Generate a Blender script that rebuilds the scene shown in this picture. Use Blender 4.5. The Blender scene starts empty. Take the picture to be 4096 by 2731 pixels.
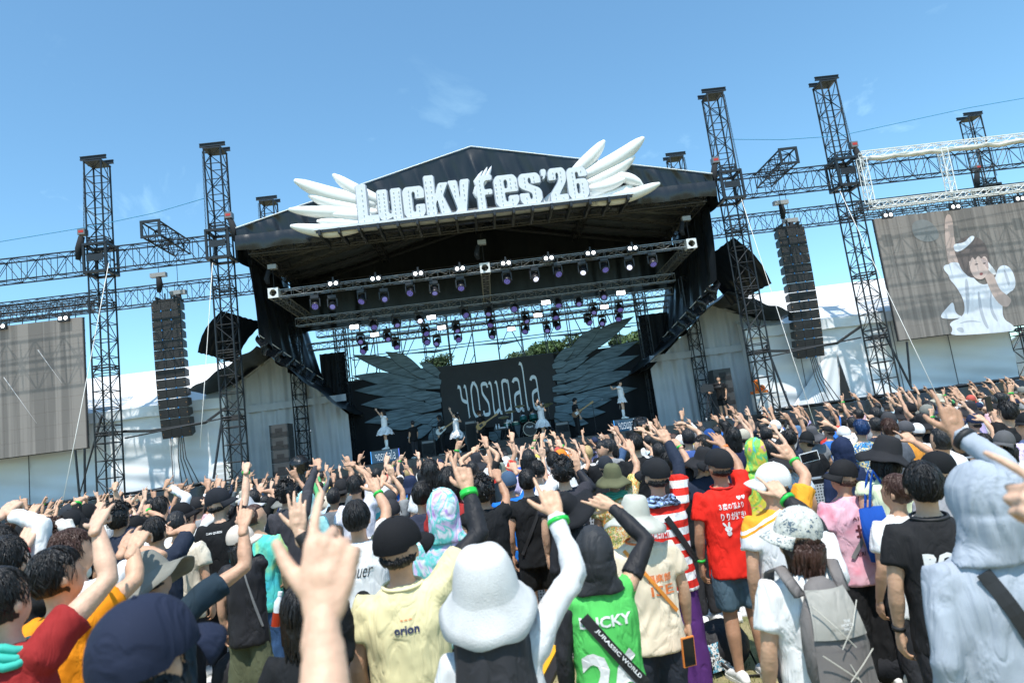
import bpy, bmesh, math, random
import numpy as np
from mathutils import Vector, Matrix
from mathutils.bvhtree import BVHTree
rad = math.radians
S = bpy.context.scene
COL = S.collection

# ------------------------------------------------------------------ camera
CAM_Z = 2.0
YAW, PITCH, ROLL = rad(2.46), rad(8.13), rad(7.36)
fw = Vector((math.sin(YAW)*math.cos(PITCH), math.cos(YAW)*math.cos(PITCH), math.sin(PITCH)))
r0 = Vector((math.cos(YAW), -math.sin(YAW), 0)); u0 = r0.cross(fw)
cr = r0*math.cos(ROLL) - u0*math.sin(ROLL); cu = r0*math.sin(ROLL) + u0*math.cos(ROLL)
cam = bpy.data.cameras.new('camera'); cam.lens = 24; cam.sensor_width = 36
cam.clip_end = 3000; cam.clip_start = 0.05
cam.dof.use_dof = True; cam.dof.focus_distance = 16.0; cam.dof.aperture_fstop = 3.4
camo = bpy.data.objects.new('camera', cam); COL.objects.link(camo)
m = Matrix((cr, cu, -fw)).transposed().to_4x4(); m.translation = (0, 0, CAM_Z)
camo.matrix_world = m; S.camera = camo
FPX = 24/36*4096
def at(x, y, Y):
    """world point at depth Y seen at pixel x, y of the 4096 px wide photograph"""
    d = fw + cr*((x-2048)/FPX) - cu*((y-1365.5)/FPX)
    t = Y/d.y
    return Vector((t*d.x, Y, CAM_Z+t*d.z))

# ------------------------------------------------------------------ sky, sun, exposure
SUN_EL, SUN_AZ = rad(66), rad(188)          # azimuth measured from +Y clockwise
W = bpy.data.worlds.new('World'); S.world = W; W.use_nodes = True
nt = W.node_tree; nt.nodes.clear()
N = nt.nodes.new; LK = nt.links.new
out = N('ShaderNodeOutputWorld'); bg = N('ShaderNodeBackground'); bg.inputs['Strength'].default_value = 0.15
sky = N('ShaderNodeTexSky'); sky.sky_type = 'NISHITA'; sky.sun_disc = False
sky.sun_elevation = SUN_EL; sky.sun_rotation = SUN_AZ; sky.air_density = 1.0; sky.dust_density = 0.6; sky.ozone_density = 3.2
tc = N('ShaderNodeTexCoord'); mp = N('ShaderNodeMapping'); mp.inputs['Scale'].default_value = (1.0, 1.0, 1.7)
mp.inputs['Rotation'].default_value = (0, rad(25), 0)
no = N('ShaderNodeTexNoise'); no.inputs['Scale'].default_value = 6.5; no.inputs['Detail'].default_value = 7; no.inputs['Roughness'].default_value = 0.58
no.inputs['Distortion'].default_value = 0.35
ramp = N('ShaderNodeValToRGB'); ramp.color_ramp.elements[0].position = 0.60; ramp.color_ramp.elements[1].position = 0.78
ramp.color_ramp.elements[1].color = (0.62, 0.62, 0.62, 1)
mix = N('ShaderNodeMixRGB'); mix.inputs['Color2'].default_value = (7.0, 7.6, 8.2, 1)
LK(tc.outputs['Generated'], mp.inputs['Vector']); LK(mp.outputs['Vector'], no.inputs['Vector'])
LK(no.outputs['Fac'], ramp.inputs['Fac'])
# clouds only low in the sky
sep = N('ShaderNodeSeparateXYZ'); LK(tc.outputs['Generated'], sep.inputs['Vector'])
mr = N('ShaderNodeMapRange'); mr.inputs['From Min'].default_value = 0.55; mr.inputs['From Max'].default_value = 0.1
mr.inputs['To Min'].default_value = 0.0; mr.inputs['To Max'].default_value = 1.0
LK(sep.outputs['Z'], mr.inputs['Value'])
mul = N('ShaderNodeMath'); mul.operation = 'MULTIPLY'; LK(ramp.outputs['Color'], mul.inputs[0]); LK(mr.outputs['Result'], mul.inputs[1])
LK(mul.outputs['Value'], mix.inputs['Fac']); LK(sky.outputs['Color'], mix.inputs['Color1'])
tint = N('ShaderNodeMixRGB'); tint.blend_type = 'MULTIPLY'; tint.inputs['Fac'].default_value = 1; tint.inputs['Color2'].default_value = (0.73, 0.97, 0.94, 1)
LK(mix.outputs['Color'], tint.inputs['Color1']); LK(tint.outputs['Color'], bg.inputs['Color']); LK(bg.outputs['Background'], out.inputs['Surface'])
sun = bpy.data.lights.new('sun', 'SUN'); sun.energy = 3.2; sun.angle = rad(0.5); sun.color = (1.0, 0.955, 0.88)
suno = bpy.data.objects.new('sun', sun); COL.objects.link(suno)
sd = Vector((math.sin(SUN_AZ)*math.cos(SUN_EL), math.cos(SUN_AZ)*math.cos(SUN_EL), math.sin(SUN_EL)))
suno.rotation_euler = sd.to_track_quat('Z', 'Y').to_euler(); suno.location = (0, -10, 40)
vs = S.view_settings; vs.view_transform = 'Standard'; vs.look = 'None'; vs.exposure = 0.80; vs.gamma = 1.0; vs.use_curve_mapping = False

# ------------------------------------------------------------------ materials
MC = {}
def mat(name, color, rough=0.6, metal=0.0, spec=0.5, bump=0.0, bscale=30.0, vary=0.0, vscale=4.0, emit=None, estr=0.0, sheen=0.0, stretch=(1, 1, 1), alpha=None):
    if name in MC: return MC[name]
    M = bpy.data.materials.new(name); M.use_nodes = True
    t = M.node_tree; b = t.nodes['Principled BSDF']
    b.inputs['Base Color'].default_value = (*color, 1); b.inputs['Roughness'].default_value = rough
    b.inputs['Metallic'].default_value = metal; b.inputs['Specular IOR Level'].default_value = spec
    if sheen: b.inputs['Sheen Weight'].default_value = sheen
    if emit: b.inputs['Emission Color'].default_value = (*emit, 1); b.inputs['Emission Strength'].default_value = estr
    if bump or vary:
        tcn = t.nodes.new('ShaderNodeTexCoord'); mpn = t.nodes.new('ShaderNodeMapping'); mpn.inputs['Scale'].default_value = stretch
        t.links.new(tcn.outputs['Object'], mpn.inputs['Vector'])
    if bump:
        n = t.nodes.new('ShaderNodeTexNoise'); n.inputs['Scale'].default_value = bscale; n.inputs['Detail'].default_value = 5
        bp = t.nodes.new('ShaderNodeBump'); bp.inputs['Strength'].default_value = bump; bp.inputs['Distance'].default_value = 0.02
        t.links.new(mpn.outputs['Vector'], n.inputs['Vector']); t.links.new(n.outputs['Fac'], bp.inputs['Height']); t.links.new(bp.outputs['Normal'], b.inputs['Normal'])
    if vary:
        n2 = t.nodes.new('ShaderNodeTexNoise'); n2.inputs['Scale'].default_value = vscale; n2.inputs['Detail'].default_value = 6
        rp = t.nodes.new('ShaderNodeValToRGB')
        rp.color_ramp.elements[0].position = 0.3; rp.color_ramp.elements[1].position = 0.7
        rp.color_ramp.elements[0].color = (*[c*(1-vary) for c in color], 1); rp.color_ramp.elements[1].color = (*[min(1, c*(1+vary)) for c in color], 1)
        t.links.new(mpn.outputs['Vector'], n2.inputs['Vector']); t.links.new(n2.outputs['Fac'], rp.inputs['Fac']); t.links.new(rp.outputs['Color'], b.inputs['Base Color'])
    MC[name] = M
    return M
def cloth(color, rough=0.85):
    k = 'cloth_%d_%d_%d' % tuple(int(c*255) for c in color)
    if k in MC: return MC[k]
    M = mat(k, color, rough, spec=0.22, vary=0.10, vscale=6); fold_bump(M); return M
def fold_bump(M):
    t = M.node_tree; b = t.nodes['Principled BSDF']; n = t.nodes.new; L = t.links.new
    tcn = n('ShaderNodeTexCoord'); mp1 = n('ShaderNodeMapping'); mp1.inputs['Scale'].default_value = (1, 1, .42); mp1.inputs['Rotation'].default_value = (.2, .35, 0)
    f = n('ShaderNodeTexNoise'); f.noise_type = 'RIDGED_MULTIFRACTAL' if False else 'FBM'; f.inputs['Scale'].default_value = 9; f.inputs['Detail'].default_value = 3; f.inputs['Distortion'].default_value = .9
    rp = n('ShaderNodeValToRGB'); e = rp.color_ramp.elements; e[0].position = .40; e[0].color = (1, 1, 1, 1); e[1].position = .60; e[1].color = (1, 1, 1, 1); x = rp.color_ramp.elements.new(.5); x.color = (0, 0, 0, 1); rp.color_ramp.interpolation = 'EASE'
    b1 = n('ShaderNodeBump'); b1.inputs['Strength'].default_value = .30; b1.inputs['Distance'].default_value = .012
    w = n('ShaderNodeTexNoise'); w.inputs['Scale'].default_value = 260; b2 = n('ShaderNodeBump'); b2.inputs['Strength'].default_value = .25; b2.inputs['Distance'].default_value = .003
    L(tcn.outputs['Object'], mp1.inputs['Vector']); L(mp1.outputs['Vector'], f.inputs['Vector']); L(f.outputs['Fac'], rp.inputs['Fac']); L(rp.outputs['Color'], b1.inputs['Height'])
    L(tcn.outputs['Object'], w.inputs['Vector']); L(w.outputs['Fac'], b2.inputs['Height']); L(b1.outputs['Normal'], b2.inputs['Normal']); L(b2.outputs['Normal'], b.inputs['Normal'])
def felt(color):
    return mat('felt_%d_%d_%d' % tuple(int(c*255) for c in color), color, .85, spec=.2, bump=.22, bscale=200, vary=.12, vscale=9)
def pattern_mat(name, kind, cols, scale=8.0, rough=0.8):
    if name in MC: return MC[name]
    M = bpy.data.materials.new(name); M.use_nodes = True; t = M.node_tree; b = t.nodes['Principled BSDF']; b.inputs['Roughness'].default_value = rough
    n = t.nodes.new; L = t.links.new
    tcn = n('ShaderNodeTexCoord'); rp = n('ShaderNodeValToRGB'); rp.color_ramp.interpolation = 'CONSTANT' if kind in ('stripes', 'floral', 'blocks', 'dots') else 'EASE'
    el = rp.color_ramp.elements
    while len(el) < len(cols): el.new(0.5)
    for i, c in enumerate(cols):
        el[i].position = i/len(cols) if rp.color_ramp.interpolation == 'CONSTANT' else 0.25+0.5*i/max(1, len(cols)-1); el[i].color = (*c, 1)
    if kind == 'stripes':
        w = n('ShaderNodeTexWave'); w.bands_direction = 'Z'; w.inputs['Scale'].default_value = scale; w.inputs['Distortion'].default_value = 0.5; w.inputs['Detail'].default_value = 0
        w.inputs['Detail Scale'].default_value = 0.6; L(tcn.outputs['Object'], w.inputs['Vector']); L(w.outputs['Fac'], rp.inputs['Fac'])
    elif kind == 'dye':
        w = n('ShaderNodeTexNoise'); w.inputs['Scale'].default_value = scale; w.inputs['Distortion'].default_value = 1.6; w.inputs['Detail'].default_value = 2; L(tcn.outputs['Object'], w.inputs['Vector']); L(w.outputs['Fac'], rp.inputs['Fac'])
    elif kind in ('floral', 'blocks'):
        w = n('ShaderNodeTexVoronoi'); w.inputs['Scale'].default_value = scale
        if kind == 'blocks': w.distance = 'CHEBYCHEV'
        L(tcn.outputs['Object'], w.inputs['Vector']); sp = n('ShaderNodeSeparateColor'); L(w.outputs['Color'], sp.inputs['Color']); L(sp.outputs['Red'], rp.inputs['Fac'])
        if kind == 'floral':
            w.feature = 'F1'; nn = n('ShaderNodeTexNoise'); nn.inputs['Scale'].default_value = scale*1.5; mx = n('ShaderNodeMixRGB'); mx.inputs['Fac'].default_value = 0.25
            L(tcn.outputs['Object'], mx.inputs['Color1']); L(tcn.outputs['Object'], nn.inputs['Vector']); L(nn.outputs['Color'], mx.inputs['Color2']); L(mx.outputs['Color'], w.inputs['Vector'])
    elif kind == 'zsplit':
        sx_ = n('ShaderNodeSeparateXYZ'); L(tcn.outputs['Object'], sx_.inputs['Vector']); mr_ = n('ShaderNodeMapRange'); mr_.inputs['From Min'].default_value = scale-.20; mr_.inputs['From Max'].default_value = scale+.20
        nz = n('ShaderNodeMath'); nz.operation = 'ABSOLUTE'; L(sx_.outputs['X'], nz.inputs[0]); ad = n('ShaderNodeMath'); ad.operation = 'MULTIPLY_ADD'; ad.inputs[1].default_value = .45; L(nz.outputs[0], ad.inputs[0]); L(sx_.outputs['Z'], ad.inputs[2])
        L(ad.outputs[0], mr_.inputs['Value']); L(mr_.outputs['Result'], rp.inputs['Fac']); rp.color_ramp.interpolation = 'CONSTANT'
        for i, (p_, c_) in enumerate(zip((0, .46, .50, .54), cols)): el[i].position = p_; el[i].color = (*c_, 1)
    elif kind == 'dots':
        w = n('ShaderNodeTexVoronoi'); w.inputs['Scale'].default_value = scale; w.inputs['Randomness'].default_value = 0.0
        L(tcn.outputs['Object'], w.inputs['Vector']); L(w.outputs['Distance'], rp.inputs['Fac'])
        el[1].position = 0.28
    b.inputs['Specular IOR Level'].default_value = .22
    if kind != 'dots': fold_bump(M)
    L(rp.outputs['Color'], b.inputs['Base Color']); MC[name] = M
    return M

BLACKM = mat('black_painted_steel', (0.022, 0.026, 0.032), 0.45, 0.3)
ALU = mat('aluminium_truss', (0.26, 0.265, 0.27), 0.42, 0.6, vary=0.12, vscale=3)
WHITEM = mat('white_truss_paint', (0.78, 0.78, 0.77), 0.45)
TARP = mat('black_tarpaulin', (0.011, 0.014, 0.018), 0.30, bump=0.5, bscale=3.0, vary=0.2, vscale=1.2, stretch=(1, 1, 0.35))
TARPW = mat('black_tarpaulin_wet_look', (0.014, 0.016, 0.020), 0.26, bump=0.8, bscale=2.2, vary=0.2, vscale=1.2)
MESHF = mat('black_scrim_fabric', (0.012, 0.014, 0.018), 0.9, bump=0.4, bscale=2.5, vary=0.25, vscale=2)
TENT = mat('white_tent_fabric', (0.74, 0.76, 0.78), 0.5, bump=0.5, bscale=1.1, vary=0.05, vscale=0.8, stretch=(0.6, 1, 1.6))
LINER = mat('black_roof_liner', (0.075, 0.085, 0.10), 0.28, bump=0.6, bscale=2.0, vary=0.3, vscale=0.8, stretch=(0.3, 3, 1))  # black cloth lifted to grey, standing in for sunlight coming through the roof
WINGT = mat('shaded_white_tent_fabric', (0.42, 0.445, 0.47), 0.6, bump=0.5, bscale=1.1, vary=0.08, vscale=0.8, stretch=(0.6, 1, 1.6))  # same white as the long tents, with deep shade put into the colour
PIPE = mat('white_piping', (0.8, 0.8, 0.8), 0.5)
SKINS = [mat('skin_%d' % i, c, 0.56, bump=0.16, bscale=70, vary=0.11, vscale=22) for i, c in enumerate([(0.60, 0.36, 0.235), (0.54, 0.31, 0.20), (0.43, 0.235, 0.145), (0.64, 0.40, 0.28), (0.50, 0.285, 0.18)])]
for sm in SKINS:
    bb = sm.node_tree.nodes['Principled BSDF']; bb.inputs['Subsurface Weight'].default_value = 0.06; bb.inputs['Subsurface Radius'].default_value = (0.02, 0.008, 0.004); bb.inputs['Subsurface Scale'].default_value = 0.5
HAIRS = {'black': mat('black_hair', (0.008, 0.007, 0.008), 0.46, bump=0.9, bscale=60, stretch=(1, 1, 0.25)),
         'brown': mat('brown_hair', (0.055, 0.022, 0.014), 0.38, bump=0.9, bscale=60, stretch=(1, 1, 0.25)),
         'blond': mat('blond_hair', (0.50, 0.36, 0.16), 0.45, bump=0.9, bscale=60, stretch=(1, 1, 0.25)),
         'blue': mat('blue_hair', (0.008, 0.035, 0.12), 0.4, bump=0.9, bscale=60, stretch=(1, 1, 0.25)),
         'grey': mat('grey_hair', (0.15, 0.15, 0.15), 0.5, bump=0.9, bscale=60, stretch=(1, 1, 0.25))}
GREENBAND = mat('green_wristband', (0.02, 0.50, 0.06), 0.4)
RUBBER = mat('black_rubber', (0.015, 0.015, 0.017), 0.6)
SOLE = mat('white_shoe_sole', (0.7, 0.68, 0.62), 0.6)

# ------------------------------------------------------------------ mesh building
class MB:
    def __init__(s): s.v = []; s.f = []
    def add(s, vs, fs):
        o = len(s.v); s.v.extend([tuple(p) for p in vs]); s.f.extend([tuple(i+o for i in f) for f in fs]); return s
    def box(s, lo, hi, M=None):
        x0, y0, z0 = lo; x1, y1, z1 = hi
        vs = [Vector(p) for p in ((x0,y0,z0),(x1,y0,z0),(x1,y1,z0),(x0,y1,z0),(x0,y0,z1),(x1,y0,z1),(x1,y1,z1),(x0,y1,z1))]
        if M is not None: vs = [M @ p for p in vs]
        return s.add(vs, [(0,3,2,1),(4,5,6,7),(0,1,5,4),(1,2,6,5),(2,3,7,6),(3,0,4,7)])
    def tube(s, pts, rr, n=8, flat=None, cap=True, ref=None, round_=False):
        """swept tube; rr radius or (ra, rb) per point; ref = direction of ra"""
        pts = [Vector(p) for p in pts]; k = len(pts)
        if not isinstance(rr, (list, tuple)): rr = [rr]*k
        rr = [(q, q) if not isinstance(q, (list, tuple)) else q for q in rr]
        if round_:
            d0 = (pts[0]-pts[1]).normalized(); d1 = (pts[-1]-pts[-2]).normalized()
            a = max(rr[0]); b = max(rr[-1])
            pts = [pts[0]+d0*a*0.95, pts[0]+d0*a*0.6] + pts + [pts[-1]+d1*b*0.6, pts[-1]+d1*b*0.95]
            rr = [(rr[0][0]*.35, rr[0][1]*.35), (rr[0][0]*.8, rr[0][1]*.8)] + rr + [(rr[-1][0]*.8, rr[-1][1]*.8), (rr[-1][0]*.35, rr[-1][1]*.35)]
            k = len(pts)
        o = len(s.v); prev = None
        for i in range(k):
            if i == 0: d = pts[1]-pts[0]
            elif i == k-1: d = pts[-1]-pts[-2]
            else: d = (pts[i+1]-pts[i]).normalized()+(pts[i]-pts[i-1]).normalized()
            if d.length < 1e-9: d = Vector((0,0,1))
            d.normalize()
            if prev is None:
                a = Vector(ref) if ref is not None else (Vector((1,0,0)) if abs(d.x) < 0.8 else Vector((0,1,0)))
            else: a = prev
            a = a - d*a.dot(d)
            if a.length < 1e-6: a = d.orthogonal()
            a.normalize(); b = d.cross(a); prev = a
            for j in range(n):
                t = 2*math.pi*j/n
                p = pts[i]+a*(rr[i][0]*math.cos(t))+b*(rr[i][1]*math.sin(t)); s.v.append((p.x, p.y, p.z))
        for i in range(k-1):
            for j in range(n):
                j2 = (j+1) % n
                s.f.append((o+i*n+j, o+i*n+j2, o+(i+1)*n+j2, o+(i+1)*n+j))
        if cap:
            s.f.append(tuple(o+j for j in reversed(range(n)))); s.f.append(tuple(o+(k-1)*n+j for j in range(n)))
        return s
    def bar(s, a, b, r, n=4): return s.tube([a, b], r, n)
    def ell(s, c, r, nu=12, nv=8, M=None):
        c = Vector(c); vs = []; fs = []
        for i in range(nv+1):
            ph = math.pi*i/nv
            for j in range(nu):
                t = 2*math.pi*j/nu
                p = Vector((r[0]*math.sin(ph)*math.cos(t), r[1]*math.sin(ph)*math.sin(t), r[2]*math.cos(ph)))+c
                vs.append(M @ p if M is not None else p)
        for i in range(nv):
            for j in range(nu):
                j2 = (j+1) % nu; fs.append((i*nu+j, (i+1)*nu+j, (i+1)*nu+j2, i*nu+j2))
        return s.add(vs, fs)
    def lathe(s, prof, n=24, M=None, wave=None):
        vs = []; fs = []
        for i, (r, z) in enumerate(prof):
            for j in range(n):
                t = 2*math.pi*j/n; zz = z+(wave(t, r) if wave else 0)
                p = Vector((r*math.cos(t), r*math.sin(t), zz)); vs.append(M @ p if M is not None else p)
        for i in range(len(prof)-1):
            for j in range(n):
                j2 = (j+1) % n; fs.append((i*n+j, i*n+j2, (i+1)*n+j2, (i+1)*n+j))
        return s.add(vs, fs)
    def grid(s, fn, nu, nv):
        vs = [fn(i/nu, j/nv) for i in range(nu+1) for j in range(nv+1)]
        fs = [(i*(nv+1)+j, (i+1)*(nv+1)+j, (i+1)*(nv+1)+j+1, i*(nv+1)+j+1) for i in range(nu) for j in range(nv)]
        return s.add(vs, fs)
    def mesh(s, name, mt, smooth=False):
        me = bpy.data.meshes.new(name); me.from_pydata(s.v, [], s.f)
        if mt: me.materials.append(mt)
        if smooth: me.polygons.foreach_set('use_smooth', [True]*len(me.polygons))
        me.update(); return me
    def build(s, name, mt, parent=None, smooth=False, loc=None):
        o = bpy.data.objects.new(name, s.mesh(name, mt, smooth)); COL.objects.link(o)
        if parent is not None: o.parent = parent
        if loc is not None: o.location = loc
        return o
def solid(o, t, off=0):
    md = o.modifiers.new('solid', 'SOLIDIFY'); md.thickness = t; md.offset = off; return o
LABELS = {}
def tag(o, label=None, cat=None, group=None, kind=None):
    if label: o['label'] = label
    if cat: o['category'] = cat
    if group: o['group'] = group
    if kind: o['kind'] = kind
    return o
def empty(name, loc=(0,0,0), rz=0, **k):
    o = bpy.data.objects.new(name, None); o.empty_display_size = 0.1; COL.objects.link(o); o.location = loc; o.rotation_euler = (0, 0, rz)
    return tag(o, **k)
def copy_tree(o, parent=None):
    c = o.copy(); COL.objects.link(c); c.parent = parent
    for ch in list(o.children): copy_tree(ch, c)
    return c
def noisev(co, seed=0, n=5, f=1.0):
    """cheap smooth pseudo noise, co (N,3) -> (N,)"""
    rs = np.random.RandomState(seed); r = np.zeros(len(co)); a = 1.0; tot = 0
    for i in range(n):
        for _ in range(3):
            k = rs.normal(size=3)*f; p = rs.rand()*6.28
            r += a*np.sin(co@k+p+1.3*np.sin(co@(rs.normal(size=3)*f*0.7)+rs.rand()*6)); tot += a*0.7
        f *= 1.8; a *= 0.6
    return r/tot

# ================================================================== GROUND
def ground_mat():
    M = bpy.data.materials.new('grass_lawn'); M.use_nodes = True; t = M.node_tree; b = t.nodes['Principled BSDF']; b.inputs['Roughness'].default_value = 0.95
    n = t.nodes.new; L = t.links.new; tcn = n('ShaderNodeTexCoord')
    a = n('ShaderNodeTexNoise'); a.inputs['Scale'].default_value = 1.4; a.inputs['Detail'].default_value = 8; a.inputs['Roughness'].default_value = 0.7
    rp = n('ShaderNodeValToRGB'); e = rp.color_ramp.elements; e[0].position = 0.35; e[0].color = (0.13, 0.15, 0.05, 1); e[1].position = 0.62; e[1].color = (0.42, 0.35, 0.19, 1)
    a2 = n('ShaderNodeTexNoise'); a2.inputs['Scale'].default_value = 90; a2.inputs['Detail'].default_value = 4
    mx = n('ShaderNodeMixRGB'); mx.blend_type = 'OVERLAY'; mx.inputs['Fac'].default_value = 0.8
    L(tcn.outputs['Object'], a.inputs['Vector']); L(tcn.outputs['Object'], a2.inputs['Vector']); L(a.outputs['Fac'], rp.inputs['Fac'])
    L(rp.outputs['Color'], mx.inputs['Color1']); L(a2.outputs['Fac'], mx.inputs['Color2']); L(mx.outputs['Color'], b.inputs['Base Color'])
    bp = n('ShaderNodeBump'); bp.inputs['Strength'].default_value = 0.8; bp.inputs['Distance'].default_value = 0.03; L(a2.outputs['Fac'], bp.inputs['Height']); L(bp.outputs['Normal'], b.inputs['Normal'])
    return M
GM = ground_mat()
g = MB().grid(lambda u, v: (-1200+2400*u, -300+2700*v, 0), 12, 12).build('ground', GM); tag(g, kind='structure')
# short blades of grass where the lawn shows between the legs
rg = random.Random(5); mb = MB()
for i in range(26000):
    x = rg.uniform(-2.2, 5.5); y = rg.uniform(1.4, 7.5); h = rg.uniform(0.012, 0.04); a = rg.uniform(0, 6.28); w = 0.004
    dx, dy = math.cos(a)*w, math.sin(a)*w; lx, ly = rg.gauss(0, h*.5), rg.gauss(0, h*.5)
    o = len(mb.v); mb.v += [(x-dx, y-dy, 0), (x+dx, y+dy, 0), (x+lx, y+ly, h)]; mb.f.append((o, o+1, o+2))
tag(mb.build('grass', mat('grass_blades', (0.24, 0.24, 0.09), 0.9, vary=0.5, vscale=1.5)), 'short dry grass growing between the feet of the crowd', 'grass', kind='stuff')

# ================================================================== TRUSS
def truss_mb(mb, p0, p1, w, seg=0.6, rc=0.03, rb=0.013, up=(0, 0, 1), h=None, n=5, frames=True):
    p0, p1 = Vector(p0), Vector(p1); d = p1-p0; Ln = d.length; d.normalize(); h = h or w
    a = d.cross(Vector(up)); 
    if a.length < 1e-3: a = Vector((1, 0, 0))
    a.normalize(); b = a.cross(d)
    cs = [a*(sx*w/2)+b*(sz*h/2) for sx, sz in ((-1,-1), (1,-1), (1,1), (-1,1))]
    for c in cs: mb.tube([p0+c, p1+c], rc, n)
    k = max(1, round(Ln/seg)); st = Ln/k
    for i in range(k+1):
        q = p0+d*(st*i)
        for j in range(4):
            if frames or i % 4 == 0 or j in (0, 2): 
                if frames or i % 3 == 0: mb.bar(q+cs[j], q+cs[(j+1) % 4], rb, 4)
            if i < k:
                q2 = q+d*st
                if (i+j) % 2: mb.bar(q+cs[j], q2+cs[(j+1) % 4], rb, 4)
                else: mb.bar(q+cs[(j+1) % 4], q2+cs[j], rb, 4)
    return mb
def chain_mb(mb, a, b, r=0.018):
    a, b = Vector(a), Vector(b); L = (b-a).length; k = int(L/0.11); d = (b-a).normalized()
    for i in range(k):
        p = a+d*(i*0.11); q = p+d*0.1; off = Vector((r*0.8, 0, 0)) if i % 2 else Vector((0, r*0.8, 0))
        mb.bar(p+off, q+off, r*0.45, 3); mb.bar(p-off, q-off, r*0.45, 3)
    return mb
XC = 0.45
def tower(x, y, ztop, label, side, hoist_z=11.6, group='black truss towers holding the rig', w=0.62, base=0.0, hoist=True):
    t = empty('truss_tower', (x, y, base), label=label, cat='truss tower', group=group)
    mb = MB(); truss_mb(mb, (0, 0, 0), (0, 0, ztop-base-0.25), w, 0.62, 0.034, 0.017, up=(0, 1, 0))
    for z in np.arange(1.6, ztop-base-2, 2.4):
        for dz in (0, 0.09):
            for j in range(4):
                cs = [(-1,-1), (1,-1), (1,1), (-1,1)]; a = cs[j]; b_ = cs[(j+1) % 4]
                mb.bar((a[0]*w/2, a[1]*w/2, z+dz), (b_[0]*w/2, b_[1]*w/2, z+dz), 0.024, 4)
    mb.build('mast', BLACKM, t)
    mb = MB()
    for yy in (-0.28, 0.22):
        mb.box((-0.48, yy, ztop-base-0.17), (0.48, yy+0.07, ztop-base-0.14)); mb.box((-0.48, yy, ztop-base-0.05), (0.48, yy+0.07, ztop-base-0.02)); mb.box((-0.48, yy+0.028, ztop-base-0.14), (0.48, yy+0.042, ztop-base-0.05))
    mb.box((-0.34, -0.34, ztop-base-0.27), (0.34, 0.34, ztop-base-0.225)); mb.build('head_beam', BLACKM, t)
    for sx in (-1, 1):
        chain_mb(MB(), (sx*0.44, -0.1, ztop-base-0.25), (sx*0.44*1.0, -0.25, (hoist_z if sx == side else hoist_z-0.6)-base), 0.02).build('chain', RUBBER, t)
    if hoist:
        mb = MB().box((side*0.46-0.13, -0.42, hoist_z-base-0.2), (side*0.46+0.13, -0.16, hoist_z-base+0.02)); mb.build('hoist_motor', mat('hoist_grey', (0.16, 0.16, 0.17), 0.4), t)
        MB().box((side*0.46-0.09, -0.425, hoist_z-base-0.13), (side*0.46+0.09, -0.422, hoist_z-base-0.04)).build('hoist_label', mat('hoist_red_label', (0.45, 0.03, 0.02), 0.5), t)
        mb = MB().tube([(side*0.5, -0.3, hoist_z-base-0.25), (side*0.62, -0.3, hoist_z-base-0.7), (side*0.66, -0.3, hoist_z-base-1.1)], [0.11, 0.13, 0.09], 8); mb.build('chain_bag', MESHF, t, smooth=True)
    # sleeve block where the beams meet the mast
    mb = MB()
    for z in (9.95-base, 11.0-base):
        for sx in (-1, 1):
            mb.box((sx*0.4-0.05, -0.42, z-0.05), (sx*0.4+0.05, 0.42, z+0.05)); mb.box((-0.42, sx*0.4-0.05, z-0.045), (0.42, sx*0.4+0.05, z+0.045))
    for sx in (-1, 1):
        for sy in (-1, 1): mb.box((sx*0.4-0.04, sy*0.4-0.04, 9.9-base), (sx*0.4+0.04, sy*0.4+0.04, 11.05-base))
    mb.box((-0.3, -0.43, 10.35-base), (0.3, -0.40, 10.6-base)); mb.build('sleeve_block', BLACKM, t)
    return t
ZT = 14.5
XL1, XL2, XR1, XR2, YF, YR, XR3 = -13.68, -9.25, 10.14, 14.68, 25.0, 30.75, 25.25
tower(XL1, YF, ZT, 'black truss tower between the left screen and the left line array', -1)
tower(XL2, YF, ZT, 'black truss tower at the left front corner of the stage roof', 1)
tower(XR1, YF, ZT, 'black truss tower at the right front corner of the stage roof', -1)
tower(XR2, YF, ZT, 'black truss tower between the right line array and the right screen', 1)
tower(XL2+0.15, YR, ZT, 'short dark tower top rising behind the left end of the gable', -1, group='rear tower tops', hoist=False)
tower(XR1, YR, ZT-0.1, 'short dark tower top rising behind the right end of the gable', 1, group='rear tower tops', hoist=False)
tower(XR3-0.4, YR, ZT+0.25, 'far right truss tower rising behind the white truss frame', -1, group='rear tower tops', hoist_z=12)
tower(-24.4, YR, ZT, 'truss tower beyond the left screen', -1, group='rear tower tops', hoist=False)
def beam(name, p0, p1, w, label, mt=BLACKM, seg=0.55, rc=0.03, rb=0.014, cat='truss beam', group='black truss beams', h=None):
    p0, p1 = Vector(p0), Vector(p1)
    t = MB(); truss_mb(t, (0, 0, 0), p1-p0, w, seg, rc, rb, h=h); o = t.build(name, mt, loc=p0); tag(o, label, cat, group); return o
zb, hb = 10.45, 0.82
beam('truss_beam', (-26, YF, zb), (XL2-0.42, YF, zb), 0.5, 'front black truss beam running left from the stage roof over the left screen', h=hb)
beam('truss_beam', (XR1+0.42, YF, zb), (30, YF, zb), 0.5, 'front black truss beam running right from the stage roof behind the white frame', h=hb)
beam('truss_beam', (-30, YR, zb+.05), (XL2-0.4, YR, zb+.05), 0.5, 'rear black truss beam on the left, lower in view behind the line array', h=hb)
beam('truss_beam', (XR1+0.42, YR, zb+.1), (34, YR, zb+.1), 0.5, 'rear black truss beam on the right, lower in view behind the line array', h=hb)
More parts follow.
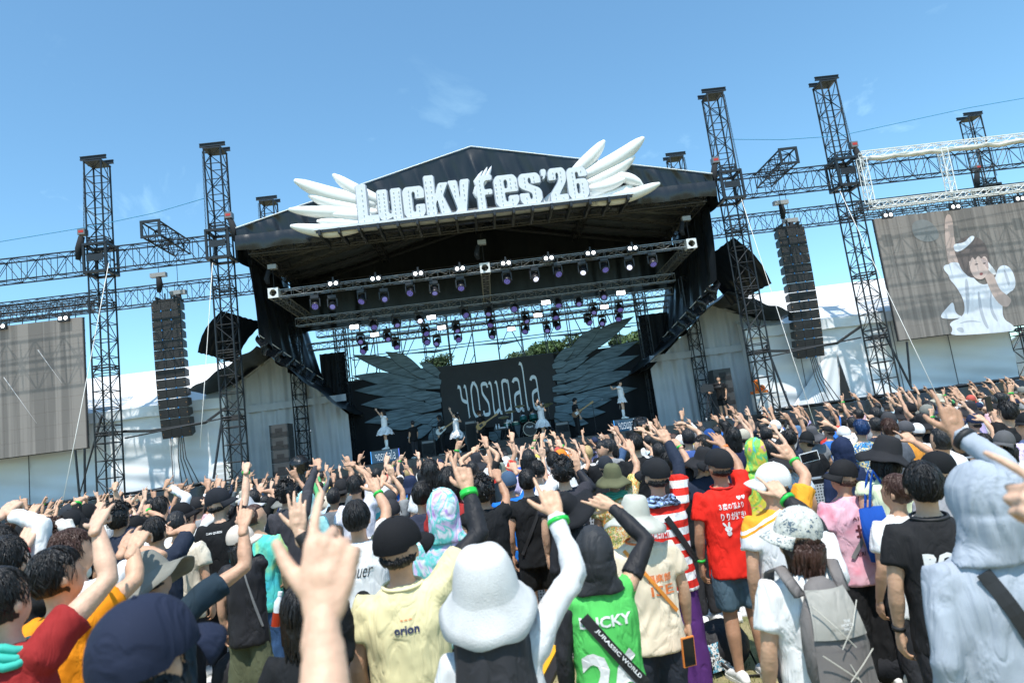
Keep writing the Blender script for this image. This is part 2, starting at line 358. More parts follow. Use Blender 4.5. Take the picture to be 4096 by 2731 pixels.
# crossing box trusses carrying the line arrays and the screens
def cross_box(x, y0, y1, z, label):
    t = MB(); truss_mb(t, (0, 0, 0), (0, y1-y0, 0), 0.62, 0.5, 0.035, 0.018, h=0.55)
    t.box((-0.36, -0.03, -0.33), (0.36, 0.02, -0.24)); t.box((-0.36, -0.03, 0.24), (0.36, 0.02, 0.33)); t.box((-0.36, -0.03, -0.24), (-0.27, 0.02, 0.24)); t.box((0.27, -0.03, -0.24), (0.36, 0.02, 0.24))
    o = t.build('box_truss', BLACKM, loc=(x, y0, z)); tag(o, label, 'box truss', 'short box trusses lying across the beams')
cross_box(-11.4, 24.1, 26.6, 11.13, 'short black box truss jutting out above the left line array')
cross_box(12.25, 24.1, 26.6, 11.15, 'short black box truss jutting out above the right line array')
# long thin blue lines
def rope(pts, r, mt, label, cat='rope', group=None, name='rope'):
    o = MB().tube(pts, r, 5).build(name, mt, smooth=True); tag(o, label, cat, group); return o
BLUEROPE = mat('blue_rope', (0.05, 0.28, 0.5), 0.7); WROPE = mat('white_rope', (0.75, 0.73, 0.7), 0.8)
rope([(-26, YF-.3, 11.3), (-20, YF-.3, 11.35), (-13.9, YF-.3, 11.7), (-11.5, YF-.3, 11.95), (XL2-.4, YF-.3, 12.3)], 0.014, BLUEROPE, 'thin blue rope strung left of the stage roof above the truss')
rope([(XR1+.3, YF-.3, 12.3), (12.5, YF-.3, 12.05), (XR2, YF-.3, 11.95), (20, YF-.3, 12.5), (28, YF-.3, 13.0)], 0.014, BLUEROPE, 'thin blue rope strung right of the stage roof above the truss')
def guy(a, b, label):
    a, b = Vector(a), Vector(b); rope([a, a.lerp(b, .33)-Vector((0,0,.05)), a.lerp(b, .66)-Vector((0,0,.05)), b], 0.012, WROPE, label, group='white guy ropes')
guy(at(435, 1052, 24.6), at(250, 2010, 21.5), 'white guy rope slanting from the left outer tower in front of the left screen')
guy(at(850, 1052, 24.6), at(800, 1790, 22.5), 'white guy rope in front of the left line array')
guy(at(2965, 795, 24.6), at(3260, 1700, 21.8), 'white guy rope crossing the right line array')
guy(at(3360, 765, 24.6), at(3752, 1590, 20.5), 'white guy rope slanting in front of the right screen')

# ================================================================== STAGE ROOF
roof = empty('stage_roof', (XC, 24.5, 0), label='black gabled stage roof with white edges over the whole stage', cat='stage roof')
ZE, ZA, ZB, HW = 10.92, 13.06, 10.04, 8.95
def wr(x, z, s=1.0):       # drape wrinkles
    return s*(0.035*math.sin(x*5.1+math.sin(z*2.2)*1.3)+0.022*math.sin(x*11.7+z*1.7)+0.012*math.sin(x*23+z*3.1))
def gable_fn(u, v):
    x = -HW+2*HW*u; ztop = ZA-(ZA-ZE)*abs(x)/HW; z = 10.45+(ztop-10.45)*v
    p = math.exp(-(x/0.35)**2)
    return (x, wr(x+0.15*z, z, 2.1*v*(1-v)*3.2)-0.10*p*(1-abs(2*v-1)), z)
MB().grid(gable_fn, 260, 16).build('gable_cloth', TARP, roof, smooth=True)
def skirt_fn(u, v):
    x = -HW-0.02+2*(HW+0.02)*u; z = 10.62-0.58*v
    return (x, -0.10-0.05*math.sin(v*3.1)+wr(x, z, .55*v+0.15)+0.02*math.sin(x*2.1), z+0.02*math.sin(x*3.3)*v)
MB().grid(skirt_fn, 260, 8).build('front_skirt', TARPW, roof, smooth=True)
for sgn in (-1, 1):
    MB().tube([(0, -.03, ZA+.015), (sgn*HW, -.03, ZE+.015)], 0.02, 6).build('edge_piping', PIPE, roof)
    # roof slopes to the back
    MB().grid(lambda u, v: (sgn*HW*u*1.0, 6.3*v, ZA+(ZE-ZA)*u+0.05*math.sin(v*14+u*9)*u*(1-u)), 20, 24).build('roof_slope', TARP, roof, smooth=True)
    # side skirt, high part
    MB().grid(lambda u, v: (sgn*(HW+0.02+0.06*math.sin(u*22)+0.02*math.sin(v*7)), 6.3*u, ZE-1.2*v), 50, 6).build('side_skirt', TARP, roof, smooth=True)
# ceiling: sagging liner panels between the rafters, trusses below
for sgn in (-1, 1):
    for k in range(6):
        y0, y1 = 0.15+k*1.03, 0.15+(k+1)*1.03-0.06
        MB().grid(lambda u, v: (sgn*HW*u*0.985, y0+(y1-y0)*v, ZA-0.55+(ZE-ZA)*u-0.14*math.sin(v*math.pi)+0.02*math.sin(u*60+v*9)-0.25*math.sin(u*math.pi)), 40, 6).build('ceiling_liner', LINER, roof, smooth=True)
mb = MB()
for k in range(5):
    y = 0.3+k*1.45
    for sgn in (-1, 1):
        truss_mb(mb, (0, y, ZA-0.95), (sgn*(HW-0.3), y, ZE-0.75), 0.2, 0.7, 0.022, 0.010, h=0.4, n=4, frames=False)
for z_, x_ in ((ZA-1.3, 0), (ZE-0.35, -4.4), (ZE-0.35, 4.4), (ZE-0.9, -8.4), (ZE-0.9, 8.4)):
    truss_mb(mb, (x_, 0.2, z_ if x_ == 0 or abs(x_) > 5 else 10.9), (x_, 6.3, z_ if x_ == 0 or abs(x_) > 5 else 10.9), 0.3, 0.5, 0.026, 0.012, n=4)
truss_mb(mb, (-8.6, 0.25, 10.1), (8.6, 0.25, 10.1), 0.3, 0.55, 0.028, 0.013, h=0.36, n=4)
truss_mb(mb, (-8.6, 6.0, 9.9), (8.6, 6.0, 9.9), 0.4, 0.55, 0.028, 0.013, h=0.4, n=4)
mb.build('rafters', mat('dark_grey_truss', (0.05, 0.052, 0.056), .4, .4), roof)
# rear valance
MB().grid(lambda u, v: (-8.9+17.8*u, 6.28+wr(u*17, v), (ZA-(ZA-ZE)*abs(2*u-1))*(1-v)+7.98*v), 120, 8).build('rear_valance', TARP, roof, smooth=True)
# side curtains hanging from the roof edge down beside the stage, with flaps blowing outward
def side_curtain(sgn, label, pts):
    t = empty('side_curtain', (XC, 24.5, 0), label=label, cat='curtain', group='black curtains at the stage sides')
    def fn(u, v):
        y = 0.5+6.2*u; top = 9.9
        low = 6.95-2.1*u
        x = sgn*(HW-0.15-(0.2+1.0*u)*v)
        return (x+0.06*math.sin(u*40+v*3)+0.03*math.sin(u*90)*.5, y, top+(low-top)*v)
    MB().grid(fn, 90, 24).build('drape', TARP, t, smooth=True)
    def fl(u, v):     # flap: curls outward and down like a hanging sail
        a = Vector(pts[0]).lerp(Vector(pts[1]), u); b = Vector(pts[2]).lerp(Vector(pts[3]), u)
        p = a.lerp(b, v); p += Vector((sgn*0.06, -0.25, 0.05))*math.sin(v*math.pi)
        p.z += 0.012*math.sin(u*50)+0.012*math.sin(v*31+u*7); return p-Vector((XC, 24.5, 0))
    MB().grid(fl, 60, 24).build('flap', TARP, t, smooth=True)
    mb = MB()      # lower roll: a band of gathered cloth going down to the back
    a0, a1 = Vector((sgn*(HW-0.3), 0.6, 7.0)), Vector((sgn*(HW-1.35), 6.0, 5.6))
    mb.grid(lambda u, v: a0.lerp(a1, u)+Vector((sgn*0.08*math.sin(u*37+v*5), -0.1*math.sin(v*3.1), -0.8*v*(0.7+0.3*u)+0.02*math.sin(u*60))), 80, 10)
    mb.build('gathered_edge', TARPW, t, smooth=True)
    MB().tube([(sgn*(HW-0.32), 0.6, 7.0), (sgn*(HW-1.37), 6.0, 5.6)], 0.02, 5).build('edge_rope', PIPE, t)
    return t
side_curtain(-1, 'black curtain flap blowing out at the left side of the stage', [at(885, 1245, 25.4), at(1060, 1290, 27.5), at(790, 1410, 25.4), at(945, 1452, 27.0)])
side_curtain(1, 'black curtain flap blowing out at the right side of the stage', [at(2935, 950, 25.4), at(2760, 1080, 27.5), at(3087, 1134, 25.4), at(2925, 1222, 27.0)])

# ================================================================== SIGN
sign = empty('festival_sign', (XC, 23.5, 10.1), label='big white festival name sign with inflated wings on the roof front', cat='sign')
SY = 23.3
LIGHTW = mat('white_sign_face', (0.62, 0.65, 0.69), 0.5, vary=0.04, vscale=5, stretch=(1, 1, 4))
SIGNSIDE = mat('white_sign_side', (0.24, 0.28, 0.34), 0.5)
INFL = mat('inflated_white_vinyl', (0.80, 0.80, 0.78), 0.38, bump=0.08, bscale=3)
def sgnp(p): return Vector(p)-Vector((XC, 23.5, 10.1))
mb = MB(); a = sgnp((-5.35, 23.1, 10.02)); b = sgnp((5.95, 23.9, 10.10)); mb.box(a, b); mb.build('base_shelf', LIGHTW, sign)
mb = MB()
for i in range(17): mb.box(sgnp((-5.2+i*0.68, 23.0, 9.80)), sgnp((-5.12+i*0.68, 24.6, 9.995)))
for yy in (23.12, 23.8): mb.box(sgnp((-5.3, yy, 9.92)), sgnp((5.9, yy+0.06, 9.998)))
mb.build('support_frame', BLACKM, sign)
def text_mesh(txt, size=1.0, offset=0.0, extrude=0.0, shear=0.0, bevel=0.0, res=4):
    c = bpy.data.curves.new('t', 'FONT'); c.body = txt; c.size = size; c.offset = offset; c.extrude = extrude; c.shear = shear; c.bevel_depth = bevel; c.resolution_u = res
    c.align_x = 'CENTER'; c.align_y = 'CENTER'
    o = bpy.data.objects.new('t', c); COL.objects.link(o); bpy.context.view_layer.update()
    me = bpy.data.meshes.new_from_object(o.evaluated_get(bpy.context.evaluated_depsgraph_get()))
    bpy.data.objects.remove(o); bpy.data.curves.remove(c); return me
def fit(me, w, h):
    n = len(me.vertices); co = np.zeros(n*3); me.vertices.foreach_get('co', co); co = co.reshape(-1, 3)
    lo, hi = co.min(0), co.max(0); co[:, 0] = (co[:, 0]-(lo[0]+hi[0])/2)/(hi[0]-lo[0])*w; co[:, 1] = (co[:, 1]-lo[1])/(hi[1]-lo[1])*h
    me.vertices.foreach_set('co', co.ravel()); me.update(); return me
def z2p(a, b): return at(1000+a/1.3067, 550+b/1.3067, SY)
GLY = {'L': [[(0,0),(1,0),(1,.17),(.47,.17),(.47,1),(0,1)]],
 'u': [[(0,1),(0,.16),(.1,.02),(.28,0),(.5,.05),(.6,.1),(.6,0),(1,0),(1,1),(.58,1),(.58,.24),(.5,.17),(.42,.24),(.42,1)]],
 'c': [[(1,.60),(1,.86),(.86,1),(.14,1),(0,.86),(0,.14),(.14,0),(.86,0),(1,.14),(1,.40),(.58,.40),(.58,.2),(.5,.15),(.42,.2),(.42,.8),(.5,.85),(.58,.8),(.58,.60)]],
 'k': [[(0,0),(.42,0),(.42,.26),(.5,.37),(.62,0),(1.04,0),(.76,.46),(1.02,.78),(.62,.78),(.42,.50),(.42,1),(0,1)]],
 'y': [[(0,1),(.41,1),(.5,.50),(.59,1),(1,1),(.74,.16),(.62,.0),(.1,0),(.1,.14),(.26,.14),(.34,.22),(.32,.28)]],
 'F': [[(.08,0),(.5,0),(.5,.42),(.92,.42),(.92,.57),(.5,.57),(.5,.76),(.6,.84),(.97,.84),(.97,1),(.4,1),(.16,.93),(.08,.78)]],
 'e': [[(1,.45),(1,.86),(.86,1),(.14,1),(0,.86),(0,.14),(.14,0),(.86,0),(1,.14),(1,.33),(.58,.33),(.58,.18),(.5,.13),(.42,.18),(.42,.45)], [(.42,.57),(.42,.82),(.5,.87),(.58,.82),(.58,.57)]],
 's': [[(1,.66),(1,.87),(.86,1),(.14,1),(0,.87),(0,.62),(.1,.52),(.5,.38),(.57,.32),(.57,.18),(.5,.13),(.43,.18),(.43,.36),(0,.36),(0,.13),(.14,0),(.86,0),(1,.13),(1,.38),(.9,.5),(.5,.64),(.43,.7),(.43,.82),(.5,.87),(.57,.82),(.57,.66)]],
 'q': [[(.2,.3),(.2,1),(.95,1),(.95,.5),(.6,0),(.25,0),(.55,.3)]],
 '2': [[(0,0),(1,0),(1,.17),(.5,.17),(.95,.55),(1,.68),(1,.86),(.86,1),(.14,1),(0,.87),(0,.64),(.42,.64),(.42,.82),(.5,.87),(.58,.82),(.58,.66),(.5,.55),(0,.2)]],
 '6': [[(1,.50),(1,.14),(.86,0),(.14,0),(0,.14),(0,.86),(.14,1),(.86,1),(1,.86),(1,.70),(.58,.70),(.58,.83),(.5,.87),(.42,.83),(.42,.60),(.5,.63),(.88,.63)], [(.42,.18),(.42,.46),(.5,.5),(.58,.46),(.58,.18),(.5,.13)]]}
def glyph_mesh(ch, w, h, offset, extrude):
    c = bpy.data.curves.new('g', 'CURVE'); c.dimensions = '2D'; c.fill_mode = 'BOTH'; c.extrude = extrude
    for ring in GLY[ch]:
        P = [Vector((x*w, y*h, 0)) for x, y in ring]; Q = []
        for i in range(len(P)):
            a, b, d = P[i-1], P[i], P[(i+1) % len(P)]; la, lb = min(.035, (b-a).length*.3), min(.035, (d-b).length*.3)
            Q += [b+(a-b).normalized()*la, b+(d-b).normalized()*lb]
        if offset:
            ar = sum(Q[i].x*Q[(i+1) % len(Q)].y-Q[(i+1) % len(Q)].x*Q[i].y for i in range(len(Q))); sg = 1 if ar > 0 else -1
            if ring is not GLY[ch][0]: sg = -sg
            Q2 = []
            for i in range(len(Q)):
                d = (Q[(i+1) % len(Q)]-Q[i-1]).normalized(); Q2.append(Q[i]+Vector((d.y, -d.x, 0))*offset*sg)
            Q = Q2
        s_ = c.splines.new('POLY'); s_.points.add(len(Q)-1); s_.use_cyclic_u = True
        for k_, q in enumerate(Q): s_.points[k_].co = (q.x-w/2, q.y, 0, 1)
    o = bpy.data.objects.new('g', c); COL.objects.link(o); bpy.context.view_layer.update()
    me = bpy.data.meshes.new_from_object(o.evaluated_get(bpy.context.evaluated_depsgraph_get())); bpy.data.objects.remove(o); bpy.data.curves.remove(c); return me
for ch, x0, x1, hh, lowz in (('L', 572, 682, 1.42, 0), ('u', 680, 804, 1.12, 0), ('c', 812, 924, 1.12, 0), ('k', 930, 1050, 1.45, 0), ('y', 1052, 1164, 1.36, -0.26),
                       ('F', 1190, 1284, 1.25, 0), ('e', 1290, 1411, 1.15, 0), ('s', 1418, 1532, 1.13, 0), ('q', 1534, 1566, 0.36, 0.86), ('2', 1574, 1666, 1.2, 0), ('6', 1670, 1776, 1.15, 0)):
    ymid = 455-(x0-572)*0.115
    xa = z2p(x0, ymid).x; xb = z2p(x1, ymid-10).x
    me = glyph_mesh(ch, xb-xa, hh, 0, 0.11)
    me.materials.clear(); me.materials.append(LIGHTW)
    o = bpy.data.objects.new('letter', me); COL.objects.link(o); o.parent = sign; o.rotation_euler = (rad(90), 0, 0); zz = 10.12+lowz
    if ch == 'y': zz = 9.94
    o.location = sgnp(((xa+xb)/2, SY-(0.03 if ch in 'uke2' else 0), zz)); o['label'] = 'raised white apostrophe' if ch == 'q' else 'raised white letter ' + ch
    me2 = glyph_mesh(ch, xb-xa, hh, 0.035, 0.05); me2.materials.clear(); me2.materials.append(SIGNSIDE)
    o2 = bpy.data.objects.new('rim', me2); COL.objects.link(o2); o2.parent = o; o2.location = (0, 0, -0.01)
    rb = random.Random(ord(ch)); bm_ = MB()
    bv = BVHTree.FromPolygons([v.co for v in me.vertices], [p.vertices[:] for p in me.polygons])
    for i in (-2, -1, 1, 2):
        for j in range(8):
            x = i*(xb-xa)/4.7; y = 0.09+j*hh/7.6
            if all((bv.ray_cast(Vector((x+ex, y+ey, 2)), Vector((0, 0, -1)))[0] or Vector()).z > .05 for ex in (-.06, .06) for ey in (-.05, .05)): bm_.ell((x, y, .125), (0.018, 0.018, 0.03), 6, 4)
    if bm_.v:
        ob = bm_.build('bulbs', mat('sign_bulb', (0.85, 0.82, 0.75), 0.2), o, smooth=True); ob['kind'] = 'stuff'
# flames licking from the letter F
for k, (x0, y0, x1, y1, x2, y2) in enumerate(((1200, 300, 1180, 230, 1215, 175), (1205, 270, 1215, 215, 1240, 155), (1220, 255, 1240, 205, 1262, 150), (1195, 330, 1176, 290, 1190, 225))):
    p = [z2p(x0, y0), z2p(x1, y1), z2p(x2, y2)]
    MB().tube([sgnp(q) for q in (p[0], p[0].lerp(p[1], .6), p[1], p[1].lerp(p[2], .6), p[2])], [(0.03, .06), (0.09, .06), (0.09, .06), (0.06, .05), (0.008, .02)], 8, ref=(1, 0, 0)).build('flame', LIGHTW, sign, smooth=True)
def feather(x0, y0, x1, y1, bend, r, dy=0.0):
    r = r*1.22
    a = z2p(x0, y0); b = z2p(x1, y1); a.y += 0.35+dy; b.y += 0.25+dy
    n = Vector((-(b-a).z, 0, (b-a).x)).normalized(); pts = []; rr = []
    for i in range(13):
        t = i/12; pts.append(sgnp(a.lerp(b, t)+n*bend*math.sin(math.pi*t))); rr.append(r*(0.72+0.35*math.sin(math.pi*min(1, t*1.15)))*(1 if t < .85 else 1-0.55*((t-.85)/.15)**1.5))
    MB().tube(pts, rr, 12, round_=True, ref=(0, 1, 0)).build('feather', INFL, sign, smooth=True)
for a in ((640, 335, 232, 215, 0.12, 0.24), (700, 330, 432, 185, 0.10, 0.2), (640, 375, 305, 292, 0.10, 0.21), (640, 385, 205, 370, 0.05, 0.19, -.1), (620, 405, 425, 398, 0.03, 0.13, -.2), (620, 440, 352, 432, 0.03, 0.14, -.15), (560, 465, 218, 462, 0.14, 0.19, -.2),
          (1690, 175, 1853, 8, -0.06, 0.2), (1750, 185, 2058, -8, -0.14, 0.24), (1770, 225, 2010, 90, -0.12, 0.2), (1770, 290, 1945, 190, -0.05, 0.17, -.1), (1930, 190, 2050, 240, 0.03, 0.16, -.15), (1800, 320, 2010, 240, -0.06, 0.18), (1830, 325, 2138, 238, -0.10, 0.18, -.15), (1780, 262, 1960, 215, -.08, .15, -.2),
          (1540, 330, 1700, 215, -.05, .2, .1), (690, 420, 560, 330, .05, .2, .1), (1600, 330, 1800, 240, -.05, .2, .12), (720, 380, 600, 300, .05, .2, .15)):
    feather(*a)

# ================================================================== STAGE DECK AND PLATFORMS
DECKZ = 1.76
deck = empty('stage', (XC, 25.5, 0), label='raised black stage deck across the middle', cat='stage')
MB().box((-9.6, 0, DECKZ-0.1), (10.6, 7.0, DECKZ)).build('deck', mat('black_deck', (0.02, 0.022, 0.026), 0.35, vary=0.3, vscale=3), deck)
MB().grid(lambda u, v: (-9.6+20.2*u, -0.03-0.05*math.sin(v*3)+wr(u*20, v, .8), DECKZ-0.02-1.74*v), 220, 8).build('front_cloth', TARPW, deck, smooth=True)
for i in range(9): MB().bar((-9.4+i*2.45, 0.05, 0), (-9.4+i*2.45, 0.05, DECKZ-.1), 0.03).build('deck_leg', BLACKM, deck)
MB().grid(lambda u, v: (-9.6+20.2*u, -0.35-0.4*v+0.03*math.sin(u*70), DECKZ-0.25-0.32*v+wr(u*20, v, 1.2)), 200, 6).build('lip_cloth', TARPW, deck, smooth=True)
def wing_platform(x0, x1, label):
    t = empty('side_platform', (x0, 25.3, 0), label=label, cat='platform', group='low black platforms beside the stage')
    MB().box((0, 0, DECKZ-0.12), (x1-x0, 2.6, DECKZ-.02)).build('deck', RUBBER, t)
    MB().grid(lambda u, v: ((x1-x0)*u, -0.03+wr(u*(x1-x0), v, 1.3)-.1*v, DECKZ+0.03-(0.85)*v), 120, 8).build('front_cloth', TARPW, t, smooth=True)
    mb = MB(); r = random.Random(int(x0))
    for k in range(5):
        pts = []; xx = 0.0
        while xx < x1-x0: pts.append((xx, 0.05+0.3*r.random(), DECKZ+0.06+0.07*r.random())); xx += r.uniform(0.3, 0.7)
        mb.tube(pts, 0.055 if k < 3 else 0.03, 6)
    mb.build('rolled_cloth', TARPW, t, smooth=True)
    for i in range(int((x1-x0)/2)+1): MB().bar((i*2.0+.05, 0.1, 0), (i*2.0+.05, 0.1, DECKZ-.1), 0.03).build('deck_leg', BLACKM, t)
wing_platform(-24, -9.65, 'black cloth covered platform on the left under the left screen')
wing_platform(10.65, 26.5, 'black cloth covered platform on the right under the right screen')

# ================================================================== TENTS
def wrinkle_wall(x0, x1, y, z0, z1, slope=0.0, amp=0.05, seed=0):
    rs = random.Random(seed); ph = [rs.random()*6 for _ in range(6)]
    def fn(u, v):
        x = x0+(x1-x0)*u; zt = z1+slope*(x-x0); z = z0+(zt-z0)*v
        d = amp*(math.sin(x*1.3+z*1.9+ph[0])+0.6*math.sin(z*5.2+1.2*math.sin(x*0.9+ph[1])+ph[2])+0.35*math.sin(z*11+x*2.2+ph[3])+.4*math.sin(x*4.1+ph[4]-z*2.5))*(0.3+0.7*(1-v))
        return (x, y+d, z)
    return MB().grid(fn, int(abs(x1-x0)*14), 46)
def tent(x0, x1, yf, eave, ridge_y, ridge_z, label, door=None, seams=()):
    t = empty('marquee_tent', (0, 0, 0), label=label, cat='tent', group='long white tents')
    wrinkle_wall(x0, x1, yf+0.12, DECKZ-.15, eave-0.35, amp=0.06, seed=int(x0)).build('wall_panel', TENT, t, smooth=True)
    MB().grid(lambda u, v: (x0-0.1+(x1-x0+.2)*u, yf-0.02+0.02*math.sin(u*60+v*3), eave-0.42*v+0.012*math.sin(u*43)), 120, 4).build('eave_band', TENT, t, smooth=True)
    MB().grid(lambda u, v: (x0-0.1+(x1-x0+.2)*u, yf+(ridge_y-yf)*v, eave+(ridge_z-eave)*v-0.16*math.sin(v*3.14)*(0.5+0.5*math.cos(u*(x1-x0)*1.256))), int((x1-x0)*4), 12).build('roof_cloth', TENT, t, smooth=True)
    MB().grid(lambda u, v: (x0-0.1+(x1-x0+.2)*u, ridge_y+4*v, ridge_z-1.9*v), 12, 4).build('roof_cloth', TENT, t, smooth=True)
    for xs in (x0, x1):
        MB().add([(xs, yf+.12, 1.0), (xs, ridge_y+3.9, 1.0), (xs, ridge_y+3.9, eave), (xs, ridge_y, ridge_z-0.04), (xs, yf+.12, eave-0.02)], [(0, 1, 2, 3, 4)]).build('gable_wall', TENT, t)
    mb = MB()
    for s_ in seams: mb.box((s_-0.012, yf-0.03, DECKZ-.1), (s_+0.012, yf+0.0, eave-0.43))
    if mb.v: mb.build('seam', mat('tent_seam', (0.12, 0.12, 0.13), 0.7), t)
    mb = MB()
    for k in range(int((x1-x0)/5)+1):
        mb.bar((x0+.15+k*5, yf+0.35, 0), (x0+.15+k*5, yf+0.35, eave-.1), 0.05)
    mb.build('tent_pole', ALU, t)
    if door:
        dx, dz = door
        p0 = (dx-0.9, yf-0.30, DECKZ); p1 = (dx+1.6, yf-0.30, DECKZ); top = (dx+0.1, yf-0.03, dz)
        def fold(u, v, s):
            base = Vector((dx+(-0.25 if s < 0 else 0.3)+s*(2.2)*u, yf-0.05-0.45*u*(1-u)*2, DECKZ-.1)); tp = Vector((dx+s*0.35*u, yf-0.04, dz))
            p = base.lerp(tp, v); p.y -= 0.05*math.sin(u*14+v*3)*(1-v); return p
        for s in (-1, 1): MB().grid(lambda u, v: fold(u, v, s), 24, 20).build('door_flap', TENT, t, smooth=True)
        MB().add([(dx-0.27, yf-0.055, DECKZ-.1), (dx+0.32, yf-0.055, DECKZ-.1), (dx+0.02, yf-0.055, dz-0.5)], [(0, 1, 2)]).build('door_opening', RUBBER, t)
    return t
tent(-25, -10.6, 27.6, 5.15, 31, 7.1, 'long white tent behind the left line array and screen', seams=(-18.2, -14.9, -20.5, -12.7))
tent(10.9, 21.9, 27.6, 5.28, 31, 7.25, 'long white tent behind the right line array', door=(14.4, 3.9), seams=(19.2, 16.9, 12.9))
tent(27.0, 35, 30, 3.0, 33, 4.2, 'small low white tent at the far right edge')
def gable_tent(x0, x1, xp, zp, ze0, ze1, y, label, door=None, yb=32):
    t = empty('wing_tent', (0, 0, 0), label=label, cat='tent', group='shaded tents in the stage wings')
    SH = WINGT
    def fn(u, v):
        x = x0+(x1-x0)*u; zt = (ze0+(zp-ze0)*(x-x0)/(xp-x0)) if x < xp else (ze1+(zp-ze1)*(x1-x)/(x1-xp)); z = DECKZ+(zt-DECKZ)*v
        return (x, y+0.05*math.sin(x*9+0.7*math.sin(z*2))+0.03*math.sin(x*21), z)
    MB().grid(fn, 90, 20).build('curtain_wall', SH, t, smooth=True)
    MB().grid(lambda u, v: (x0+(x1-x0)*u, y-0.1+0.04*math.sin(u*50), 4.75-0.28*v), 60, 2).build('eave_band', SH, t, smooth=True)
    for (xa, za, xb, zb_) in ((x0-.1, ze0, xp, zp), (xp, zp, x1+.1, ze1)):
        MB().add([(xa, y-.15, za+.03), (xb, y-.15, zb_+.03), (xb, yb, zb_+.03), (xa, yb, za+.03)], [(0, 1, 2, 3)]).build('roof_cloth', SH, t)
    aw = empty('awning', (0, y-2.2, 0), label='black sheet spread over the roof of the tent in the %s wing' % ('left' if x0 < 0 else 'right'), cat='awning', group='black sheets over the wing tents')  # sheet lies on the roof; front overhang lengthened to shade the tent wall
    for (xa, za, xb, zb_) in ((x0-.5, ze0, xp, zp), (xp, zp, x1+.2, ze1)):
        MB().grid(lambda u, v: (xa+(xb-xa)*u, 4.6*v, za+(zb_-za)*u+.12+.05*math.sin(u*19+v*5)-.10*math.sin(v*3.14)), 30, 14).build('sheet', TARP, aw, smooth=True)
    if door:
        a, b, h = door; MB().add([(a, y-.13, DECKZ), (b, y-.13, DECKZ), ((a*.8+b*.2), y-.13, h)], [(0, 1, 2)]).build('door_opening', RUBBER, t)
    return t
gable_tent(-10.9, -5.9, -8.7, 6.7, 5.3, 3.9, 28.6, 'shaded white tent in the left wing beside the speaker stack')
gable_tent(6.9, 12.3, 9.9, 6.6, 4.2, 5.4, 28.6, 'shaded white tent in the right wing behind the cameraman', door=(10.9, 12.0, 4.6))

# ================================================================== LED SCREENS
def screen(x0, nx, nz, ztop, label, fig=None):
    cw = 0.505; t = empty('led_screen', (x0, 26.5, ztop), label=label, cat='screen', group='big video screens')
    M = bpy.data.materials.new('led_surface'); M.use_nodes = True; tt = M.node_tree; b = tt.nodes['Principled BSDF']; n = tt.nodes.new; L = tt.links.new
    b.inputs['Roughness'].default_value = 0.6
    tcn = n('ShaderNodeTexCoord'); mpn = n('ShaderNodeMapping'); w = n('ShaderNodeTexNoise'); w.inputs['Scale'].default_value = 1.0; w.inputs['Detail'].default_value = 3
    mpn.inputs['Scale'].default_value = (5.5, 5.5, 0.12); rp = n('ShaderNodeValToRGB'); e = rp.color_ramp.elements; e[0].position = .42; e[0].color = (0.085, 0.080, 0.076, 1); e[1].position = .60; e[1].color = (0.135, 0.127, 0.12, 1)
    oi = n('ShaderNodeNewGeometry'); L(oi.outputs['Position'], mpn.inputs['Vector']); L(mpn.outputs['Vector'], w.inputs['Vector']); L(w.outputs['Fac'], rp.inputs['Fac']); L(rp.outputs['Color'], b.inputs['Base Color'])
    L(rp.outputs['Color'], b.inputs['Emission Color']); b.inputs['Emission Strength'].default_value = 0.55
    me = MB().box((0.002, -0.03, -cw+.002), (cw-0.004, 0.04, -0.004)).mesh('led_panel', M)
    for i in range(nx):
        for j in range(nz):
            o = bpy.data.objects.new('led_panel', me); COL.objects.link(o); o.parent = t; o.location = (i*cw, 0, -j*cw)
    mb = MB()
    for i in range(nx+1): mb.box((i*cw-.02, 0.05, -nz*cw), (i*cw+.02, 0.12, 0))
    for j in range(nz+1): mb.box((0, 0.121, -j*cw-.02), (nx*cw, 0.17, -j*cw+.02))
    mb.build('back_frame', BLACKM, t)
    mb = MB(); truss_mb(mb, (-0.5, 0.1, 0.42), (nx*cw+.3, 0.1, 0.42), 0.35, 0.5, 0.025, 0.012, h=0.35); truss_mb(mb, (-0.3, 0.6, 0.75), (nx*cw+.3, 0.6, 0.75), 0.3, 0.5, 0.025, 0.012, h=0.3)
    for i in range(nx): mb.bar((i*cw+.25, 0, 0), (i*cw+.25, 0.05, 0.27), 0.02)
    mb.build('top_truss', BLACKM, t)
    return t
LAMP = mat('lit_lamp', (1, 1, 1), 0.3, emit=(1, 0.97, 0.92), estr=3); CASE = mat('lamp_case', (0.02, 0.02, 0.024), 0.4)
scl = screen(-23.9, 17, 10, 8.80, 'large grey video screen on the left with faint streaks')
scr = screen(16.45, 17, 10, 8.98, 'large grey video screen on the right showing a singer in white')
def fig_poly(t, pts, col, dy, name, label=None):
    P = [at(2500+a/1.3634, 250+b/1.3634, 26.46) for a, b in pts]; y = -0.045-dy
    # smooth the outline
    for _ in range(2):
        Q = []
        for i in range(len(P)): a, b = P[i], P[(i+1) % len(P)]; Q += [a.lerp(b, .25), a.lerp(b, .75)]
        P = Q
    vs = [(p.x-t.location.x, y, p.z-t.location.z) for p in P]
    m_ = mat('screen_'+name, col, 0.6, vary=0.18, vscale=5, stretch=(1, 1, .5), emit=col, estr=0.4)
    o = MB().add(vs, [tuple(range(len(vs)))]).build(name, m_, t)
    if label: o['label'] = label
SW, SS, SG = (0.42, 0.46, 0.52), (0.30, 0.24, 0.22), (0.085, 0.07, 0.068)
fig_poly(scr, [(1560, 870), (1640, 850), (1700, 900), (1720, 960), (1640, 985), (1570, 950)], (0.12, 0.13, 0.135), 0.000, 'picture_blur')
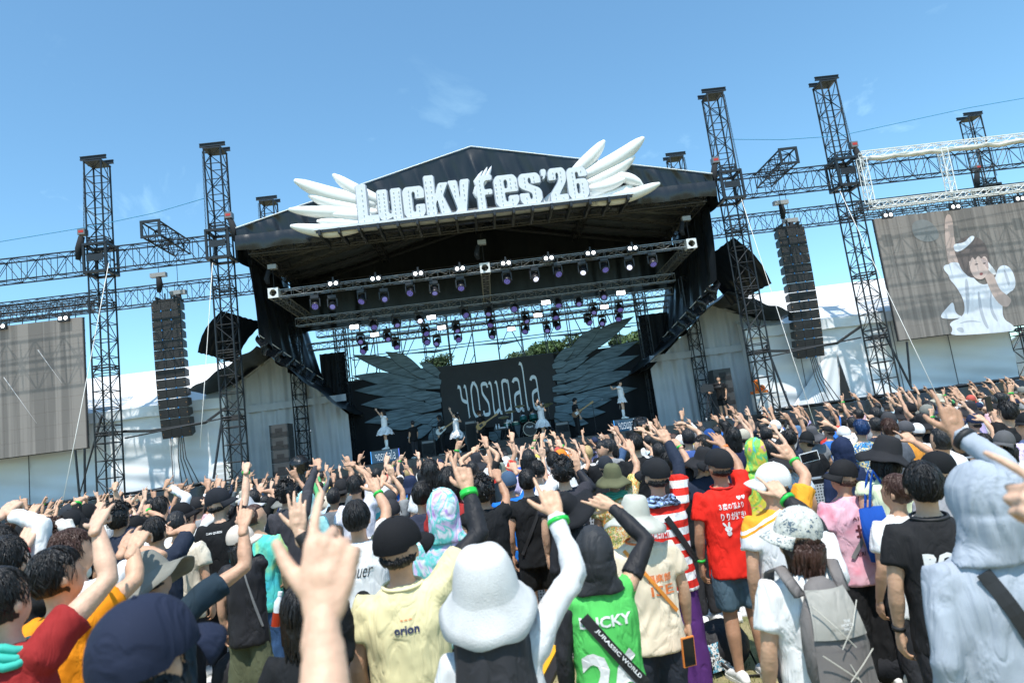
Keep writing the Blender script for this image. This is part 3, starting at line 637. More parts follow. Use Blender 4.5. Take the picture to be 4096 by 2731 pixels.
fig_poly(scr, [(1742, 830), (1782, 828), (1795, 960), (1808, 1060), (1830, 1140), (1790, 1170), (1762, 1100), (1745, 980)], SS, 0.008, 'picture_arm', 'raised bare arm on the screen picture')
fig_poly(scr, [(1820, 1090), (1875, 1140), (1920, 1200), (1960, 1215), (2015, 1190), (2030, 1120), (2070, 1100), (2115, 1135), (2135, 1230), (2075, 1265), (2055, 1320), (2060, 1400), (2115, 1430), (2130, 1465), (1950, 1480), (1765, 1490), (1790, 1455), (1760, 1420), (1850, 1385), (1850, 1300), (1800, 1215), (1765, 1180), (1755, 1120), (1770, 1090)], SW, 0.012, 'picture_dress', 'white ruffled dress on the screen picture')
fig_poly(scr, [(1720, 1110), (1790, 1095), (1780, 1180)], SW, 0.010, 'picture_ribbon')
fig_poly(scr, [(1710, 1390), (1760, 1330), (1790, 1300), (1800, 1370), (1850, 1390), (1760, 1400)], SW, 0.010, 'picture_ribbon')
fig_poly(scr, [(2040, 1240), (2085, 1270), (2110, 1300), (2075, 1345), (2010, 1290), (1960, 1170), (1935, 1105), (1985, 1100), (2010, 1160)], SS, 0.016, 'picture_forearm')
fig_poly(scr, [(1930, 1065), (1955, 1060), (2030, 1150), (2005, 1165)], (0.45, 0.46, 0.48), 0.020, 'picture_microphone')
fig_poly(scr, [(1790, 1020), (1820, 965), (1880, 945), (1940, 960), (1978, 1020), (1990, 1100), (1975, 1150), (1890, 1185), (1830, 1130), (1815, 1080)], SG, 0.016, 'picture_hair', 'dark bobbed hair on the screen picture')
fig_poly(scr, [(1872, 1060), (1930, 1030), (1972, 1060), (1985, 1130), (1955, 1185), (1905, 1180), (1878, 1130)], (0.36, 0.29, 0.27), 0.020, 'picture_face')
fig_poly(scr, [(1868, 1060), (1885, 1015), (1930, 1005), (1970, 1030), (1978, 1075), (1955, 1052), (1940, 1075), (1925, 1050), (1905, 1082), (1892, 1055), (1878, 1095)], SG, 0.022, 'picture_fringe')
fig_poly(scr, [(1903, 1100), (1922, 1096), (1923, 1102), (1905, 1106)], (.06, .05, .05), 0.023, 'picture_eye'); fig_poly(scr, [(1948, 1094), (1966, 1092), (1965, 1098), (1949, 1100)], (.06, .05, .05), 0.023, 'picture_eye')
fig_poly(scr, [(1930, 1148), (1950, 1146), (1948, 1160), (1934, 1162)], (.2, .07, .07), 0.023, 'picture_mouth')
for pl_ in ([(1850, 1180), (1868, 1180), (1880, 1300), (1866, 1400), (1858, 1300)], [(1920, 1250), (1932, 1245), (1950, 1370), (1990, 1460), (1960, 1440), (1930, 1360)], [(1990, 1240), (2000, 1240), (1995, 1330), (2040, 1420), (2010, 1400), (1985, 1340)], [(1800, 1430), (1880, 1400), (1960, 1420), (1880, 1412)], [(2060, 1130), (2072, 1130), (2100, 1200), (2090, 1230)], [(1800, 1450), (1840, 1440), (1850, 1475), (1820, 1470)]): fig_poly(scr, pl_, (.27, .30, .35), 0.014, 'picture_fold')
fig_poly(scr, [(1785, 990), (1850, 985), (1880, 945), (1910, 950), (1880, 990), (1830, 1030), (1795, 1035)], SW, 0.024, 'picture_bow')
for (x_, z_, L_) in ((-17.0, -1.1, 1.4), (-18.3, -2.0, 1.9)):
    a = Vector((x_+23.9, -0.05, z_)); b = a+Vector((L_*0.62, 0, -L_)); MB().tube([a, b], (0.022, .003), 4, ref=(1, 0, 0)).build('picture_streak', mat('screen_streak', (0.3, 0.31, 0.32), .5, emit=(.3, .31, .32), estr=.4), scl)
def blinder(x, y, z, label, w=0.2):
    t = empty('blinder_lamp', (x, y, z), label=label, cat='stage lamp', group='twin white blinder lamps')
    mb = MB().box((-0.21, 0, -0.12), (0.21, 0.12, 0.12)); mb.box((-0.03, 0.02, 0.12), (0.03, 0.06, 0.25)); mb.build('case', CASE, t)
    for sx in (-1, 1): MB().lathe([(0, 0.0), (0.04, .012), (0.068, 0)], 14, Matrix.Translation((sx*0.105, -0.012, 0)) @ Matrix.Rotation(rad(90), 4, 'X')).build('bulb', LAMP, t, smooth=True)
names = ['on the front truss, first from its left corner', 'on the front truss, second from its left corner', 'on the front truss, third from its left corner', 'just left of the middle truss block', 'just right of the middle truss block', 'on the front truss, third from its right corner', 'on the front truss, second from its right corner', 'on the front truss, first from its right corner']
for (a, b), nm in zip(((437,793),(659,767),(882,738),(1100,708),(1341,683),(1565,655),(1784,628),(2003,600)), names):
    p = at(1000+a/1.3067, 550+b/1.3067, 24.85); blinder(p.x, 24.85, 8.52, 'lit pair of round white lamps '+nm)
for (a, b), nm in zip(((415, 1358), (0, 1412)), ('above the right end of the left screen', 'above the left screen at the picture edge')):
    p = at(a/1.6507, 450+b/1.6507, 26.3); blinder(p.x, 26.3, p.z, 'lit pair of round white lamps '+nm)
for (a, b), nm in zip(((1435, 832), (1803, 786), (2155, 742)), ('above the left end of the right screen', 'above the middle of the right screen', 'above the right screen at the picture edge')):
    p = at(2500+a/1.3634, 250+b/1.3634, 26.0); blinder(p.x, 26.0, p.z, 'lit pair of round white lamps '+nm)

# ================================================================== LINE ARRAYS
def line_array(xl, side, label):
    n_ = 14; w, h = 1.12, 0.372; t = empty('line_array', (xl, 26.4, 9.0), label=label, cat='loudspeaker array', group='hanging loudspeaker arrays')
    grille = mat('speaker_grille', (0.014, 0.015, 0.017), 0.55, bump=0.7, bscale=120, vary=.15, vscale=4); case = mat('speaker_case', (0.018, 0.019, 0.021), 0.5); tick = mat('orange_mark', (0.6, 0.28, 0.08), 0.5); blue = mat('blue_latch', (0.03, 0.2, 0.5), 0.4)
    mc = MB(); hb_ = h/2-0.005
    mc.add([(0, 0, -hb_), (w, 0, -hb_), (w-0.06, 0.5, -hb_+.06), (0.06, 0.5, -hb_+.06), (0, 0, hb_), (w, 0, hb_), (w-0.06, 0.5, hb_-.06), (0.06, 0.5, hb_-.06)], [(0,3,2,1),(4,5,6,7),(0,1,5,4),(1,2,6,5),(2,3,7,6),(3,0,4,7)])
    cme = mc.mesh('cabinet', case)
    mg = MB()
    for a, b in ((0.02, 0.36), (0.38, 0.74), (0.76, 1.10)): mg.box((a, -0.018, -hb_+.02), (b, -0.002, hb_-.02))
    gme = mg.mesh('grille', grille)
    ml = MB()
    for x in (0.37, 0.75): ml.box((x-0.02, -0.03, -hb_-.03), (x+0.02, -0.002, -hb_+.03))
    lme = ml.mesh('latch', blue); mk = MB().box((0.05, -0.02, -.02), (0.065, -0.0185, .01)).box((w-.065, -0.02, -.02), (w-.05, -0.0185, .01)); kme = mk.mesh('mark', tick)
    y, z, ang = 0.0, -h/2, 0.0
    for i in range(n_):
        ang = rad(0.4*i if i < 7 else 2.8+(i-7)*1.5)
        M = Matrix.Translation((0, y, z)) @ Matrix.Rotation(ang, 4, 'X')
        c = bpy.data.objects.new('cabinet', cme); COL.objects.link(c); c.parent = t; c.matrix_local = M
        for me, nn in ((gme, 'grille'), (lme, 'latch'), (kme, 'mark')):
            o = bpy.data.objects.new(nn, me); COL.objects.link(o); o.parent = c
        y += math.sin(ang)*h*1.02; z -= math.cos(ang)*h*1.02
    mb = MB().box((0.05, 0.02, 0.02), (w-.05, 0.45, 0.10)); mb.box((0.2, -0.1, 0.1), (0.26, 0.7, 0.2)); mb.box((w-.26, -0.1, 0.1), (w-.2, 0.7, 0.2)); mb.bar((0.5, .1, .1), (0.5, .1, 0.35), 0.03); mb.bar((0.6, .4, .1), (0.6, .4, 0.35), 0.03); mb.build('flying_frame', RUBBER, t)
    for k, (xx, zz, yy) in enumerate(((0.35, 1.0, .0), (0.85, 0.35, .5))):
        MB().box((xx-.3, yy-.1, zz), (xx+.3, yy+.1, zz+.16)).build('motor_bar', mat('grey_motor', (0.33, 0.34, 0.35), .5), t)
        MB().tube([(xx, yy, zz), (xx+.02, yy, zz-.3), (xx-.02, yy, zz-.6)], [.10, .13, .08], 8).build('chain_bag', MESHF, t, smooth=True); MB().bar((xx, yy, zz+.16), (xx, yy, 2.0), .012).build('chain', RUBBER, t)
    MB().bar((0.3, .1, 0), (0.35, .1, 1.0), .012).build('sling', RUBBER, t)
line_array(-12.62, -1, 'tall curved black loudspeaker array hanging left of the stage')
line_array(12.36, 1, 'tall curved black loudspeaker array hanging right of the stage')
for sx, x0, x1, lb in ((-1, XL1+.3, XL2-.3, 'left'), (1, XR1+.3, XR2-.3, 'right')):
    z = 4.0
    o = MB().tube([(x0, 25.5, z-.15), (x1, 25.5, z+.15)], .03, 6).build('tie_pipe', BLACKM); tag(o, 'horizontal black pipe with straps across the foot of the %s line array' % lb, 'pipe', 'pipes below the line arrays')
    o = MB().tube([(x0, 25.4, z+.1), ((x0+x1)/2-1, 25.5, z+.0), ((x0+x1)/2+1, 25.5, z+.05), (x1, 25.4, z+.55)], [(.05, .008)]*4, 4, ref=(0, 0, 1)).build('ratchet_strap', RUBBER); tag(o, 'slack black strap above the pipe at the %s line array' % lb, 'strap', 'straps below the line arrays')
for i, (a, b) in enumerate((((1240, 1500), (1150, 1050)),)):
    pass
for lb, x in (('left', -12.1), ('right', 12.95)):
    mb = MB()
    for k in range(4): mb.tube([(x+k*.06, 26.9, 3.8), (x+k*.1, 26.8, 2.9), (x+.15+k*.22, 26.7, 1.8)], .018, 5)
    tag(mb.build('cable_bundle', RUBBER, smooth=True), 'black cables running down below the %s line array' % lb, 'cables', 'cables below the line arrays')
for i, (a, b, lb) in enumerate(((at(1655/2352*4096*0+ (740/1.8092), 1300+650/1.8092, 25.2), at(575/1.8092, 1300+1230/1.8092, 25.0), 'left'), )):
    o = MB().tube([a, b], (.05, .02), 5).build('brace_strap', RUBBER); tag(o, 'black strap slanting down left of the left outer tower', 'strap')
def z5(a, b, Y): return at(2600+a/1.5722, 1100+b/1.5722, Y)
def z6(a, b, Y): return at(a/1.8092, 1300+b/1.8092, Y)
def z4(a, b, Y): return at(1000+a/1.3067, 1200+b/1.3067, Y)
def z2(a, b, Y): return at(1000+a/1.3067, 550+b/1.3067, Y)
def z3(a, b, Y): return at(2500+a/1.3634, 250+b/1.3634, Y)
for A, B, lb in ((z6(1610, 650, 25), z6(1545, 1110, 24.6), 'black brace pole slanting left of the left inner tower'), (z5(730, 440, 25), z5(880, 830, 24.6), 'black brace pole slanting right of the right inner tower'),
             (z5(1440, 300, 25), z5(1650, 720, 24.8), 'black brace pole slanting right of the right outer tower'), (z6(545, 905, 25.3), z6(575, 1240, 25.2), 'thin black pole under the left screen'), (z5(1615, 420, 25.3), z5(1640, 700, 25.2), 'thin black pole under the right screen'),
             (z6(612, 895, 25.6), z6(615, 1240, 25.5), 'straight black pole under the right end of the left screen')):
    o = MB().tube([A, B], .045, 6).build('brace_pole', BLACKM); tag(o, lb, 'pole', 'brace poles')

# ---- white truss frame on the right
wf = empty('white_truss_frame', (14.9, 24.0, 8.85), label='white rectangular truss frame with rolled cloth in front of the right beam', cat='truss frame')
mb = MB(); Lw = 11.5
for z in (0, 1.95): truss_mb(mb, (0, 0, z), (Lw, 0, z), 0.24, 0.4, 0.022, 0.011, n=5, h=.24)
for x in (0, 3.15, 7.1, 11): truss_mb(mb, (x, 0, .1), (x, 0, 1.85), 0.24, 0.4, 0.022, 0.011, up=(0, 1, 0))
mb.build('frame', WHITEM, wf)
MB().tube([(0.3+i*0.45, -0.05, 1.80-0.05*math.sin(i*2.3)-.03*(i % 3)) for i in range(25)], [(.10+.03*math.sin(i*1.7), .09) for i in range(25)], 9).build('rolled_cloth', mat('cream_cloth_roll', (0.62, 0.58, 0.52), .8, vary=.3, vscale=3), wf, smooth=True)

# ================================================================== STAGE LIGHTING
rig = empty('lighting_rig', (XC, 25.2, 8.4), label='silver lighting truss rectangle hanging under the stage roof', cat='lighting truss')
def rp(x, y, z): return Vector((x-XC, y-25.2, z-8.4))
mb = MB(); truss_mb(mb, rp(-7.3, 25.2, 8.45), rp(8.2, 25.2, 8.52), 0.26, 0.45, 0.019, 0.009); mb.build('front_truss', ALU, rig)
for x in (-7.5, .42, 8.35):
    mb = MB(); truss_mb(mb, rp(x, 25.4, 8.45), rp(x, 30.6, 8.40), 0.3, 0.45, 0.024, 0.011); mb.build('cross_truss', ALU, rig)
CB = mat('corner_block_white', (0.72, 0.73, 0.74), .4)
for x in (-7.5, .42, 8.35):
    c = rp(x, 25.2, 8.48); mb = MB()
    y = -0.19
    for dx0, dx1, dz0, dz1 in ((-.19, .19, .13, .19), (-.19, .19, -.19, -.13), (-.19, -.13, -.13, .13), (.13, .19, -.13, .13)):
        mb.box((c.x+dx0, c.y+y, c.z+dz0), (c.x+dx1, c.y+y+.03, c.z+dz1))
    for sx in (-1, 1):
        for sz in (-1, 1): mb.add([(c.x+sx*.14, c.y+y+.004, c.z+sz*.14), (c.x+sx*.14, c.y+y+.004, c.z+sz*.03), (c.x+sx*.03, c.y+y+.004, c.z+sz*.14)], [(0, 1, 2)])
    mb.box((c.x-.19, c.y-.16, c.z-.19), (c.x-.16, c.y+.19, c.z+.19)); mb.box((c.x+.16, c.y-.16, c.z-.19), (c.x+.19, c.y+.19, c.z+.19)); mb.box((c.x-.159, c.y-.159, c.z+.16), (c.x+.159, c.y+.19, c.z+.19))
    mb.build('corner_block', CB, rig)
    mb = MB().box((c.x-.16, c.y-.1, c.z+.95), (c.x+.16, c.y+.1, c.z+1.12)); mb.build('hoist', mat('grey_motor', (0.33, 0.34, 0.35), .5), rig)
    MB().tube([(c.x-.15, c.y, c.z+.95), (c.x-.25, c.y, c.z+.6), (c.x-.2, c.y, c.z+.4)], [.07, .11, .07], 8).build('chain_bag', MESHF, rig, smooth=True)
    MB().bar((c.x, c.y, c.z+.19), (c.x, c.y, c.z+.95), .015).build('hook', RUBBER, rig); MB().bar((c.x, c.y, c.z+1.12), (c.x, c.y, c.z+2.2), .012).build('chain', RUBBER, rig)
for y, z, x0, x1, lb in ((27.5, 7.76, -7.4, 8.2, 'second'), (29.5, 7.57, -7.1, 8.6, 'third'), (30.6, 7.22, -7.8, 8.9, 'fourth and rearmost')):
    beam('lighting_truss', (x0, y, z), (x1, y, z), .3, lb+' silver lighting truss from the front under the roof', ALU, .45, .024, .011, 'truss beam', 'lighting trusses under the roof')
LENSW = mat('moving_head_lens_white', (0.5, 0.5, 0.6), .15, emit=(0.75, 0.78, 1.0), estr=1.0); LENSP = mat('moving_head_lens_violet', (0.10, 0.10, 0.28), .2, emit=(0.32, 0.28, 0.95), estr=.25)
LENSD = mat('moving_head_lens_dark', (0.10, 0.10, 0.22), .15, emit=(0.2, 0.2, 0.55), estr=.35)
mh = {}
def mh_meshes():
    b = MB().box((-.15, -.11, -.0), (.15, .11, .12)); b.bar((0, 0, .12), (0, 0, .26), .03)
    mh['base'] = b.mesh('base', CASE)
    y = MB().box((-.19, -.05, -.30), (-.15, .05, 0)).box((.15, -.05, -.30), (.19, .05, 0)); y.box((-.149, -.05, -.03), (.149, .05, -.001)); mh['yoke'] = y.mesh('yoke', CASE)
    h = MB().lathe([(0, .2), (.11, .19), (.135, .1), (.135, -.05), (.15, -.06), (.15, -.17), (.13, -.18), (.13, -.15), (0, -.15)], 16); mh['head'] = h.mesh('head', CASE, True)
    l = MB()
    for (rr, k) in ((0, 1), (.05, 6), (.098, 12)):
        for i in range(k): l.ell((rr*math.cos(6.283*i/k), rr*math.sin(6.283*i/k), -.155), (.021, .021, .014), 8, 4)
    mh['lens_led'] = l
    mh['lens_spot'] = MB().ell((0, 0, -.155), (.10, .10, .03), 14, 6)
mh_meshes(); LL = [('led', LENSP), ('spot', LENSW), ('spot', LENSD)]
mhl = [(k, m_, mh['lens_'+k].mesh('lens', m_, True)) for k, m_ in LL]
def moving_head(x, y, z, kind, tilt, pan, label):
    t = empty('moving_head_light', (x, y, z), pan, label=label, cat='stage light', group='moving head lights on the trusses')
    for nm in ('base', 'yoke'):
        o = bpy.data.objects.new(nm, mh[nm]); COL.objects.link(o); o.parent = t
    h = bpy.data.objects.new('head', mh['head']); COL.objects.link(h); h.parent = t; h.location = (0, 0, -.24); h.rotation_euler = (tilt, 0, 0)
    l = bpy.data.objects.new('lens', mhl[kind][2]); COL.objects.link(l); l.parent = h
rl = random.Random(3)
ORD = ['first', 'second', 'third', 'fourth', 'fifth', 'sixth', 'seventh', 'eighth', 'ninth', 'tenth', 'eleventh', 'twelfth', 'thirteenth', 'fourteenth', 'fifteenth']
rows = [('front', 25.2, .25, [(342,870),(432,870),(588,840),(700,835),(840,800),(965,795),(1102,770),(1345,735),(1487,725),(1607,700),(1742,690),(1852,675),(1985,665),(2103,645)], [0,2,0,2,0,2,0,0,1,0,1,0,1,0]),
        ('second', 27.5, .25, [(645,975),(765,965),(885,945),(1122,915),(1248,905),(1383,885),(1610,860),(1718,855),(1847,820)], [0,2,1,0,2,0,0,2,2]),
        ('third', 29.5, .25, [(578,1055),(718,1040),(917,1010),(1078,995),(1258,965),(1440,945),(1595,925),(1797,900),(1930,885)], [2,2,0,2,0,2,0,2,0]),
        ('rearmost', 30.6, .25, [(597,1105),(763,1080),(922,1060),(978,1065),(1087,1045),(1267,1025),(1440,1000),(1553,995),(1603,978),(1766,955),(1842,960),(1927,935)], [0,0,0,2,0,2,0,2,0,0,2,0])]
for nm, Y, dz, pts, kinds in rows:
    for i, ((a, b), k) in enumerate(zip(pts, kinds)):
        p = z2(a, b, Y-.05); moving_head(p.x, Y-.05, p.z+.2, k, rad(rl.uniform(-62, -35)), rad(rl.uniform(-25, 25)), '%s moving head light from the left on the %s lighting truss' % (ORD[i], nm))
for i, (a, b, Y) in enumerate(((545,990,27.3),(652,1030,29.3),(948,940,27.3),(1002,993,29.3),(1365,1000,30.4),(1505,928,29.3),(1546,862,27.3),(1852,885,29.3),(1938,812,27.3))):
    p = z2(a, b, Y); t = empty('flood_light', p, label='glaring white rectangular flood light, %s from the left under the roof' % ORD[i], cat='stage light', group='lit flood lights')
    MB().box((-.2, 0, -.1), (.2, .12, .1)).box((-.23, .02, .1), (.23, .08, .16)).build('case', CASE, t)
    mb = MB()
    MB().box((-.17, -.012, -.075), (.17, -.002, .075)).build('lamp_face', mat('flood_glow', (1, 1, 1), .3, emit=(1, .98, .95), estr=5), t)

# ================================================================== BACKDROP, SCAFFOLD, DRAPES
bd = empty('backdrop', (XC, 31.0, DECKZ), label='black backdrop with grey wings and a tall thin white logo', cat='backdrop')
def bp_(x, z, dy=0): return Vector((x-XC, dy, z-DECKZ))
BDM = mat('backdrop_black_cloth', (0.010, 0.011, 0.014), .85, bump=.3, bscale=1.5, vary=.2, vscale=.8)
mb = MB()
for (xa, xb, zt) in ((-6.25, -2.0, 5.55), (-2.0, 3.1, 5.4), (3.1, 7.2, 5.62)):
    mb.grid(lambda u, v: bp_(xa+(xb-xa)*u, DECKZ+(zt-DECKZ)*v, .06+.04*math.sin(u*30)*(1-v)), 60, 6)
mb.build('black_cloth', BDM, bd, smooth=True)
MB().box(bp_(-2.16, 2.68, -.10), bp_(3.12, 5.65, -.03)).build('logo_panel', mat('logo_panel_black', (0.012, 0.013, 0.016), .6, vary=.2, vscale=2), bd)
WGM = mat('wing_print_grey_blue', (0.13, 0.19, 0.225), .7, vary=.5, vscale=2.2, stretch=(.7, 1, 5)); WGD = mat('wing_print_outline', (0.008, 0.011, 0.014), .8)
def bfeather(ax, ay, bx, by, w, bend, k):
    a = z4(ax, ay, 31); b = z4(bx, by, 31); a = bp_(a.x, a.z); b = bp_(b.x, b.z); d = b-a; L_ = d.length; n_ = Vector((-d.z, 0, d.x)).normalized()
    def side(s, wf):
        pts = []
        for i in range(15):
            t_ = i/14; wd = (1.12*w*(0.55+0.45*math.sin(t_*2.6))+(.022 if wf == 1 else 0))*(1 if t_ < .5 else max(0, 1-((t_-.5)/.5)**1.8))
            pts.append(a+d*t_+n_*(bend*math.sin(t_*2.8)+s*wd))
        return pts
    y = -.008*k
    for wf, yy, m_, nm in ((1.0, y, WGD, 'feather_outline'), (.93, y-.004, WGM, 'feather')):
        P = side(1, wf)+list(reversed(side(-1, wf)))
        vs = [(p.x, yy, p.z) for p in P]; n2 = 15
        mbx = MB(); mbx.add(vs, [(i, i+1, 2*n2-2-i, 2*n2-1-i) for i in range(n2-1)]); mbx.build(nm, m_, bd)
Rt = [(1660,330,2012,88,.30,.12),(1640,330,1845,130,.24,.08),(1680,400,2035,215,.26,.1),(1680,430,2035,292,.26,.1),(1690,470,2018,375,.25,.08),(1680,520,2025,462,.24,.05),(1670,550,1890,520,.24,.0),(1640,580,1858,582,.22,-.05),(1620,600,1770,640,.22,-.08),(1600,610,1645,668,.2,-.05),
      (1600,380,1770,300,.2,.05),(1595,430,1780,370,.2,.05),(1600,480,1790,430,.2,.03),(1600,530,1770,500,.2,.0),(1595,330,1700,250,.2,.05),(1595,570,1740,560,.2,-.02),(1590,600,1700,620,.18,-.03),(1580,350,1660,330,.16,.03),(1580,410,1680,400,.16,.03),(1580,470,1680,460,.16,.03),(1585,520,1680,520,.16,0)]
for k, (a, b, c, d, w, e) in enumerate(Rt): bfeather(a, b, c, d, w, e, k+1)
Lt = [(940,420,532,290,.28,-.1),(900,390,705,272,.24,-.08),(920,450,532,400,.26,-.08),(920,480,545,475,.26,-.06),(910,530,580,548,.26,-.03),(910,570,598,640,.25,.02),(930,610,700,665,.24,.05),(950,650,820,718,.22,.07),(975,670,935,750,.2,.05),
      (990,400,830,380,.2,-.05),(995,450,820,440,.2,-.04),(995,500,810,505,.2,-.02),(1000,550,820,570,.2,.02),(1005,600,850,630,.2,.04),(990,390,890,330,.18,-.04),(1000,430,910,420,.16,-.03),(1003,520,915,530,.16,.0),(1008,620,930,650,.16,.03),(1010,650,960,700,.14,.03),
      (1100,730,1110,690,.3,0),(1160,770,1150,690,.26,0),(1290,730,1250,690,.18,0),(1640,665,1590,635,.12,0)]
for k, (a, b, c, d, w, e) in enumerate(Lt): bfeather(a, b, c, d, w, e, k+1)
for x, w, h in ((-1.2, .5, .9), (-.6, .45, 1.1), (.2, .35, .8), (1.1, .3, .7)):    # feather tips printed below the panel
    MB().add([bp_(x-w/2, 2.66, .02), bp_(x+w/2, 2.66, .02), bp_(x+w*.2, 2.66-h*.6, .02), bp_(x, 2.66-h, .02), bp_(x-w*.4, 2.66-h*.4, .02)], [(0, 4, 3, 2, 1)]).build('feather', WGM, bd)
# tall gothic logo letters drawn as strokes (x, y in x-height units, width)
def stroke(mb, pts, w0, w1=None):
    w1 = w1 or w0; pts = [Vector((p[0], 0, p[1])) for p in pts]
    for _ in range(2):      # chaikin
        if len(pts) > 2:
            q = [pts[0]]
            for i in range(len(pts)-1): q += [pts[i].lerp(pts[i+1], .25), pts[i].lerp(pts[i+1], .75)]
            q.append(pts[-1]); pts = q
    vs = []; n_ = len(pts)
    for i, p in enumerate(pts):
        d = (pts[min(i+1, n_-1)]-pts[max(0, i-1)]).normalized(); nn = Vector((-d.z, 0, d.x)); 
        w = (w0+(w1-w0)*abs(nn.z))/2      # vertical strokes thick, level strokes thin
        vs += [p+nn*w, p-nn*w]
    mb.add(vs, [(2*i, 2*i+1, 2*i+3, 2*i+2) for i in range(n_-1)])
GL = {'y': (.36, [[(-.04, 1.0), (.06, .98), (.06, .62), (.13, .52), (.27, .47)], [(.20, 1.0), (.28, .97), (.28, .0), (.30, -.02)]]),
      'o': (.34, [[(.16, 1.1), (.03, .9), (.03, .5), (.03, .12), (.16, -.08)], [(.16, 1.1), (.29, .9), (.29, .5), (.29, .12), (.16, -.08)]]),
      's': (.30, [[(.27, .86), (.24, 1.0), (.05, 1.0), (.04, .8), (.06, .66), (.22, .42), (.25, .3), (.25, .05), (.18, .0), (.03, .0), (.02, .14)]]),
      'u': (.36, [[(-.03, 1.02), (.06, .97), (.06, .5), (.05, .05), (.12, -.02), (.2, .06), (.27, .12)], [(.22, 1.02), (.29, .97), (.29, .3), (.29, .0), (.36, .0)]]),
      'g': (.36, [[(.28, .95), (.2, 1.03), (.06, 1.0), (.05, .8), (.05, .3), (.06, .02), (.15, .0), (.28, .12)], [(.26, 1.0), (.30, .98), (.30, .4), (.30, -.1), (.27, -.3), (.15, -.33), (.05, -.27)]]),
      'a': (.36, [[(.05, .92), (.12, 1.03), (.27, 1.0), (.29, .8), (.29, .3), (.29, 0.0), (.36, .0)], [(.29, .60), (.10, .54), (.05, .4), (.05, .1), (.12, -.02), (.22, .04), (.28, .14)]]),
      'l': (.20, [[(-.04, 1.52), (.07, 1.46), (.07, .8), (.07, .0), (.15, .0)]])}
def logo(parent, origin, width, height, mt, y=0.0, name='logo_lettering'):
    tot = sum(GL[c][0]+.07 for c in 'yosugala')-.07; x = 0; mb = MB(); kk = 0
    for c in 'yosugala':
        w, ss = GL[c]
        for s_ in ss:
            n0 = len(mb.v); kk += 1; stroke(mb, [(p[0]+x, p[1]) for p in s_], .045, .12)
            for i in range(n0, len(mb.v)): v = mb.v[i]; mb.v[i] = (v[0], -.0015*(kk % 2), v[2])
        x += w+.07
    sx, sz = width/tot, height; o_ = Vector(origin)
    mb.v = [(o_.x+v[0]*sx, o_.y+y+v[1], o_.z+v[2]*sz) for v in mb.v]
    return mb.build(name, mt, parent)
pl = z4(1098, 575, 30.88)
logo(bd, bp_(-1.33, 3.26, -.104), 3.62, 1.40, mat('logo_white', (0.78, 0.84, 0.88), .6), name='logo_lettering')
sc_ = MB()
for i in range(13):
    x = -6.2+i*1.15
    for y in (31.7, 32.6): sc_.bar((x, y, 0), (x, y, 8.3 if i % 3 else 9.3), .024, 5)
for j in range(9):
    z = 1.0+j*.95
    for y in (31.7, 32.6): sc_.bar((-6.3, y, z), (7.8, y, z), .022, 5)
    for i in range(0, 13, 2): sc_.bar((-6.2+i*1.15, 31.7, z), (-6.2+i*1.15, 32.6, z), .02, 4)
for i in range(0, 12, 2):
    for j in range(0, 9, 2): sc_.bar((-6.2+i*1.15, 32.62, .6+j*.95), (-6.2+(i+1)*1.15, 32.62, .6+(j+2)*.95), .018, 4)
for s_ in (-1, 1):
    for k in range(5): sc_.bar((XC+s_*(1.5+k*1.5), 31.6, 5.7), (XC+s_*(.3+k*1.6), 31.6, 8.6), .024, 5)
scf = sc_.build('scaffold', BLACKM); tag(scf, 'black scaffold of pipes standing behind the backdrop', 'scaffold')
o = MB().grid(lambda u, v: (-5.6+12.6*u, 31.6+.03*math.sin(u*50), 6.55+.10*v+.10*abs(math.sin(u*12))*(1-v)-.12), 120, 3).build('scaffold_sheet', MESHF); tag(o, 'black folded sheet hung along the scaffold above the backdrop', 'sheet')
for xa, xb, lb in ((-7.4, -6.25, 'left'), (7.22, 8.65, 'right')):
    o = MB().grid(lambda u, v: (xa+(xb-xa)*u, 30.85+.06*math.sin(u*24+math.sin(v*4)), DECKZ+(6.9-DECKZ)*v), 40, 10).build('masking_drape', MESHF, smooth=True); tag(o, 'tall black drape at the %s end of the backdrop' % lb, 'drape', 'masking drapes')
for x, y, lb in ((-7.75, 28.3, 'left, nearer the tent'), (-6.3, 30.3, 'left, by the backdrop'), (8.9, 28.3, 'right, nearer the tent'), (7.3, 30.3, 'right, by the backdrop')):
    tw = MB(); truss_mb(tw, (0, 0, 0), (0, 0, 7.9), .45, .5, .028, .014, up=(0, 1, 0)); o = tw.build('roof_leg', BLACKM, loc=(x, y, 0)); tag(o, 'black truss leg inside the stage on the '+lb, 'truss tower', 'inner truss legs')

# ================================================================== THINGS ON STAGE
def riser(p, w, label):
    t = empty('riser_box', (p[0], p[1], DECKZ), label=label, cat='riser', group='logo risers at the stage edge')
    MB().box((-w/2, 0, 0), (w/2, .55, .5)).build('box', CASE, t)
    MB().box((-w/2+.03, -.02, .03), (w/2-.03, -.002, .47)).build('screen_face', mat('riser_screen', (0.01, 0.025, 0.05), .1, emit=(0.01, .035, .07), estr=1, vary=.6, vscale=6), t)
    for x0, x1, c in ((-w/2, -w/2+.025, (0.05, .25, .6)), (w/2-.025, w/2, (.1, .15, .6))): MB().box((x0, -.022, .02), (x1, -.003, .48)).build('lit_edge', mat('riser_edge_%d' % int(c[0]*100), c, .3, emit=c, estr=1), t)
    logo(t, (-w*.34, -.023, .12), w*.7, .22, mat('riser_logo', (.8, .8, .8), .5, emit=(.8, .8, .8), estr=.3))
riser((-4.25, 26.7), 1.1, 'screen fronted logo riser under the leftmost singer'); riser((5.22, 26.7), 1.1, 'screen fronted logo riser under the rightmost singer')
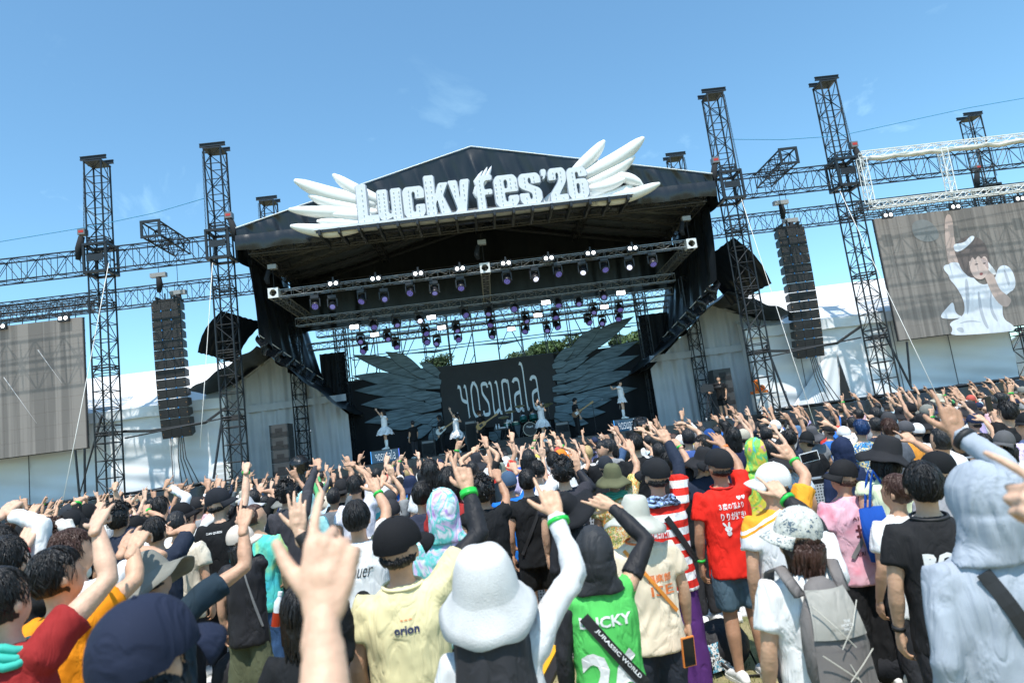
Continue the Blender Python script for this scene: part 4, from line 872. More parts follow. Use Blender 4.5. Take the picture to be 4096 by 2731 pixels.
def pa_stack(x, y, n_, label, w=.72):
    t = empty('speaker_stack', (x, y, DECKZ), label=label, cat='speaker stack', group='speaker stacks in the wings')
    for i in range(n_):
        h = .5; c = MB().box((-w/2, 0, i*h), (w/2, .7, i*h+h-.012)).build('speaker_box', mat('speaker_case_grey', (0.05, 0.052, 0.055), .5, vary=.2, vscale=2), t)
        MB().box((-.14, -.012, i*h+.2), (.14, -.002, i*h+.34)).build('horn', RUBBER, c)
        MB().box((-w/2+.02, -.008, i*h+.03), (w/2-.02, -.0015, i*h+.19)).build('grille', mat('speaker_grille', (0.03, 0.03, 0.03), .6), c)
    return t
pa_stack(-8.30, 27.0, 4, 'stack of four grey speaker boxes in the left wing'); pa_stack(9.45, 27.3, 4, 'stack of four dark speaker boxes behind the cameraman')
MIC = mat('chrome', (.5, .5, .52), .25, .9)
def mic_stand(x, y, h, label, z=DECKZ):
    t = empty('microphone_stand', (x, y, z), label=label, cat='microphone stand', group='microphone stands')
    mb = MB(); mb.bar((0, 0, .25), (0, 0, h), .012, 6)
    for a in range(3): mb.bar((0, 0, .25), (.3*math.cos(a*2.1), .3*math.sin(a*2.1), .01), .01, 5)
    mb.bar((0, 0, h), (.35, -.3, h+.12), .009, 5); mb.build('stand', CASE, t); MB().ell((.37, -.32, h+.13), (.03, .03, .035)).build('microphone', MIC, t)
mic_stand(-7.2, 26.4, 1.4, 'microphone stand in the left wing by the speaker stack'); mic_stand(-2.55, 29.0, 1.3, 'microphone stand left of the white guitar player'); mic_stand(-.75, 29.2, 1.3, 'microphone stand beside the bass player'); mic_stand(4.3, 29.0, 1.3, 'microphone stand beside the right guitarist')
def amp(x, y, w, h, label):
    t = empty('amplifier', (x, y, DECKZ), label=label, cat='amplifier', group='amplifiers on stage'); MB().box((-w/2, 0, 0), (w/2, .4, h)).build('cabinet', CASE, t)
    MB().box((-w/2+.04, -.01, .05), (w/2-.04, -.001, h-.16)).build('grille', mat('speaker_grille', (0.03, 0.03, 0.03), .6), t); MB().box((-w/2+.04, -.012, h-.13), (w/2-.04, -.001, h-.04)).build('control_panel', mat('amp_panel', (.3, .3, .3), .4), t)
amp(-.9, 30.1, .66, 1.3, 'tall bass amplifier beside the bass player'); amp(3.0, 30.1, .6, .75, 'guitar amplifier left of the right guitarist'); amp(-2.9, 30.2, .6, .7, 'low amplifier behind the white guitar player')
t = empty('side_table', (.35, 29.6, DECKZ), label='small black table with water bottles beside the drums', cat='table')
MB().box((-.35, -.2, .72), (.35, .2, .76)).build('table_top', CASE, t); mb = MB(); mb.bar((0, 0, 0), (0, 0, .72), .02); mb.box((-.2, -.02, 0), (.2, .02, .02)); mb.build('leg', CASE, t)
for i, x in enumerate((-.22, -.1, .25)):
    b = empty('water_bottle', (.35+x, 29.55, DECKZ+.762), label='clear water bottle on the table by the drums, %s from the left' % ORD[i], cat='bottle', group='water bottles')
    MB().lathe([(0, 0), (.035, .005), (.036, .14), (.015, .19), (.015, .21)], 10).build('bottle_body', mat('clear_plastic', (.7, .75, .8), .1), b, smooth=True); MB().lathe([(.017, .205), (.017, .235), (0, .236)], 8).build('cap', PIPE, b)
o = MB().ell((.4, 29.5, DECKZ+.80), (.16, .1, .04)).build('towel', PIPE, smooth=True); tag(o, 'crumpled white towel on the table by the drums', 'towel')
# drums
dr = empty('drum_kit', (1.55, 29.9, DECKZ+.3), label='dark green drum kit on a low riser in the middle', cat='drum kit')
TEAL = mat('drum_shell_green', (0.01, .10, .09), .25, vary=.2); HEADW = mat('drum_head', (.6, .6, .58), .5); BR = mat('cymbal_brass', (.45, .36, .16), .3, .9)
def drum(cx, cy, cz, r, h, tilt=0, front=False):
    M = Matrix.Translation((cx, cy, cz)) @ Matrix.Rotation(rad(90) if front else tilt, 4, 'X')
    MB().lathe([(r, -h/2), (r, h/2)], 24, M).build('drum_shell', TEAL, dr, smooth=True)
    MB().lathe([(0, h/2+.002), (r*.98, h/2+.002)], 24, M).build('drum_head', CASE if front else HEADW, dr); MB().lathe([(r*.98, h/2-.02), (r*1.03, h/2-.02), (r*1.03, h/2+.015), (r*.98, h/2+.015)], 24, M).build('hoop', MIC, dr)
drum(0, -.3, .30, .29, .4, front=True); drum(-.22, -.2, .78, .15, .2, rad(-20)); drum(.22, -.2, .78, .16, .22, rad(-20)); drum(.62, -.05, .45, .2, .35); drum(-.55, 0, .62, .17, .14); drum(-.95, -.1, .62, .15, .14)
me = fit(text_mesh('Pearl', 1, .01), .26, .09); me.materials.clear(); me.materials.append(PIPE); o = bpy.data.objects.new('drum_lettering', me); COL.objects.link(o); o.parent = dr; o.rotation_euler = (rad(90), 0, 0); o.location = (0, -.51, .36)
for (x, y, z) in ((-.75, -.2, 1.15), (.75, -.2, 1.2), (-1.05, 0, .95), (.95, .1, 1.3), (-.3, .1, 1.35)):
    M = Matrix.Translation((x, y, z)) @ Matrix.Rotation(rad(15), 4, 'X'); MB().lathe([(0, .03), (.05, .02), (.24, 0), (.24, -.004)], 20, M).build('cymbal', BR, dr, smooth=True)
    mb = MB(); mb.bar((x, y, 0), (x, y, z), .012); [mb.bar((x, y, .25), (x+.25*math.cos(a*2.1), y+.25*math.sin(a*2.1), 0), .01) for a in range(3)]; mb.build('cymbal_stand', MIC, dr)
o = MB().box((.0, 29.0, DECKZ), (3.2, 31.0-.2, DECKZ+.29)).build('drum_riser', CASE); tag(o, 'low black riser carrying the drum kit', 'riser')
# camera covers, fan, wing clutter
def video_camera(p, rz, label, wrapped=False, tripod=1.1):
    t = empty('video_camera', (p[0], p[1], p[2]), rz, label=label, cat='camera', group='video cameras at the stage edge')
    mb = MB().box((-.11, -.25, tripod), (.11, .25, tripod+.24)); mb.box((-.03, -.2, tripod+.24), (.03, .15, tripod+.29)); mb.build('camera_body', CASE, t)
    MB().lathe([(0, 0), (.06, 0), (.075, .25), (.085, .3), (0, .29)], 14, Matrix.Translation((0, -.25, tripod+.12)) @ Matrix.Rotation(rad(90), 4, 'X')).build('camera_lens', RUBBER, t, smooth=True)
    MB().box((.12, -.02, tripod+.2), (.2, .14, tripod+.34)).build('viewfinder', CASE, t)
    mb = MB()
    for a in range(3): mb.bar((0, 0, tripod-.05), (.42*math.cos(a*2.1+.5), .42*math.sin(a*2.1+.5), .02), .02, 6)
    mb.bar((0, 0, .35), (0, 0, tripod), .03, 6); mb.build('tripod', CASE, t)
    for a in range(3): MB().lathe([(0, .02), (.06, .02), (.06, -.02), (0, -.02)], 10, Matrix.Translation((.42*math.cos(a*2.1+.5), .42*math.sin(a*2.1+.5), .06)) @ Matrix.Rotation(rad(90), 4, 'X')).build('wheel', mat('grey_motor', (0.33, 0.34, 0.35), .5), t)
    if wrapped:
        rs = np.random.RandomState(4); mb = MB().ell((0, 0, tripod+.1), (.34, .36, .34), 22, 16); co = np.array([list(v) for v in mb.v]); co += noisev(co*9, 3)[:, None]*.06*rs.choice([1], size=(1,)); mb.v = [tuple(c) for c in co]; mb.build('rain_cover', TARPW, t)
q = z5(350, 700, 26.4); video_camera((q.x, 26.3, DECKZ), rad(75), 'video camera on a wheeled tripod worked by the man in black on the right'); q = z4(260, 880, 24.6); video_camera((q.x, 24.6, .9), rad(160), 'video camera wrapped in shiny black plastic at the left stage edge', True); q = z4(1280, 800, 24.8); video_camera((q.x, 24.6, .6), rad(160), 'small video camera in front of the stage middle')
q = z4(2040, 660, 24.8); video_camera((q.x, 24.6, .7), rad(190), 'video camera under black plastic right of the right logo riser', True)
t = empty('spot_cooler', (10.55, 26.6, DECKZ), label='white and orange spot cooler machine on the right platform', cat='machine')
MB().box((-.26, -.2, .12), (.26, .25, .8)).build('machine_body', mat('white_plastic', (.75, .75, .73), .4), t); mb = MB()
for k in range(4): mb.ell((-.2+.13*k, -.2+.4*(k % 2), .06), (.05, .05, .05))
mb.build('castors', RUBBER, t); OR = mat('orange_plastic', (.85, .20, .02), .4)
MB().box((-.27, -.21, .8), (.27, .26, .9)).build('orange_band', OR, t); MB().tube([(-.1, -.1, .9), (-.12, -.2, 1.1), (-.2, -.3, 1.3)], [.10, .10, .08], 10).build('duct', OR, t, smooth=True); MB().ell((.12, 0, 1.0), (.13, .13, .13)).build('orange_dome', OR, t, smooth=True)
def lamp_tree(p, label):
    t = empty('floor_lamp_bar', p, label=label, cat='stage lamp', group='white lamp stacks on the side platforms'); mb = MB(); mb.bar((-.3, 0, 0), (-.3, 0, .75), .02); mb.bar((.3, 0, 0), (.3, 0, .75), .02); mb.build('frame', ALU, t)
    for k in range(4): MB().box((-.27, -.08, .08+k*.17), (.27, .06, .19+k*.17)).build('lamp_bar', mat('grey_white_lamp', (.6, .6, .6), .4), t)
q = z6(1625, 1100, 25.8); lamp_tree((q.x, 25.8, DECKZ), 'white rack of stacked lamp bars beside the left inner tower'); q = z5(820, 815, 25.8); lamp_tree((q.x, 25.8, DECKZ), 'white rack of stacked lamp bars beside the right inner tower')
# ================================================================== TREES
LEAF = mat('pine_needles', (0.045, 0.075, 0.028), .8, vary=.45, vscale=1.2); LEAF2 = mat('broad_leaves', (0.07, 0.12, 0.035), .8, vary=.4, vscale=1.0); BARK = mat('bark', (0.09, 0.06, 0.04), .9, bump=.6)
def crown_mesh(seed, R, Hh, nblob, nleaf, lm, size):
    rs = np.random.RandomState(seed); bl = []
    for i in range(nblob):
        a = rs.rand()*6.28; zz = rs.rand()**.8; rr = R*(1-.55*zz)*rs.rand()**.5; bl.append((rr*math.cos(a), rr*math.sin(a), zz*Hh, rs.uniform(.5, 1.1)))
    bl = np.array(bl); c = bl[rs.randint(0, nblob, nleaf)]; d = rs.normal(size=(nleaf, 3)); d /= np.linalg.norm(d, axis=1)[:, None]; rad_ = rs.rand(nleaf)**.33
    p = c[:, :3]+d*(rad_*c[:, 3])[:, None]*np.array([1.15, 1.15, .6])
    t1 = rs.normal(size=(nleaf, 3)); t1 /= np.linalg.norm(t1, axis=1)[:, None]; t2 = np.cross(t1, rs.normal(size=(nleaf, 3))); t2 /= np.linalg.norm(t2, axis=1)[:, None]
    sz = size*rs.uniform(.5, 1.3, nleaf)[:, None]
    v = np.stack([p-t1*sz, p+t2*sz*.45, p+t1*sz, p-t2*sz*.45], 1).reshape(-1, 3); f = np.arange(nleaf*4).reshape(-1, 4)
    me = bpy.data.meshes.new('crown'); me.from_pydata(v.tolist(), [], f.tolist()); me.materials.append(lm); return me, bl
crs = [crown_mesh(1, 2.6, 4.5, 26, 9000, LEAF, .16), crown_mesh(2, 2.2, 5.2, 24, 9000, LEAF, .15), crown_mesh(3, 3.0, 3.6, 28, 9000, LEAF2, .17)]
def tree(x, y, ztop, k, label, sc=1.0):
    t = empty('pine_tree', (x, y, 0), random.Random(int(x*10)).uniform(0, 6), label=label, cat='tree', group='trees beyond the stage'); me, bl = crs[k]; hh = [5.3, 6.0, 4.4][k]*sc
    c = bpy.data.objects.new('crown', me); COL.objects.link(c); c.parent = t; c.location = (0, 0, ztop-hh); c.scale = (sc, sc, sc)
    mb = MB().tube([(0, 0, 0), (.1, .05, ztop*.4), (0, 0, ztop-hh*.3)], [.28, .2, .08], 8)
    for b in bl[:10]: mb.tube([(0, 0, ztop-hh+b[2]*sc*.5), (b[0]*sc, b[1]*sc, ztop-hh+b[2]*sc)], [.07, .02], 5)
    mb.build('trunk', BARK, t)
tl = [(-3.9, 58, 10.3, 0, 'lone pine seen left above the logo panel', .8), (-.5, 60, 9.6, 1, 'low pine top above the left half of the logo', .8), (3.0, 58, 9.8, 0, 'dense pine above the right half of the logo', 1), (5.6, 60, 10.9, 2, 'tallest rounded pine above the right end of the logo', 1), (8.4, 58, 10.6, 0, 'pine behind the root of the right backdrop wing', 1), (11.2, 60, 10.7, 1, 'pine behind the middle of the right backdrop wing', 1), (14, 57, 10.6, 2, 'broad pine behind the tip of the right backdrop wing', 1.1), (17.2, 55, 9.2, 0, 'pine right of the right masking drape', 1),
      (-9.5, 52, 6.2, 2, 'low bright tree glimpsed left of the black drape', 1), (26.5, 44, 7.4, 2, 'dense dark tree at the right edge below the screen', 1.2), (30, 43, 8.4, 0, 'dark pine at the far right edge beyond the small tent', 1.2), (33.5, 46, 8.8, 1, 'pine rightmost beyond the right platform', 1.2), (-13, 60, 6, 1, 'low pine behind the left tent', 1), (20.5, 60, 7, 0, 'low pine behind the right tent', 1), (1.5, 66, 9.9, 2, 'farther tree between the pines above the logo', 1), (7, 66, 10.2, 1, 'farther pine behind the rounded pine', 1)]
for a in tl: tree(*a[:4], a[4], a[5])

# ================================================================== PEOPLE
JOBS = []      # (object, voxel, smooth, post, extra hand objects)
def hand_mb(W_, z, p, side, s, pose, rs):
    """hand at wrist W_, z = finger direction, p = palm normal, side +1 right / -1 left"""
    z = z.normalized(); p = (p-z*p.dot(z)).normalized(); t = z.cross(p)*side
    mb = MB()
    def P(a, b, c): return W_+(t*a+p*b+z*c)*s
    kn = [(.031, .093, .0), (.010, .097, -.004), (-.012, .092, -.003), (-.031, .082, .002)]
    ws = [.017, .006, -.006, -.017]
    mb.tube([P(0, 0, -.05), P(0, 0, -.01), P(.0, .0, .02)], [(.027*s, .020*s), (.027*s, .019*s), (.030*s, .018*s)], 10, ref=t, round_=True)
    for k in range(4):
        x, zz, y = kn[k]; mb.tube([P(ws[k], .002, .0), P((x+ws[k])*.55, .001, zz*.5), P(x, y, zz)], [.015*s, .0155*s, .0125*s], 8, round_=True)
    mb.ell(P(.004, .008, .045), (.03*s, .03*s, .03*s), 8, 6)
    L = [(.043, .026, .022), (.047, .030, .023), (.043, .028, .022), (.034, .021, .019)]
    EXT, CURL, HALF = (8, 10, 8), (72, 95, 55), (35, 50, 30)
    if pose == 'point': A = [EXT, CURL, CURL, CURL]
    elif pose == 'gun': A = [EXT, (60, 80, 45), (68, 88, 50), (70, 85, 50)]
    elif pose == 'open': A = [(6, 8, 6), (10, 12, 8), (12, 14, 8), (8, 12, 8)]
    elif pose == 'loose': A = [(8, 12, 10), (38, 50, 30), (48, 60, 35), (50, 60, 35)]
    elif pose == 'grip': A = [(60, 75, 40)]*4
    elif pose == 'three': A = [(5, 6, 5), (4, 6, 5), (75, 90, 50), (8, 10, 8)]
    else: A = [(22, 28, 18), (26, 32, 20), (30, 34, 20), (30, 34, 20)]
    spread = [.10, .02, -.05, -.14] if pose in ('open', 'three') else [.05, .0, -.02, -.05]
    for k in range(4):
        x, zz, y = kn[k]; q = P(x, y, zz); ang = 0; pts = [q-(z*.012)*s, q]; r = [.0098*s, .0098*s]
        for j in range(3):
            ang += rad(A[k][j]+rs.uniform(-5, 5)); d = (z*math.cos(ang)+p*math.sin(ang)+t*spread[k]*math.cos(ang)).normalized()
            q = q+d*L[k][j]*s*(.86 if k == 3 else 1); pts.append(q); r.append([.0088, .0080, .0066][j]*s)
        mb.tube(pts, r, 8, round_=True)
    b = P(.020, .004, .020)
    if pose in ('gun', 'open', 'three'): d1, d2, d3 = (.72, .14, .62), (.66, .08, .76), (.55, .0, .86)
    elif pose in ('point', 'loose'): d1, d2, d3 = (.65, .45, .55), (.45, .55, .68), (.1, .6, .75)
    elif pose == 'grip': d1, d2, d3 = (.5, .7, .4), (.0, .9, .4), (-.4, .8, .3)
    else: d1, d2, d3 = (.7, .3, .6), (.55, .3, .75), (.4, .25, .85)
    pts = [b]; 
    for d, l in ((d1, .040), (d2, .034), (d3, .028)):
        v = t*d[0]+p*d[1]+z*d[2]; pts.append(pts[-1]+v.normalized()*l*s)
    mb.tube(pts, [.0175*s, .0135*s, .0112*s, .0088*s], 8, round_=True)
    return mb
def ray_local(Mi, u, v):
    o = Mi @ Vector((0, 0, CAM_Z)); e = Mi @ at(u, v, 10.0); return o, (e-o).normalized()
def solve_arm(J, o, d, l1, l2, fwd_local, sfac=.97, maxf=.28):
    reach = (l1+l2)*sfac; t0 = (J-o).dot(d); c = o+d*t0; dist = (c-J).length
    if dist < reach:
        k = min(math.sqrt(reach*reach-dist*dist), maxf); return c+d*k*.8, 1.0
    return (c, dist/reach) if dist < reach*1.22 else (J+(c-J).normalized()*reach*1.22, 1.22)
def cap_hat(Mh, s, mt, capyaw=0, brimcol=None, hole=False):
    mb = MB(); C0 = Vector((0, .004, 1.612))*s; R = Matrix.Rotation(rad(capyaw), 4, 'Z'); n, m_ = 36, 10; vs = []; fs = []
    for i in range(m_+1):
        ph = (math.pi*.52)*i/m_
        for j in range(n):
            a = 2*math.pi*j/n; g = 1-.026*math.exp(-((((a*6/(2*math.pi)+.5) % 1)-.5)/.07)**2)*math.sin(ph)
            q = Vector((.096*math.sin(ph)**.9*math.cos(a)*g, .116*math.sin(ph)**.9*math.sin(a)*g, (.119*math.cos(ph) if ph < 1.571 else .108*math.cos(ph))*g+(.004 if i == m_ else 0)-.012*(a > math.pi)*(i == m_)))
            if i == m_: q.x *= .985; q.y *= .985
            vs.append(Mh @ (C0+(R @ q)*s))
    for i in range(m_):
        for j in range(n): fs.append((i*n+j, (i+1)*n+j, (i+1)*n+(j+1) % n, i*n+(j+1) % n))
    mb.add(vs, fs); mb.ell(Vector(Mh @ (C0+Vector((0, 0, .119))*s)), (.007*s,)*3, 8, 5)
    br = MB()
    def bf(u, v):
        a = rad(90-58+116*u); r1 = Vector((.094*math.cos(a), .113*math.sin(a), -.004)); ext = .075*math.cos((u-.5)*2.6)
        q = r1+Vector((math.cos(a)*.4*ext*v, ext*v*.98, -.022*v*v-.055*v*abs(u-.5)**1.5*2+.012*v*(1-v)))
        return Mh @ (C0+(R @ q)*s)
    br.grid(bf, 18, 5)
    return mb, br
def bucket_hat(Mh, s, brim=.085, soft=.012, droop=.045, crown=.105, seed=0, top=.074):
    rs = random.Random(seed); ph = [rs.random()*6 for _ in range(4)]; M = Mh @ Matrix.Translation((0, .004*s, 1.612*s)) @ Matrix.Diagonal((s, s*1.14, s, 1))
    prof = [(.0, crown+.006), (top*.4, crown+.005), (top*.72, crown+.001), (top*.9, crown-.006), (top, crown-.018), (top+.010, crown*.58), (.0925, .02), (.096, -.006), (.098, -.012), (.100+brim*.3, -.022-droop*.25), (.098+brim*.65, -.030-droop*.6), (.098+brim, -.034-droop), (.098+brim-.004, -.038-droop), (.10+brim*.6, -.035-droop*.58), (.098, -.020)]
    def wave(t, r):
        if r < .1: return .003*math.sin(t*5+ph[3])
        f = (r-.098)/max(brim, .01); return f*(soft*1.6*math.sin(2*t+ph[0])+soft*math.sin(3*t+ph[1])+soft*.5*math.sin(7*t+ph[2]))
    return MB().lathe(prof, 44, M, wave)
def hair_mb(Mh, s, style, seed, lod):
    rs = random.Random(seed); C0 = Vector((0, .0, 1.598))*s; mb = MB()
    fr = {'short': 1.0, 'bob': 1.07, 'long': 1.04, 'pony': .99, 'buzz': .955, 'curly': 1.06, 'under': .98}[style]
    rx, ry, rz = .086*fr, .108*fr, .116*fr; n, m_ = (30, 20) if lod < 2 else (16, 10); vs = []; sd = rs.random()*9
    lowb = {'short': -.075, 'bob': -.12, 'long': -.12, 'pony': -.08, 'buzz': -.07, 'curly': -.09, 'under': -.075}[style]
    for i in range(m_+1):
        ph = math.pi*i/m_
        for j in range(n):
            a = 2*math.pi*j/n; x, y, z = math.sin(ph)*math.cos(a), math.sin(ph)*math.sin(a), math.cos(ph)
            k = 1+ (.025*math.sin(a*7+sd+z*4)+.02*math.sin(a*13+z*9+sd*2))*(0 if style == 'buzz' else 1)
            q = Vector((x*rx*k, y*ry*k, z*rz*k))
            front = max(0, y-.12)
            if y > .12 and q.z < .055-(.02 if style in ('bob', 'short', 'curly') else 0): k2 = .80; q = Vector((q.x*.84, q.y*.78, q.z))
            elif q.z < lowb: q = Vector((q.x*.7, q.y*.7, lowb+(q.z-lowb)*.2))
            vs.append(Mh @ (C0+q*s))
    mb.add(vs, [(i*n+j, (i+1)*n+j, (i+1)*n+(j+1) % n, i*n+(j+1) % n) for i in range(m_) for j in range(n)])
    def lock(a, p0, p1, w, off, curl=.0):
        pts = []; rr = []
        for k in range(6):
            f = k/5; ph = p0+(p1-p0)*f; aa = a+curl*math.sin(f*3+sd); o = 1+off*math.sin(math.pi*min(1, f*1.1))+.02
            q = Vector((math.sin(ph)*math.cos(aa)*rx*o, math.sin(ph)*math.sin(aa)*ry*o, math.cos(ph)*rz*o)); pts.append(Mh @ (C0+q*s)); rr.append((w*s*(1.0-.8*f**1.6), w*.5*s*(1-.7*f)))
        mb.tube(pts, rr, 4 if lod == 0 else 3, cap=False)
    nl = {0: 430, 1: 80, 2: 0}[lod]
    if style in ('short', 'under', 'pony', 'bob', 'long'):
        for _ in range(nl):
            a = rs.uniform(0, 6.283); sy = math.sin(a); pe = 1.30 if sy > .45 else (1.95 if sy > -.2 else 2.15)
            if style in ('bob', 'long') and sy < .3: pe = 2.3
            if style == 'pony': pe = min(pe, 1.9)
            p0 = rs.uniform(.05, pe-.5); lock(a, p0, min(pe+rs.uniform(-.1, .12), p0+rs.uniform(.6, 1.1)), rs.uniform(.0024, .0050) if lod == 0 else rs.uniform(.004, .007), rs.uniform(.0, .06) if style != 'pony' else .01, rs.uniform(-.25, .25))
    if style == 'curly':
        for _ in range({0: 300, 1: 130, 2: 30}[lod]):
            a = rs.uniform(0, 6.283); sy = math.sin(a); pe = 1.25 if sy > .4 else 2.05; ph = rs.uniform(0, pe); r = rs.uniform(.010, .018)
            c = C0+Vector((math.sin(ph)*math.cos(a)*rx, math.sin(ph)*math.sin(a)*ry, math.cos(ph)*rz))*s*rs.uniform(.98, 1.10); c = Mh @ c
            t0 = rs.random()*6; ax = Vector((rs.gauss(0, 1), rs.gauss(0, 1), rs.gauss(0, 1))).normalized(); bx = ax.orthogonal().normalized(); cx = ax.cross(bx)
            mb.tube([c+(bx*math.cos(t0+k*1.5)+cx*math.sin(t0+k*1.5)+ax*(k*.25-.4))*r*s for k in range(5)], .006*s, 3, cap=False)
    if style in ('bob', 'long'):
        L_ = .13 if style == 'bob' else .34
        for _ in range({0: 150, 1: 70, 2: 26}[lod]):
            a = rs.uniform(math.pi*.92, math.pi*2.08); x, y = math.cos(a)*rx*.95, math.sin(a)*ry*.9; ll = L_*rs.uniform(.75, 1.1); w = (.012 if lod < 2 else .022)
            mb.tube([Mh @ (C0+Vector((x, y, 0))*s), Mh @ (C0+Vector((x*1.06, y*1.05-.005, -.05))*s), Mh @ (C0+Vector((x*.95+rs.gauss(0, .008), y*.95-.015, -.05-ll*.5))*s), Mh @ (C0+Vector((x*.8+rs.gauss(0, .015), y*.9-.02+rs.gauss(0, .01), -.05-ll))*s)], [(w*s, w*.6*s), (w*s, w*.6*s), (w*.9*s, w*.6*s), (.002, .002)], 4, cap=False)
    if style == 'pony':
        for _ in range({0: 60, 1: 30, 2: 10}[lod]):
            g = rs.gauss
            mb.tube([Mh @ (C0+Vector((g(0, .008), -.100, .0))*s), Mh @ (C0+Vector((g(0, .010), -.135, -.03))*s), Mh @ (C0+Vector((g(0, .016), -.145+g(0, .008), -.14))*s), Mh @ (C0+Vector((g(0, .02), -.13+g(0, .01), -.25+g(0, .03)))*s)], [.010*s, .012*s, .010*s, .002], 4, cap=False)
    return mb
SHOE = {}
def shoe_obj(t, x, y, s, mt, yawd=0):
    mb = MB(); M = Matrix.Translation((x, y, 0)) @ Matrix.Rotation(rad(yawd), 4, 'Z')
    mb.tube([M @ Vector((0, -.075*s, .035*s)), M @ Vector((0, -.05*s, .05*s)), M @ Vector((0, .02*s, .055*s)), M @ Vector((0, .10*s, .045*s)), M @ Vector((0, .17*s, .03*s))], [(.034*s, .034*s), (.040*s, .048*s), (.042*s, .052*s), (.048*s, .036*s), (.036*s, .022*s)], 12, round_=True, ref=(1, 0, 0))
    o = mb.build('shoe', mt, t, smooth=True)
    sb = MB(); n = 16; pr = [(-.08, .032), (-.06, .040), (0, .040), (.08, .050), (.15, .046), (.195, .024)]
    L_ = [(w*s, y_*s) for y_, w in pr]+[(-w*s, y_*s) for y_, w in reversed(pr)]
    vs = [M @ Vector((a, b, 0.002)) for a, b in L_]+[M @ Vector((a, b, .026*s)) for a, b in L_]; k = len(L_)
    sb.add(vs, [tuple(range(k))[::-1], tuple(range(k, 2*k))]+[(i, (i+1) % k, k+(i+1) % k, k+i) for i in range(k)]); sb.build('sole', SOLE, o)
    return o
PEOPLE = []
LOG = []
